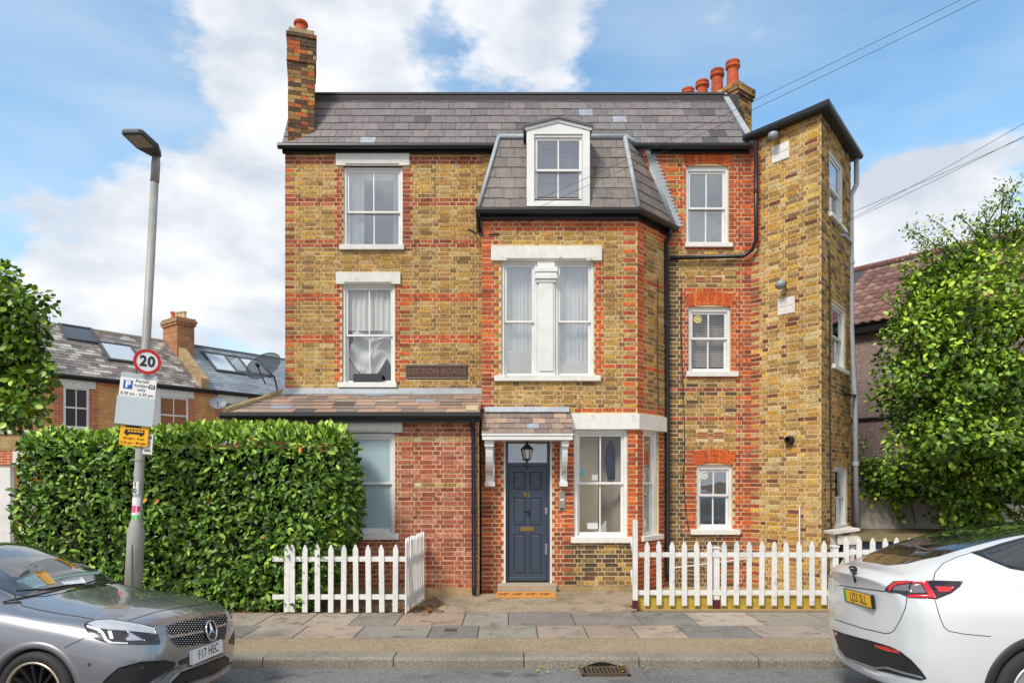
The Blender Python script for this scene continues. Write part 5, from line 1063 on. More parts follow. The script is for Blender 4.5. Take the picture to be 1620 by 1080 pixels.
mb = MB(); mb.box(bx0-.08, bx1, 11.7, 14.18, bzt, bzt+.05); mb.build('roof', mat('mossy_roof', lin(128, 112, 76), .95, n_scale=5, n_amt=.4, bump=.5, stain=.3), bs, bevel=.01)

# ================================================================ BACKGROUND HOUSES
def brick_tex(name, U, c1, c2, mo, stainv=.2):
    m = bpy.data.materials.new(name); m.use_nodes = True; t = m.node_tree; b = t.nodes['Principled BSDF']; b.inputs['Roughness'].default_value = .92
    g = t.nodes.new('ShaderNodeNewGeometry'); d = t.nodes.new('ShaderNodeVectorMath'); d.operation = 'DOT_PRODUCT'; d.inputs[1].default_value = U; t.links.new(g.outputs['Position'], d.inputs[0]); s = t.nodes.new('ShaderNodeSeparateXYZ'); t.links.new(g.outputs['Position'], s.inputs[0])
    c = t.nodes.new('ShaderNodeCombineXYZ'); t.links.new(d.outputs['Value'], c.inputs[0]); t.links.new(s.outputs['Z'], c.inputs[1]); k = t.nodes.new('ShaderNodeTexBrick'); t.links.new(c.outputs[0], k.inputs[0])
    k.inputs['Color1'].default_value = (*c1, 1); k.inputs['Color2'].default_value = (*c2, 1); k.inputs['Mortar'].default_value = (*mo, 1); k.inputs['Scale'].default_value = 1; k.inputs['Brick Width'].default_value = .225; k.inputs['Row Height'].default_value = .075; k.inputs['Mortar Size'].default_value = .009
    n = t.nodes.new('ShaderNodeTexNoise'); n.inputs['Scale'].default_value = 3; n.inputs['Detail'].default_value = 6; t.links.new(g.outputs['Position'], n.inputs[0]); r = t.nodes.new('ShaderNodeMapRange'); t.links.new(n.outputs['Fac'], r.inputs[0]); r.inputs[1].default_value = .3; r.inputs[2].default_value = .7; r.inputs[3].default_value = 1-stainv; r.inputs[4].default_value = 1+stainv
    mm = t.nodes.new('ShaderNodeMix'); mm.data_type = 'RGBA'; mm.blend_type = 'MULTIPLY'; mm.inputs[0].default_value = 1; t.links.new(k.outputs['Color'], mm.inputs[6]); t.links.new(r.outputs[0], mm.inputs[7]); t.links.new(mm.outputs[2], b.inputs['Base Color']); return m
T0_ = Vector((-15.65, 24.5, 0)); Td = Vector((.8, 1, 0)).normalized()
TER = Frame(tuple((T0_-Td*8)[:2]), tuple((T0_+Td*16)[:2])); Tn = TER.n
by_ = brick_tex('terrace_yellow_brick', TER.U, lin(210, 152, 84), lin(192, 128, 70), lin(204, 176, 136)); brd = brick_tex('terrace_red_brick', TER.U, lin(196, 96, 58), lin(176, 84, 54), lin(206, 180, 150))
us_ = TER.uz(322, 610)[0]; ezT = TER.uz(110, 594)[1]; depth = 2.9; rise = 2.3
def terrace(u0, u1, label, pal, gauge, sw, par_white):
    t = thing('terraced_house', label, 'house', tuple(TER.P((u0+u1)/2, .08)), 'terrace across the side road'); P = TER.P
    mb = MB(); mb.fbox(TER, u0, u1, 0, ezT-.25, -8, 0); mb.build('wall', by_, t); mb = MB(); mb.fbox(TER, u0, u1, ezT-.25, ezT, -8, .03); mb.build('brick_cornice', brd, t)
    mb = MB(); O = P(u0, ezT, .12); Rg = P(u0, ezT+rise, -depth); O1, R1 = P(u1, ezT, .12), P(u1, ezT+rise, -depth); B0, B1 = P(u0, ezT, -2*depth), P(u1, ezT, -2*depth)
    mb.add([O, O1, R1, Rg, B0, B1], [(0, 1, 2, 3), (3, 2, 5, 4), (0, 3, 4), (1, 5, 2)]); rf = mb.build('roof', roofbase, t)
    V_ = (Rg-O); Ln = V_.length; V_ = V_.normalized(); nn_ = TER.U.cross(V_).normalized(); sm = MB(); k = 0; rr = random.Random(len(pal)); v = 0
    while v < Ln-.02:
        u = -(sw/2 if k % 2 else 0)
        while u < u1-u0:
            a, b = max(u+.003, 0), min(u+sw-.003, u1-u0); u += sw
            if b-a < .03: continue
            sm.cur = jit(rr.choice(pal), .14, .03); q = lambda uu, vv, dd: O+TER.U*uu+V_*vv+nn_*dd; v1 = min(v+gauge*1.1, Ln); z = rr.uniform(0, .004)
            sm.add([q(a, v, .02+z), q(b, v, .02+z), q(b, v1, .006), q(a, v1, .006), q(a, v, .004), q(b, v, .004)], [(0, 1, 2, 3), (4, 5, 1, 0)])
        v += gauge; k += 1
    stuff(sm.build('slates', slatem, rf))
    mb = MB(); n = int((u1-u0)/.33)
    for i in range(n): mb.tube([Rg+TER.U*(i*.33), Rg+TER.U*(i*.33+.32)], .085, 7)
    mb.build('ridge_tiles', mat('ridge_%d' % len(pal), lin(150, 142, 132) if len(pal) > 4 else lin(90, 96, 104), .8), rf)
    mb = MB(); mb.tube([P(u0, ezT-.03, .2), P(u1, ezT-.03, .2)], .06, 8); mb.fbox(TER, u0, u1, ezT-.14, ezT-.02, .03, .12); mb.build('gutter', blackm, t)
    return t, (lambda uu, vv, dd: O+TER.U*(uu-u0)+V_*vv+nn_*dd), Ln
SLO = [lin(136, 130, 126), lin(118, 112, 110), lin(156, 148, 140), lin(104, 98, 96), lin(178, 172, 164), lin(126, 116, 108)]; SLN = [lin(132, 140, 150), lin(124, 132, 142), lin(140, 148, 156)]
th1, q1_, Ln1 = terrace(0, us_, 'terraced house with mottled old slates and two skylights', SLO, .21, .30, True); th2, q2_, Ln2 = terrace(us_+.002, TER.L, 'terraced house with smooth blue-grey slates and paired skylights', SLN, .2, .5, True)
def twin(x0, y0, x1, y1, t, bars=1, blindm=None, quoin=True, lx=None):
    r = TER.rect(x0, y0, x1, y1); u0, u1, z0, z1 = r; mb = MB(); f = .07
    mb.fbox(TER, u0, u0+f, z0, z1, -.1, .03); mb.fbox(TER, u1-f, u1, z0, z1, -.1, .03); mb.fbox(TER, u0, u1, z1-f, z1, -.1, .029); mb.fbox(TER, u0, u1, z0, z0+f, -.1, .029); zm = (z0+z1)/2; mb.fbox(TER, u0+f, u1-f, zm-.03, zm+.03, -.1, .02)
    for i in range(bars): uu = u0+(u1-u0)*(i+1)/(bars+1); mb.fbox(TER, uu-.018, uu+.018, z0+f, z1-f, -.1, .018)
    w = mb.build('window', white, t); mb = MB(); mb.fbox(TER, u0+f, u1-f, z0+f, z1-f, .001, .006); mb.build('pane', blindm or mat('far_glass', lin(70, 68, 72), .08, spec=.8), w)
    mb = MB(); mb.fbox(TER, u0-.12, u1+.12, z0-.1, z0, 0, .1); mb.build('sill', white_old, w); mb = MB(); mb.fbox(TER, u0-.22, u1+.22, z1, z1+.28, 0, .06); mb.build('lintel', white_old, w)
    if quoin:
        mb = MB(); mb.fbox(TER, u0-.3, u0, z0-.3, z1, .002, .012); mb.fbox(TER, u1, u1+.3, z0-.3, z1, .002, .012); mb.build('red_brick_jamb', brd, w)
twin(100, 613, 140, 677, th1, mat('far_glass2', lin(84, 80, 84), .1) and 1)
bb_ = mat('brown_blind', lin(150, 96, 56), .6, n_scale=3, n_amt=.1)
twin(251, 628, 297, 686, th1, 1, bb_)
r = TER.rect(240, 622, 251, 700); mb = MB(); mb.fbox(TER, r[0], r[1], r[2], r[3]+.3, 0, .1); mb.build('white_mullion', white, th1)
twin(352, 636, 384, 700, th2, 1, None)
def skylight(q, uu0, uu1, v0, v1, t, tint):
    mb = MB(); f = .09
    for a, b, c, d in ((uu0, uu0+f, v0, v1), (uu1-f, uu1, v0, v1), (uu0+f, uu1-f, v0, v0+f), (uu0+f, uu1-f, v1-f, v1)): mb.hexa([q(a, c, .0), q(b, c, .0), q(b, d, .0), q(a, d, .0), q(a, c, .11), q(b, c, .11), q(b, d, .11), q(a, d, .11)])
    o = mb.build('skylight', mat('skylight_frame', lin(80, 82, 84), .5), t); mb = MB(); mb.quad(q(uu0+f, v0+f, .07), q(uu1-f, v0+f, .07), q(uu1-f, v1-f, .07), q(uu0+f, v1-f, .07)); mb.build('pane', tint, o)
skyw = mat('skylight_glass', lin(190, 200, 208), .06, spec=1.0); skyd = mat('skylight_dark', lin(84, 86, 90), .1, spec=.8)  # pale pane colour stands in for sky reflected in the skylights
def sky_at(q, O_t, x0, y0, x1, y1, t, tint, Ln):     # find u,v on that slope from pixels
    nn_ = (q(1, 0, 0)-q(0, 0, 0)).cross(q(0, 1, 0)-q(0, 0, 0)).normalized(); o = q(0, 0, 0); res = []
    for x, y in ((x0, y1), (x1, y0)):
        r_ = ray(x, y); tt = (o-EYE).dot(nn_)/r_.dot(nn_); p = EYE+r_*tt-o; res.append((p.dot(q(1, 0, 0)-o)/1.0, p.dot((q(0, 1, 0)-o))))
    (ua, va), (ub, vb) = res; skylight(q, min(ua, ub), max(ua, ub), min(va, vb), max(va, vb), t, tint)
sky_at(q1_, 0, 171, 549, 207, 571, th1, skyw, Ln1); sky_at(q1_, 0, 105, 522, 144, 538, th1, skyd, Ln1)
sky_at(q2_, 0, 341, 566, 376, 588, th2, skyw, Ln2); sky_at(q2_, 0, 373, 571, 408, 590, th2, skyw, Ln2)
# party-wall parapet and chimney
mb = MB(); hw_ = .16
for i in range(1):
    a0, a1 = q1_(us_, 0, .0), q1_(us_, Ln1, .0); U = TER.U*hw_; mb.hexa([a0-U, a0+U, a1+U, a1-U, a0-U+Vector((0, 0, .45)), a0+U+Vector((0, 0, .45)), a1+U+Vector((0, 0, .45)), a1-U+Vector((0, 0, .45))])
mb.build('party_wall', brick_tex('party_brick', TER.U, lin(170, 140, 100), lin(150, 122, 84), lin(160, 146, 120)), th1)
cc_ = q1_(us_+.15, Ln1*.86, 0); mb = MB(); Rz = math.atan2(TER.U.y, TER.U.x)
def rbox(mb, c, wx, wy, z0, z1): Rm = Matrix.Rotation(Rz, 3, 'Z'); mb.prism([c+Rm @ Vector((a*wx/2, b*wy/2, 0))+Vector((0, 0, z0)) for a, b in ((-1, -1), (1, -1), (1, 1), (-1, 1))], (0, 0, z1-z0))
rbox(mb, cc_, .75, 1.3, -1.2, .95); rbox(mb, cc_, .86, 1.42, .95, 1.06); rbox(mb, cc_, .93, 1.5, 1.06, 1.18); rbox(mb, cc_, .84, 1.4, 1.18, 1.27)
chs = mb.build('chimney', brick_tex('far_chimney_brick', TER.U, lin(178, 120, 76), lin(150, 86, 60), lin(160, 140, 112)), th1)
for i, (dv, hh, rr_) in enumerate(((-.5, .3, .1), (-.2, .34, .1), (.1, .36, .11), (.45, .42, .12))):
    mb = MB(); c = cc_-Tn*dv+Vector((0, 0, 1.27)); mb.lathe(c, [(rr_, 0), (rr_*.85, hh*.8), (rr_*1.15, hh*.84), (rr_*1.15, hh), (rr_*.8, hh)], 12); mb.build('chimney_pot', mat('far_pot%d' % (i == 3), lin(196, 96, 62) if i == 3 else lin(206, 186, 150), .85), chs)
dish(TER.P(TER.uz(345, 638, .5)[0], TER.uz(345, 638, .5)[1], .5), (.3, -.8, .4), .33, 'small grey satellite dish on the far terrace wall', [TER.P(TER.uz(348, 645, .1)[0], TER.uz(348, 645, .1)[1], 0)], mat('solid_dish', lin(120, 126, 136), .5))
# ground-floor porch at the left edge
pr_ = thing('porch', 'brick porch with white lintel at the left edge', 'porch', tuple(px(10, 0, 19)[:2])+(.08,)); pa, pb = px(-60, 0, 19).x, px(48, 0, 19).x
mb = MB(); z0_, z1_ = hz(712, 19), hz(686, 19); mb.box(pa, pb, 19, 22, z0_, z1_); mb.build('brick_parapet', brick_tex('porch_brick', Vector((1, 0, 0)), lin(178, 146, 96), lin(150, 118, 76), lin(170, 156, 130)), pr_)
mb = MB(); mb.box(pa, pb+.05, 18.95, 19.3, z1_, z1_+.1); mb.box(px(22, 0, 19).x, pb, 18.95, 19.2, hz(735, 19), z0_-.02); mb.build('white_coping', white_old, pr_)
mb = MB(); mb.box(pa, px(22, 0, 19).x, 19, 19.4, hz(735, 19), z0_-.01); mb.build('red_lintel', brd, pr_); mb = MB(); mb.box(px(-20, 0, 19).x, px(14, 0, 19).x, 19.05, 19.2, .08, hz(736, 19)); mb.box(px(30, 0, 19).x, pb, 19.05, 19.2, .08, hz(736, 19)); mb.build('white_door', white, pr_)
# pebble-dashed neighbour on the right
NB0 = Vector((px(1352, 0, 17).x, 17, 0)); Ud = Vector((.83, -1, 0)).normalized(); NBF = Frame(tuple((NB0-Ud*2.5)[:2]), tuple((NB0+Ud*5.5)[:2]))
nb = thing('neighbour_house', 'pebble-dashed house with brown pantile roof behind the tree', 'house', tuple(NBF.P(2.5, .08)))
nz_ = NBF.uz(1372, 520)[1]
mb = MB(); mb.fbox(NBF, 0, NBF.L, 0, nz_+.1, -6, 0); mb.build('wall', mat('pebbledash', lin(146, 126, 120), .95, n_scale=26, n_amt=.6, bump=.9, b_scale=40), nb)
mb = MB(); z = NBF.uz(1380, 664)[1]; mb.fbox(NBF, 0, NBF.L, z, z+.06, 0, .05); mb.fbox(NBF, 0, NBF.L, nz_-.12, nz_+.12, 0, .2); mb.build('black_band', blackm, nb)
rs_, dp_ = 2.35, 3.2; O = NBF.P(0, nz_+.08, .25); V_ = (NBF.P(0, nz_+.08+rs_, -dp_)-O); Lr = V_.length; Vn = V_.normalized(); nn_ = NBF.U.cross(Vn).normalized()
mb = MB(); mb.add([O, NBF.P(NBF.L, nz_+.08, .25), NBF.P(NBF.L, nz_+.08+rs_, -dp_), O+V_, NBF.P(0, nz_, -2*dp_), NBF.P(NBF.L, nz_, -2*dp_)], [(0, 1, 2, 3), (3, 2, 5, 4), (0, 3, 4), (1, 5, 2)]); nr_ = mb.build('roof', roofbase, nb)
tv = []; n_ = 8; tw, tg = .24, .30
for k, v in enumerate((0, tg*1.08)):
    for i in range(n_+1): tv.append((tw*i/n_, v, .022*math.cos(2*math.pi*i/n_)+.03+(.03 if k == 0 else .0)))
for i in range(n_+1): tv.append((tw*i/n_, 0, .022*math.cos(2*math.pi*i/n_)+.03))
tms = []
for c in (lin(120, 86, 80), lin(134, 98, 88), lin(106, 76, 72), lin(144, 112, 100)):
    mb = MB(); mb.cur = c; mb.add(tv, [(i, i+1, n_+2+i, n_+1+i) for i in range(n_)]+[(2*(n_+1)+i, 2*(n_+1)+i+1, i+1, i) for i in range(n_)]); me = mb.mesh('roof_tile', True); me.materials.append(mat('pantile', attr=True, rough=.8, n_scale=20, n_amt=.25, stain=.2)); tms.append(me)
RM = Matrix(((NBF.U.x, Vn.x, nn_.x), (NBF.U.y, Vn.y, nn_.y), (NBF.U.z, Vn.z, nn_.z)))
for i in range(int(5.2/tw)):
    for j in range(int(Lr/tg)):
        o = link('roof_tile', rt_.choice(tms), nr_); o.matrix_basis = Matrix.Translation(O+NBF.U*(i*tw+1.6)+Vn*(j*tg)) @ RM.to_4x4()
mb = MB()
for i in range(24): mb.tube([O+V_+NBF.U*(i*.34)+nn_*.03, O+V_+NBF.U*(i*.34+.33)+nn_*.03], .09, 7)
mb.build('ridge_tiles', mat('brown_ridge', lin(120, 82, 76), .8), nr_); p = px(1362, 432, 21); mb = MB(); mb.box(p.x-.2, p.x+.25, 21, 21.5, p.z-1.2, p.z+.05); mb.box(p.x-.26, p.x+.31, 20.95, 21.55, p.z+.05, p.z+.16); mb.build('chimney', mat('neighbour_chimney', lin(190, 110, 70), .9, n_scale=8, n_amt=.2), nb)
# overhead wires
def wire(a, b, sag, label, r=.003):
    a, b = Vector(a), Vector(b); pts = [a.lerp(b, t)-Vector((0, 0, sag*4*t*(1-t))) for t in [i/16 for i in range(17)]]; mb = MB(); mb.tube(pts, r, 5); o = mb.build('overhead_wire', mat('wire', (.03, .03, .033), .6)); tag(o, label, 'wire', 'overhead wires')
wire(px(838, 334, 11.45), px(1570, -10, 7.5), .05, 'upper overhead wire running from the bay gutter to the top right')
wire(px(850, 316, 11.5), px(1530, -5, 8.0), .05, 'faint second overhead wire just above the bay gutter wire')
wire(f1(MAIN, 1072, 448, .05), px(1660, 200, 7.5), .04, 'lower overhead wire ending above the middle right window')
wire(f1(W2, 1315, 362, .05), px(1650, 178, 8.5), .03, 'overhead wire meeting the wing side below its top window')
wire(f1(W1, 1202, 412, .05), px(1670, 190, 8.0), .05, 'overhead wire crossing the wing face to the black pipe')

# small things on the pavement and in the gutter
mb = MB(); p = px(713, 996, 8.8); y_ = 1.95*F/(996-HY); x_ = (713-CX)/F*y_; mb.box(x_-.08, x_+.08, y_-.08, y_+.08, PZ, PZ+.005); cv = mb.build('stopcock_cover', rust); tag(cv, 'small square rusty cover set in a pink paving flag', 'cover')
n = 26; pos = np.column_stack([rng.uniform(gx0-.5, gx1+.3, n), rng.uniform(7.15, 7.4, n), np.full(n, .04)]); pos[:, 2] = [road_z(y)+.03 for y in pos[:, 1]]; d = rand_unit(n); d[:, 2] *= .1; nr = np.tile((0, 0, 1.), (n, 1))+rand_unit(n)*.3
cl_ = np.array([jit(random.choice([lin(190, 190, 80), lin(150, 120, 60), lin(120, 150, 60)]), .2) for _ in range(n)]); V, Fc, C = leaves_arrays(pos, d, nr, rng.uniform(.03, .07, n), rng.uniform(.015, .03, n), cl_); me = npmesh('fallen_leaves', V, Fc, C); me.materials.append(leafm); o = link('fallen_leaves', me); stuff(o); tag(o, 'yellow fallen leaves by the drain grate', 'leaves')
n = 700; xs_ = rng.uniform(-4.5, 4.5, n); ys_ = rng.choice([0, 1], n, p=[.75, .25]); ys_ = np.where(ys_ == 0, rng.uniform(7.5, 10.9, n), rng.uniform(6.2, 7.38, n)); V, Fc, C = [], [], []
for i in range(n):
    s_ = random.uniform(.002, .007); z_ = (road_z(ys_[i]) if ys_[i] < KD else (PZ+.006 if ys_[i] < 9.98 else fz(ys_[i])))+.002; V.append(oct_v*s_+(xs_[i], ys_[i], z_)); Fc.append(oct_f+6*i); C.append(np.tile(jit(random.choice([lin(200, 190, 170), lin(120, 105, 85), lin(90, 80, 60)]), .2), (6, 1)))
me = npmesh('grit', np.vstack(V), np.vstack(Fc), np.vstack(C)); me.materials.append(MATS['pebbles']); o = link('grit', me); stuff(o); tag(o, 'loose grit scattered over pavement and gutter', 'grit')
# ================================================================ CARS
def pchip(xs, ys, q):
    xs = np.asarray(xs, float); ys = np.asarray(ys, float); h = np.diff(xs); d = np.diff(ys)/h; m = np.zeros(len(xs))
    for i in range(1, len(xs)-1):
        if d[i-1]*d[i] > 0: w1, w2 = 2*h[i]+h[i-1], h[i]+2*h[i-1]; m[i] = (w1+w2)/(w1/d[i-1]+w2/d[i])
    m[0], m[-1] = d[0], d[-1]; i = np.clip(np.searchsorted(xs, q)-1, 0, len(xs)-2); t = (q-xs[i])/h[i]
    return (2*t**3-3*t**2+1)*ys[i]+(t**3-2*t**2+t)*h[i]*m[i]+(-2*t**3+3*t**2)*ys[i+1]+(t**3-t**2)*h[i]*m[i+1]
class Car:
    """body lofted through cross-sections; local x runs from the end nearest the camera's view into the car, y towards the camera, z up"""
    def __init__(s, O, yaw, dirx, stations, bow, bow_l, root):
        s.root = root; a = Vector((dirx*math.cos(yaw), math.sin(yaw), 0)); b = Vector((0, 0, 0)); b = Vector((a.y, -a.x, 0)) if dirx > 0 else Vector((-a.y, a.x, 0)); b = (b+Vector((0, 0, CAMB))).normalized()
        if b.y > 0: b = -b+Vector((0, 0, 2*b.z))
        u = a.cross(b) if a.cross(b).z > 0 else b.cross(a); s.M = Matrix(((a.x, b.x, u.x, O[0]), (a.y, b.y, u.y, O[1]), (a.z, b.z, u.z, O[2]), (0, 0, 0, 1))); s.Mi = s.M.inverted(); s.a, s.b, s.u = a, b, u
        xs = [st[0] for st in stations]; s.len = xs[-1]; NT = len(stations[0][1]); s.NT = NT
        q = np.unique(np.concatenate([np.linspace(0, xs[-1], 190), np.linspace(0, .5, 40)])); tq = np.linspace(0, NT-1, 73)
        A = np.array([[(st[0]+(p[2] if len(p) > 2 else 0), p[0], p[1]) for p in st[1]] for st in stations])   # ns,NT,3
        G = np.zeros((len(q), NT, 3))
        for j in range(NT):
            for k in range(3): G[:, j, k] = pchip(xs, A[:, j, k], q)
        Hh_ = np.zeros((len(q), len(tq), 3))
        for i in range(len(q)):
            for k in range(3): Hh_[i, :, k] = pchip(np.arange(NT), G[i, :, k], tq)
        Hh_[:, -1, 1] = 0; Hh_[:, 0, 1] = 0
        W_ = Hh_[:, :, 1].max(); f = (Hh_[:, :, 1]/W_)**2; Hh_[:, :, 0] += bow*f*np.exp(-Hh_[:, :, 0]/bow_l); Hh_[:, :, 0] -= .10*f*np.exp(-(s.len-Hh_[:, :, 0])/.3)
        s.q, s.tq, s.G = q, tq, Hh_; nq, ntq = len(q), len(tq)
        far = Hh_.copy(); far[:, :, 1] *= -1
        ring = np.concatenate([Hh_, far[:, ::-1][:, 1:-1]], axis=1); nr = ring.shape[1]; V = ring.reshape(-1, 3); i, j = np.meshgrid(np.arange(nq-1), np.arange(nr), indexing='ij'); i, j = i.ravel(), j.ravel(); j2 = (j+1) % nr
        Fq = np.stack([i*nr+j, (i+1)*nr+j, (i+1)*nr+j2, i*nr+j2], 1); s.ring_n = nr
        # end caps follow the plan curvature
        caps = []; base = len(V)
        for row, sg in ((0, 1), (nq-1, -1)):
            K = 24; pts = []
            for jj in range(ntq):
                x0, y0, z0 = Hh_[row, jj]; xc = x0-(bow*(y0/W_)**2*math.exp(-x0/bow_l) if row == 0 else -.10*(y0/W_)**2)
                for k in range(K+1):
                    kk = 1-2*k/K; y = y0*kk; pts.append((xc+((x0-xc)*kk*kk), y, z0))
            caps.append((base, pts, K)); V = np.vstack([V, np.array(pts)]); base = len(V)
        cf = []
        for b0, pts, K in caps:
            for jj in range(ntq-1):
                for k in range(K): cf.append((b0+jj*(K+1)+k, b0+jj*(K+1)+k+1, b0+(jj+1)*(K+1)+k+1, b0+(jj+1)*(K+1)+k))
        s.V = V; s.Fq = np.vstack([Fq, np.array(cf)])
        WV = s.world(V); s.WV = WV; s.bvh = BVHTree.FromPolygons([Vector(v) for v in WV], [tuple(f) for f in s.Fq])
    def world(s, V): return np.asarray(V) @ np.array(s.M.to_3x3()).T+np.array(s.M.translation)
    def wp(s, x, y, z): return s.M @ Vector((x, y, z))
    def make_body(s, m, cut):
        c = s.V[s.Fq].mean(axis=1); keep = np.array([not cut(*p) for p in c]); me = npmesh('body', s.WV, s.Fq[keep], None, True); me.materials.append(m)
        bm = bmesh.new(); bm.from_mesh(me); bmesh.ops.remove_doubles(bm, verts=bm.verts, dist=.0006); bmesh.ops.delete(bm, geom=[v for v in bm.verts if not v.link_faces], context='VERTS'); bmesh.ops.recalc_face_normals(bm, faces=bm.faces); bm.to_mesh(me); bm.free()
        for p in me.polygons: p.use_smooth = True
        return link('body', me, s.root)
    def hit(s, x, y):
        d = ray(x, y); h = s.bvh.ray_cast(EYE, d)
        if h[0] is None:
            best = None
            for t in np.linspace(4.5, 9, 40):
                n = s.bvh.find_nearest(EYE+d*t)
                if n[0] is not None and (best is None or n[3] < best[3]): best = n
            h = best
        n = h[1]
        if n.dot(EYE-h[0]) < 0: n = -n
        return h[0], n
    def side(s, x, z, sg=1):
        h = s.bvh.ray_cast(s.wp(x, sg*2.5, z), s.b*-sg)
        return (h[0], h[1] if h[1].dot(s.b*sg) > 0 else -h[1]) if h[0] is not None else (s.wp(x, sg*.85, z), s.b*sg)
    def patch(s, poly, off, m, name, par=None, g=3.0, mirror=False, th=.012, smooth=True):
        poly = [Vector(p) for p in poly]; n = len(poly); pts = []
        for i in range(n):
            a, b = poly[i], poly[(i+1) % n]; k = max(1, int((b-a).length/g)); pts += [a.lerp(b, j/k) for j in range(k)]
        nb_ = len(pts); xs, ys = [p.x for p in pts], [p.y for p in pts]; y = min(ys)+g*.5
        def inside(p):
            c = False
            for i in range(nb_):
                a, b = pts[i], pts[i-1]
                if (a.y > p.y) != (b.y > p.y) and p.x < (b.x-a.x)*(p.y-a.y)/(b.y-a.y)+a.x: c = not c
            return c
        extra = []
        while y < max(ys):
            x = min(xs)+g*.5
            while x < max(xs):
                p = Vector((x, y))
                if inside(p) and min((p-q_).length for q_ in pts) > g*.45: extra.append(p)
                x += g
            y += g
        vo, eo, fo, *_ = delaunay_2d_cdt(pts+extra, [(i, (i+1) % nb_) for i in range(nb_)], [], 1, 1e-4)
        top, bot = [], []
        for v in vo: p, nn_ = s.hit(v.x, v.y); top.append(p+nn_*off); bot.append(p-nn_*th)
        fs = [tuple(f) for f in fo]; ec = {}
        for f in fs:
            for i in range(len(f)): e = (f[i], f[(i+1) % len(f)]); ec[tuple(sorted(e))] = ec.get(tuple(sorted(e)), 0)+1
        N0 = len(top); sk = [(a, b, N0+b, N0+a) for (a, b), c in ec.items() if c == 1]; obs = []
        for mir in ((False, True) if mirror else (False,)):
            mb = MB(); vs = top+bot
            if mir: vs = [s.M @ Vector((q.x, -q.y, q.z)) for q in (s.Mi @ p for p in vs)]
            mb.add(vs, fs); k = 0; mb.f += sk; o = mb.build(name, m, par or s.root)
            if smooth:
                for p_ in o.data.polygons[:len(fs)]: p_.use_smooth = True
            obs.append(o)
        return obs[0]
    def line(s, pts, r, m, name, par=None, mirror=True, g=4, off=0):
        P_ = []
        for i in range(len(pts)-1):
            a, b = Vector(pts[i]), Vector(pts[i+1]); k = max(1, int((b-a).length/g)); P_ += [a.lerp(b, j/k) for j in range(k)]
        P_.append(Vector(pts[-1])); hs = [(lambda h: h[0]+h[1]*off)(s.hit(p.x, p.y)) for p in P_]
        for mir in ((False, True) if mirror else (False,)):
            mb = MB(); mb.tube([s.M @ Vector((q.x, -q.y, q.z)) for q in (s.Mi @ h for h in hs)] if mir else hs, r, 6); mb.build(name, m, par or s.root)
    def frame_at(s, x, y, off=.004, tilt=0, front=True):
        """matrix at a surface pixel: x to the viewer's right, y up, z out of the end face"""
        p, n = s.hit(x, y); out = -s.a; Xa = s.u.cross(out).normalized(); Ya = (s.u*math.cos(tilt)+out*-math.sin(tilt)).normalized(); Za = Xa.cross(Ya); p = p+out*off
        return Matrix(((Xa.x, Ya.x, Za.x, p.x), (Xa.y, Ya.y, Za.y, p.y), (Xa.z, Ya.z, Za.z, p.z), (0, 0, 0, 1)))
    def grid_patch(s, x0, x1, t0f, t1f, off, m, name, both=True, par=None):
        """glass taken from the loft itself between two lines of the section"""
        rows_ = [i for i in range(len(s.q)) if x0 <= s.q[i] <= x1]; V = []; n = 26
        for i in rows_:
            ta, tb = t0f(s.q[i]), t1f(s.q[i])
            for k in range(n+1):
                t = ta+(tb-ta)*k/n; V.append([np.interp(t, s.tq*(1), s.G[i, :, c]) for c in range(3)])
        V = np.array(V).reshape(len(rows_), n+1, 3)
        def nrm(V):
            du = np.gradient(V, axis=0); dv = np.gradient(V, axis=1); n_ = np.cross(du, dv); n_ /= np.linalg.norm(n_, axis=2, keepdims=True)+1e-9; n_ *= np.sign(n_[..., 2:3]+n_[..., 1:2]*.5+1e-6); return n_
        V = V+nrm(V)*off
        if both == 'top': V = np.concatenate([V, (V*np.array((1, -1, 1)))[:, ::-1][:, 1:]], axis=1)
        objs = []
        for sg in ((1, -1) if both is True else (1,)):
            W_ = V*np.array((1, sg, 1)); a, b = W_.shape[:2]; i, j = np.meshgrid(np.arange(a-1), np.arange(b-1), indexing='ij'); i, j = i.ravel(), j.ravel(); me = npmesh(name, s.world(W_.reshape(-1, 3)), np.stack([i*b+j, (i+1)*b+j, (i+1)*b+j+1, i*b+j+1], 1), None, True); me.materials.append(m); objs.append(link(name, me, par or s.root))
        return objs
    def arch(s, ax, az, ra, w, m, off=.008, a0=-25, a1=205, name='wheel_arch_trim'):
        for sg in (1, -1):
            mb = MB(); vs = []; n = 40
            for i in range(n+1):
                an = R(a0+(a1-a0)*i/n)
                for rr_, o_ in ((ra-.03, -.10), (ra-.014, off*.3), (ra, off), (ra+w, off), (ra+w+.006, -.006)):
                    rq = max(rr_, ra+.006); p, nn_ = s.side(ax+rq*math.cos(an), az+rq*math.sin(an), sg); loc = s.Mi @ p; vs.append(s.wp(ax+rr_*math.cos(an), loc.y+sg*o_, az+rr_*math.sin(an)))
            mb.add(vs, [(i*5+k, (i+1)*5+k, (i+1)*5+k+1, i*5+k+1) for i in range(n) for k in range(4)]); mb.build(name, m, s.root, smooth=True)
    def well(s, ax, az, ra):
        for sg in (1, -1):
            mb = MB(); vs = []; n = 24
            for i in range(n+1):
                an = 2*math.pi*i/n; vs += [s.wp(ax+ra*math.cos(an), sg*.86, az+ra*math.sin(an)), s.wp(ax+ra*math.cos(an), sg*.5, az+ra*math.sin(an))]
            mb.add([v for v in vs], [(2*i, 2*i+2, 2*i+3, 2*i+1) for i in range(n) if az+ra*math.sin(2*math.pi*i/n) > .2]+[tuple(2*i+1 for i in range(n))]); mb.build('wheel_well', mat('wheel_well', (.008, .008, .008), .95), s.root)
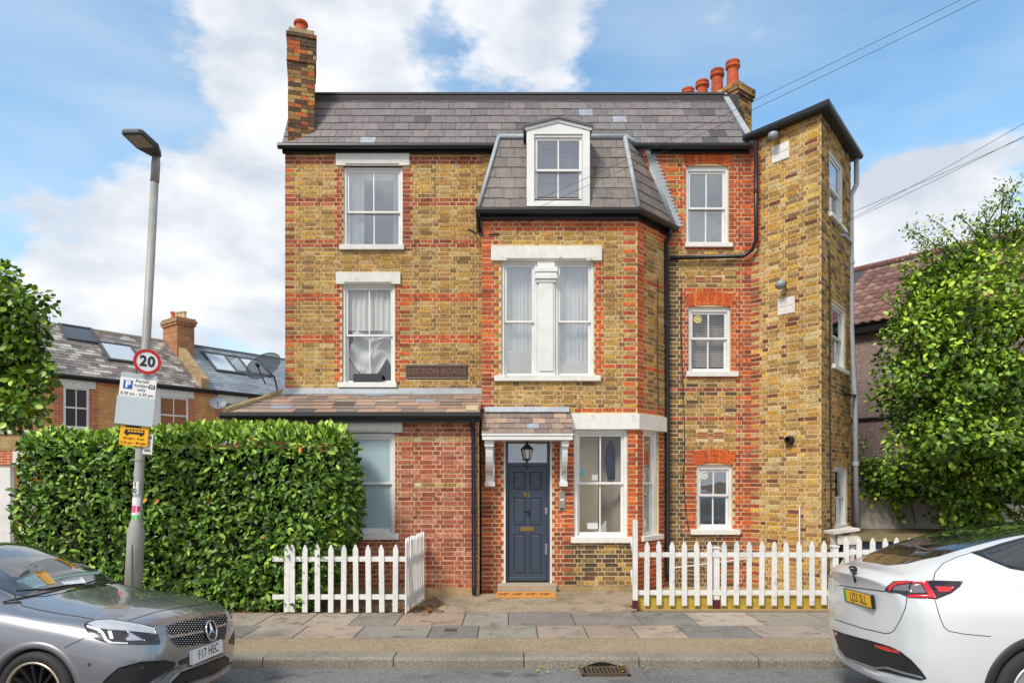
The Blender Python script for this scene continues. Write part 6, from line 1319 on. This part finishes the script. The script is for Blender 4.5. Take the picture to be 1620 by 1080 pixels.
    def wheel(s, ax, ay, r, rim, spokes, spoke_m, lip_m, steer=0, kind='twin', tw=.225):
        for sg in (1, -1):
            C_ = s.wp(ax, sg*ay, r); R3 = s.M.to_3x3() @ Matrix.Rotation(steer, 3, 'Z') @ (Matrix(((1, 0, 0), (0, 0, sg), (0, 1, 0))))   # local: x fwd, y up, z outward
            mb = MB(); h = tw/2; mb.lathe(C_, [(rim*.96, -h*.9), (rim+.01, -h), (r-.03, -h), (r-.008, -h*.86), (r, -h*.6), (r, h*.6), (r-.008, h*.86), (r-.03, h), (rim+.035, h+.004), (rim+.012, h*.97), (rim*.985, h*.86)], 56, R3); mb.f = mb.f[:-2]; w = mb.build('wheel', mat('tyre_rubber', (.022, .022, .023), .75, n_scale=40, n_amt=.2), s.root, smooth=True)
            mb = MB()
            for q_ in range(60):
                an = 2*math.pi*q_/60
                for zz_ in (-h*.7, h*.30): mb.add([C_+R3 @ Vector(((r+e)*math.cos(an+da), (r+e)*math.sin(an+da), zz_+dz)) for e, da, dz in ((.002, 0, 0), (.002, .035, 0), (.002, .045, h*.42), (.002, .01, h*.42))], [(0, 1, 2, 3)])
            mb.build('tread_block', mat('tread', (.03, .03, .031), .85), w)
            mb = MB(); mb.lathe(C_, [(rim*1.0, h*.90), (rim*1.0, h*.98), (rim*.93, h*.98), (rim*.92, h*.7), (rim*.90, -h*.6)], 48, R3); mb.f = mb.f[:-2]; mb.build('rim', lip_m, w, smooth=True)
            mb = MB(); mb.lathe(C_, [(rim*.9, -h*.3), (.02, -h*.3)], 24, R3); mb.build('brake_disc', mat('brake_dark', (.03, .03, .03), .6, .5), w)
            for k in range(spokes):
                an = 2*math.pi*k/spokes+.1; e = Vector((math.cos(an), math.sin(an), 0)); t_ = Vector((-math.sin(an), math.cos(an), 0)); mb = MB()
                wi, wo = (.016, .024) if kind == 'twin' else (.05, .085); zi, zo = h*.62, h*.86
                pts = [e*.05-t_*wi+Vector((0, 0, zi-.03)), e*.05+t_*wi+Vector((0, 0, zi-.03)), e*rim*.94+t_*wo+Vector((0, 0, zo-.04)), e*rim*.94-t_*wo+Vector((0, 0, zo-.04)), e*.05-t_*wi*.6+Vector((0, 0, zi)), e*.05+t_*wi*.6+Vector((0, 0, zi)), e*rim*.94+t_*wo*.5+Vector((0, 0, zo)), e*rim*.94-t_*wo*.5+Vector((0, 0, zo))]
                mb.hexa([C_+R3 @ p for p in pts]); mb.build('spoke', spoke_m, w)
            mb = MB(); mb.lathe(C_, [(.062, h*.2), (.06, h*.66), (.045, h*.74), (.005, h*.76)], 20, R3); mb.build('hub_cap', lip_m, w, smooth=True)
def metallic(name, c, rough=.35):
    m = mat(name, c, rough, .75, coat=1.0, coat_r=.03); return m
gapm = mat('panel_gap', (.01, .01, .011), .8); gloss = mat('gloss_black', (.006, .006, .007), .12, coat=.5); satinb = mat('satin_black_plastic', (.018, .018, .019), .5)
carglass = mat('car_glass', (.012, .016, .017), .03, spec=.9, coat=.6)
# ---------------------------------------------------------------- grey hatchback, front end
Z5 = lambda *p: [(x/4.05, 840+y/4.05) for x, y in p]
ST = [
 (0.00, [(0, .20), (.30, .20), (.56, .21), (.66, .36), (.66, .50), (.58, .64, .015), (.42, .70, .03), (.20, .715, .04), (0, .72, .04)]),
 (0.05, [(0, .185), (.42, .185), (.70, .20), (.775, .38), (.77, .54), (.68, .69, .01), (.46, .755, .015), (.22, .775, .02), (0, .78, .02)]),
 (0.16, [(0, .18), (.52, .18), (.80, .20), (.845, .42), (.835, .59), (.74, .745), (.49, .80), (.24, .822), (0, .828)]),
 (0.34, [(0, .18), (.60, .18), (.855, .21), (.88, .46), (.865, .65), (.765, .80), (.51, .852), (.25, .874), (0, .88)]),
 (0.60, [(0, .18), (.64, .18), (.87, .22), (.892, .50), (.878, .70), (.785, .842), (.53, .895), (.26, .915), (0, .92)]),
 (0.95, [(0, .18), (.65, .18), (.87, .22), (.892, .52), (.878, .74), (.80, .880), (.55, .935), (.27, .955), (0, .96)]),
 (1.25, [(0, .18), (.65, .18), (.87, .22), (.89, .54), (.878, .77), (.81, .915), (.60, .985), (.30, 1.005), (0, 1.01)]),
 (1.50, [(0, .18), (.65, .18), (.87, .22), (.89, .54), (.88, .79), (.81, .935), (.665, 1.11), (.33, 1.145), (0, 1.15)]),
 (1.80, [(0, .18), (.65, .18), (.87, .22), (.89, .54), (.88, .80), (.81, .95), (.62, 1.25), (.31, 1.29), (0, 1.295)]),
 (2.15, [(0, .18), (.65, .18), (.87, .22), (.89, .54), (.88, .81), (.81, .96), (.585, 1.355), (.29, 1.395), (0, 1.40)]),
 (2.70, [(0, .18), (.65, .18), (.87, .22), (.89, .54), (.88, .82), (.80, .97), (.57, 1.385), (.28, 1.425), (0, 1.43)]),
 (3.50, [(0, .19), (.65, .19), (.87, .23), (.89, .55), (.88, .84), (.79, .99), (.56, 1.34), (.28, 1.385), (0, 1.39)]),
 (4.05, [(0, .22), (.62, .22), (.84, .28), (.86, .56), (.85, .84), (.74, 1.0), (.54, 1.16), (.27, 1.19), (0, 1.195)]),
 (4.30, [(0, .30), (.50, .30), (.70, .36), (.74, .56), (.72, .80), (.64, .93), (.46, 1.0), (.23, 1.01), (0, 1.01)])]
hb = thing('parked_car', 'silver-grey hatchback parked nose right at the left edge', 'car', (-3.2, 6.0, .06), 'cars parked along the kerb')
MC = Car((-2.66, 6.0, road_z(6.0)), R(-177+180)*0+R(3), -1, ST, .17, .45, hb)
paint = metallic('grey_metallic_paint', lin(146, 147, 152), .26)
AX, AZ, RT = .93, .32, .318
MC.make_body(paint, lambda x, y, z: ((x-AX)**2+(z-AZ)**2 < .352**2 and abs(y) > .45) or ((x-AX-2.7)**2+(z-AZ)**2 < .352**2 and abs(y) > .45) or z < .185)
MC.arch(AX, AZ, .352, .035, mat('arch_grey', lin(120, 118, 124), .4, .6, coat=.6), .006); MC.well(AX, AZ, .36); MC.well(AX+2.7, AZ, .36)
dk = mat('dark_alloy', lin(58, 58, 62), .35, .8); lipm = mat('diamond_cut_rim', lin(206, 190, 172), .3, .9)
MC.wheel(AX, .775, RT, .238, 14, dk, lipm, R(-4)); MC.wheel(AX+2.7, .775, RT, .238, 14, dk, lipm)
wsf = lambda x: np.interp(x, [1.2, 1.32, 1.7, 2.12], [6.6, 6.15, 6.08, 6.08])
MC.grid_patch(1.20, 2.12, wsf, lambda x: 8.0, .004, mat('windscreen_glass', (.016, .02, .02), .03, spec=1.0, coat=1.0), 'windscreen', 'top')
MC.grid_patch(1.45, 3.6, lambda x: 5.1, lambda x: np.interp(x, [1.45, 1.7, 2.1, 3.2, 3.6], [5.15, 5.5, 5.85, 5.85, 5.3]), .004, carglass, 'side_window', True)
# papers on the dashboard, under the glass
for k, (pts, c) in enumerate(((Z5((95, 320), (200, 268), (300, 350), (205, 372)), lin(110, 140, 150)), (Z5((215, 270), (280, 255), (355, 335), (290, 345)), lin(190, 140, 30)), (Z5((330, 300), (500, 262), (630, 255), (635, 275), (440, 292), (345, 312)), lin(120, 150, 140)), (Z5((390, 325), (520, 295), (555, 340), (430, 352)), lin(215, 220, 222)))):
    MC.patch(pts, .007, mat('paper%d' % k, c, .5, coat=.4), 'permit_paper', g=5)
MC.line(Z5((95, 384), (180, 378), (310, 372), (430, 360), (560, 347), (790, 323)), .010, satinb, 'cowl_seal', off=.002); MC.line(Z5((300, 372), (430, 352), (530, 343)), .007, gloss, 'wiper', mirror=False, off=.012)
MC.line(Z5((92, 388), (98, 425), (118, 455), (150, 478), (250, 503), (400, 530), (520, 548), (600, 562)), .0035, gapm, 'bonnet_gap'); MC.line(Z5((412, 745), (480, 712), (560, 672)), .003, gapm, 'bumper_gap')
MC.line(Z5((820, 572), (920, 540), (1000, 515), (1180, 482), (1350, 463)), .003, gapm, 'bonnet_gap', mirror=False)
HL = Z5((533, 600), (555, 582), (610, 566), (700, 561), (800, 575), (900, 592), (990, 613), (1010, 655), (1028, 705), (1018, 724), (900, 727), (760, 722), (680, 712), (610, 690), (562, 648))
hl = MC.patch(HL, .004, mat('headlight_dark', (.02, .02, .022), .15, coat=.8), 'headlight', g=2.5, mirror=True)
MC.patch(Z5((560, 592), (610, 574), (700, 569), (800, 583), (900, 600), (985, 622), (1000, 660), (930, 650), (820, 640), (700, 632), (620, 622)), .008, mat('headlight_lens', lin(196, 198, 202), .15, .3, coat=1), 'lens', hl, 2.5)
MC.patch(Z5((555, 604), (640, 625), (668, 650), (690, 690), (720, 708), (820, 713), (818, 721), (700, 717), (672, 700), (648, 655), (625, 640), (560, 618)), .010, mat('drl_white', lin(226, 228, 232), .2, coat=1), 'daytime_strip', hl, 2.5)
MC.patch(Z5((815, 640), (870, 672), (925, 700), (815, 705), (805, 690), (822, 672)), .010, mat('reflector_chrome', lin(200, 200, 206), .12, 1), 'reflector', hl, 2.5)
MC.patch(Z5((690, 640), (715, 640), (730, 690), (705, 690)), .010, MATS['drl_white'], 'projector', hl, 2.5)
GR = Z5((1063, 612), (1085, 596), (1130, 586), (1250, 560), (1380, 540), (1446, 530), (1453, 560), (1447, 650), (1436, 690), (1300, 718), (1200, 735), (1145, 738), (1112, 718), (1080, 670))
gr = MC.patch(GR, .003, mat('grille_black', (.004, .004, .005), .6, spec=.2), 'grille', g=3)
MC.line(GR+[GR[0]], .006, mat('grille_surround', lin(110, 110, 114), .3, .8), 'grille_surround', gr, False)
studm = mat('grille_stud', lin(225, 225, 230), .3, .6); poly_g = [Vector(p) for p in GR]
def in_poly(p, pl):
    c = False
    for i in range(len(pl)):
        a, b = pl[i], pl[i-1]
        if (a.y > p.y) != (b.y > p.y) and p.x < (b.x-a.x)*(p.y-a.y)/(b.y-a.y)+a.x: c = not c
    return c
mb = MB(); yy = 840+530/4.05; row = 0
while yy < 1024:
    xx = 262+(2.2 if row % 2 else 0)
    while xx < 360:
        p = Vector((xx, yy))
        if in_poly(p, poly_g):
            h, n = MC.hit(xx, yy); t1_ = n.orthogonal().normalized(); t2_ = n.cross(t1_); mb.add([h+n*.005+t1_*.006, h+n*.005+t2_*.0045, h+n*.005-t1_*.006, h+n*.005-t2_*.0045, h+n*.011], [(0, 1, 4), (1, 2, 4), (2, 3, 4), (3, 0, 4)])
        xx += 4.4
    yy += 3.3; row += 1
stuff(mb.build('grille_studs', studm, gr))
MC.patch(Z5((1078, 668), (1180, 650), (1290, 628), (1440, 585), (1440, 600), (1295, 648), (1185, 668), (1084, 685)), .014, mat('grille_bar', lin(190, 190, 194), .25, .9), 'grille_bar', gr, 3)
Mf = MC.frame_at(1333/4.05, 840+633/4.05, .03, R(12)); chromem = mat('chrome', lin(222, 222, 226), .08, 1); R3 = Mf.to_3x3(); C0 = Mf.translation
em = MB(); ringp = [C0+R3 @ Vector((.088*math.cos(a), .088*math.sin(a), 0)) for a in [2*math.pi*i/32 for i in range(33)]]; em.tube(ringp, .0085, 8); emb = em.build('emblem', chromem, gr, smooth=True)
for k in range(3):
    an = R(90+120*k); e = Vector((math.cos(an), math.sin(an), 0)); t_ = Vector((-e.y, e.x, 0)); mb = MB(); mb.add([C0+R3 @ p for p in (e*.086, t_*.017+e*.006, -t_*.017+e*.006, Vector((0, 0, .016)), Vector((0, 0, -.004)))], [(0, 1, 3), (0, 3, 2), (0, 4, 1), (0, 2, 4)]); mb.build('star_arm', chromem, gr)
disc(Mf, 0, .084, -.02, -.008, 'emblem_disc', gloss, gr)
def number_plate(car, x, y, tilt, bg_, txt, frame_m, band=None, off=.02):
    Mp = car.frame_at(x, y, off, tilt); t = pbox(Mp, -.262, .262, -.0575, .0575, -.03, -.001, 'number_plate', frame_m, car.root); e = .01 if band else .002
    pbox(Mp, -.26+e, .26-e, -.0555+e*.7, .0555-e*.3, -.002, .002, 'plate_face', bg_, t); text_mesh(txt, .108, Mp @ Matrix.Translation((.026 if band else 0, .001, .0025)), 'characters', sbk, t, .0008, .78 if band else .84, .001)
    if band: pbox(Mp, -.26+e, -.205, -.0555+e*.7, .0555-e*.3, .002, .003, 'green_band', band, t)
number_plate(MC, 1321/4.05, 840+768/4.05, R(4), mat('plate_white', lin(226, 228, 228), .4), 'F17 HEC', mat('plate_white'))
meshb = mat('intake_mesh', (.010, .011, .012), .45, n_scale=200, n_amt=.6)
MC.patch(Z5((640, 985), (690, 930), (760, 872), (900, 834), (1060, 824), (1125, 838), (1118, 868), (1010, 938), (930, 985)), .003, meshb, 'side_intake', g=4, mirror=True)
MC.patch(Z5((1075, 985), (1150, 905), (1290, 855), (1440, 795), (1470, 815), (1462, 845), (1350, 905), (1200, 955), (1130, 990)), .003, meshb, 'lower_intake', g=4)
MC.patch(Z5((940, 990), (1040, 925), (1110, 872), (1200, 862), (1420, 782), (1440, 790), (1290, 848), (1150, 898), (1060, 990)), .016, paint, 'lower_blade', g=4)
MC.patch(Z5((1140, 830), (1212, 800), (1212, 842), (1150, 860)), .003, gloss, 'plate_recess', g=4)
MC.patch(Z5((1040, 1010), (1130, 985), (1200, 955), (1350, 905), (1465, 838), (1476, 830), (1470, 850), (1360, 920), (1200, 975), (1060, 1030)), .018, gloss, 'front_splitter', g=4)
for q_ in ((572, 852), (910, 872)):
    h, n = MC.hit(q_[0]/4.05, 840+q_[1]/4.05); mb = MB(); mb.lathe(h, [(.013, 0), (.013, .004), (.004, .0045)], 12, n.to_track_quat('Z', 'Y').to_matrix()); mb.build('parking_sensor', mat('sensor', (.05, .05, .055), .3), hb)
# ---------------------------------------------------------------- white electric crossover, rear end
Z6 = lambda *p: [(1300+x/3.857, 800+y/3.857) for x, y in p]
SR = [
 (0.00, [(0, .36, .03), (.40, .36, .03), (.62, .42, .02), (.74, .64), (.735, .86, .005), (.66, 1.03, .01), (.48, 1.12, -.01), (.24, 1.145, -.02), (0, 1.15, -.025)]),
 (0.06, [(0, .30), (.52, .30), (.78, .37), (.86, .64), (.85, .87), (.77, 1.06), (.53, 1.175), (.26, 1.20), (0, 1.205)]),
 (0.18, [(0, .26), (.60, .26), (.87, .34), (.925, .63), (.91, .88), (.815, 1.08), (.57, 1.20), (.28, 1.225), (0, 1.23)]),
 (0.42, [(0, .23), (.65, .23), (.93, .33), (.955, .63), (.94, .90), (.85, 1.085), (.615, 1.28), (.30, 1.325), (0, 1.33)]),
 (0.75, [(0, .22), (.65, .22), (.94, .32), (.96, .63), (.945, .91), (.865, 1.085), (.63, 1.39), (.31, 1.44), (0, 1.445)]),
 (1.15, [(0, .22), (.65, .22), (.94, .32), (.96, .63), (.945, .91), (.87, 1.08), (.635, 1.49), (.31, 1.54), (0, 1.545)]),
 (1.60, [(0, .22), (.65, .22), (.94, .32), (.96, .63), (.945, .91), (.87, 1.07), (.63, 1.555), (.31, 1.60), (0, 1.605)]),
 (2.20, [(0, .22), (.65, .22), (.94, .32), (.96, .63), (.945, .90), (.87, 1.06), (.62, 1.575), (.3, 1.62), (0, 1.624)]),
 (2.90, [(0, .22), (.65, .22), (.94, .32), (.96, .62), (.94, .88), (.86, 1.03), (.62, 1.49), (.3, 1.54), (0, 1.545)]),
 (3.50, [(0, .22), (.65, .22), (.93, .32), (.955, .60), (.935, .84), (.84, .99), (.64, 1.10), (.3, 1.15), (0, 1.155)]),
 (4.30, [(0, .22), (.62, .22), (.88, .30), (.92, .55), (.90, .74), (.80, .86), (.58, .92), (.3, .94), (0, .945)]),
 (4.75, [(0, .30), (.50, .30), (.68, .34), (.74, .48), (.72, .60), (.64, .70), (.48, .74), (.24, .75), (0, .755)])]
wc = thing('parked_car', 'white electric crossover parked tail left at the right edge', 'car', (4.2, 6.0, .06), 'cars parked along the kerb')
TC = Car((2.97, 6.0, road_z(6.0)), R(-3), 1, SR, .20, .5, wc)
wpaint = mat('white_car_paint', lin(206, 208, 210), .3, 0, coat=1.0)
TX, TZ = 1.0, .355
TC.make_body(wpaint, lambda x, y, z: any((x-q_)**2+(z-TZ)**2 < .385**2 and abs(y) > .45 for q_ in (TX, TX+2.89)) or z < .235)
TC.arch(TX, TZ, .385, .05, satinb, .008); TC.arch(TX+2.89, TZ, .385, .05, satinb, .008); TC.well(TX, TZ, .395); TC.well(TX+2.89, TZ, .395)
sil = mat('silver_wheel', lin(190, 192, 196), .35, .6)
TC.wheel(TX, .84, .355, .245, 5, sil, sil, 0, 'wide', .255); TC.wheel(TX+2.89, .84, .355, .245, 5, sil, sil, 0, 'wide', .255)
rgt = lambda x: np.interp(x, [.22, .3, .5, 1.2, 2.4], [7.2, 6.7, 6.42, 6.32, 6.3])
TC.grid_patch(.22, 2.6, rgt, lambda x: 8.0, .004, carglass, 'rear_window', 'top')
TC.patch(Z6((905, 283), (975, 266), (1100, 226), (1250, 186), (1290, 178), (1290, 402), (1234, 396), (1150, 382), (1060, 346), (980, 312)), .003, satinb, 'window_trim', g=5, mirror=True)
TC.patch(Z6((975, 288), (1100, 246), (1234, 206), (1290, 196), (1290, 388), (1234, 381), (1130, 362), (1040, 330)), .006, carglass, 'side_window', g=5, mirror=True)
TL = Z6((383, 517), (398, 492), (440, 459), (545, 455), (680, 455), (862, 460), (842, 492), (790, 532), (720, 560), (700, 568), (600, 563), (525, 558), (515, 550), (480, 535), (420, 525))
tlg = TC.patch(TL, .005, mat('tail_dark', (.012, .008, .008), .1, coat=.8), 'tail_light', g=3, mirror=True)
tred = mat('tail_red', lin(200, 20, 30), .2, coat=1.0); tlens = mat('tail_clear', lin(120, 112, 112), .15, .3, coat=1)
for pl in (((398, 508), (415, 490), (448, 464), (540, 461), (538, 474), (460, 480), (432, 500), (424, 516)), ((548, 461), (640, 462), (664, 500), (686, 535), (700, 563), (527, 556), (531, 538), (650, 540), (612, 478), (550, 478)), ((690, 492), (812, 495), (780, 525), (715, 528))):
    TC.patch(Z6(*pl), .009, tred, 'red_lens', tlg, 3)
for pl in (((550, 482), (605, 482), (640, 532), (536, 532)), ((450, 486), (536, 480), (530, 520), (440, 512))): TC.patch(Z6(*pl), .009, tlens, 'clear_lens', tlg, 3)
TC.line(Z6((520, 560), (512, 620), (482, 690), (442, 758), (415, 774), (385, 776), (250, 745), (80, 690)), .0035, gapm, 'tailgate_gap', mirror=False)
TC.line(Z6((105, 482), (200, 497), (300, 508), (380, 520)), .004, gapm, 'tailgate_gap', mirror=False); TC.line(Z6((680, 455), (692, 405), (740, 350), (820, 312), (905, 287)), .0035, gapm, 'tailgate_gap'); TC.line(Z6((690, 570), (722, 680), (745, 735), (775, 762), (870, 780), (1030, 795)), .003, gapm, 'bumper_gap')
bl_ = TC.patch(Z6((70, 752), (130, 775), (300, 820), (420, 856), (480, 885), (545, 935), (605, 1000), (640, 1050), (600, 1060), (340, 1000), (170, 940), (110, 875), (85, 800)), .006, satinb, 'bumper_valance', g=4)
TC.patch(Z6((328, 842), (400, 855), (470, 880), (482, 898), (400, 882), (335, 857)), .012, mat('reflector_red', lin(190, 40, 34), .3, coat=1), 'reflector', bl_, 3); TC.patch(Z6((76, 762), (104, 772), (100, 792), (82, 784)), .012, MATS['reflector_red'], 'reflector', bl_, 3)
TC.line(Z6((105, 868), (150, 925), (230, 955), (330, 990), (400, 985), (500, 1015), (620, 1046)), .010, mat('lip_silver', lin(150, 152, 156), .3, .7), 'diffuser_lip', bl_, False, off=.01)
number_plate(TC, 1300+229/3.857, 800+562/3.857, R(-6), mat('plate_yellow', lin(244, 186, 30), .4), 'LJ23 SLL', gloss, mat('plate_green', lin(40, 160, 70), .4))
hh_, hn_ = TC.hit(1300+203/3.857, 800+415/3.857); Mt = TC.frame_at(1300+203/3.857, 800+415/3.857, .013, R(-8)); mb = MB(); zz_ = .004
for poly in (((-.052, .040), (-.03, .050), (0, .053), (.03, .050), (.052, .040), (.047, .030), (.028, .038), (0, .041), (-.028, .038), (-.047, .030)), ((-.044, .026), (-.026, .033), (-.012, .0345), (0, .024), (.012, .0345), (.026, .033), (.044, .026), (.036, .014), (.016, .020), (0, -.055), (-.016, .020), (-.036, .014))):
    mb.prism([Mt @ Vector((x*1.35, y*1.35, -.012)) for x, y in poly], Mt.to_3x3() @ Vector((0, 0, .016)))
mb.build('emblem', mat('emblem_dark', lin(70, 72, 78), .15, 1), wc)
for o in list(bpy.data.objects):
    if '_w' in o: del o['_w']
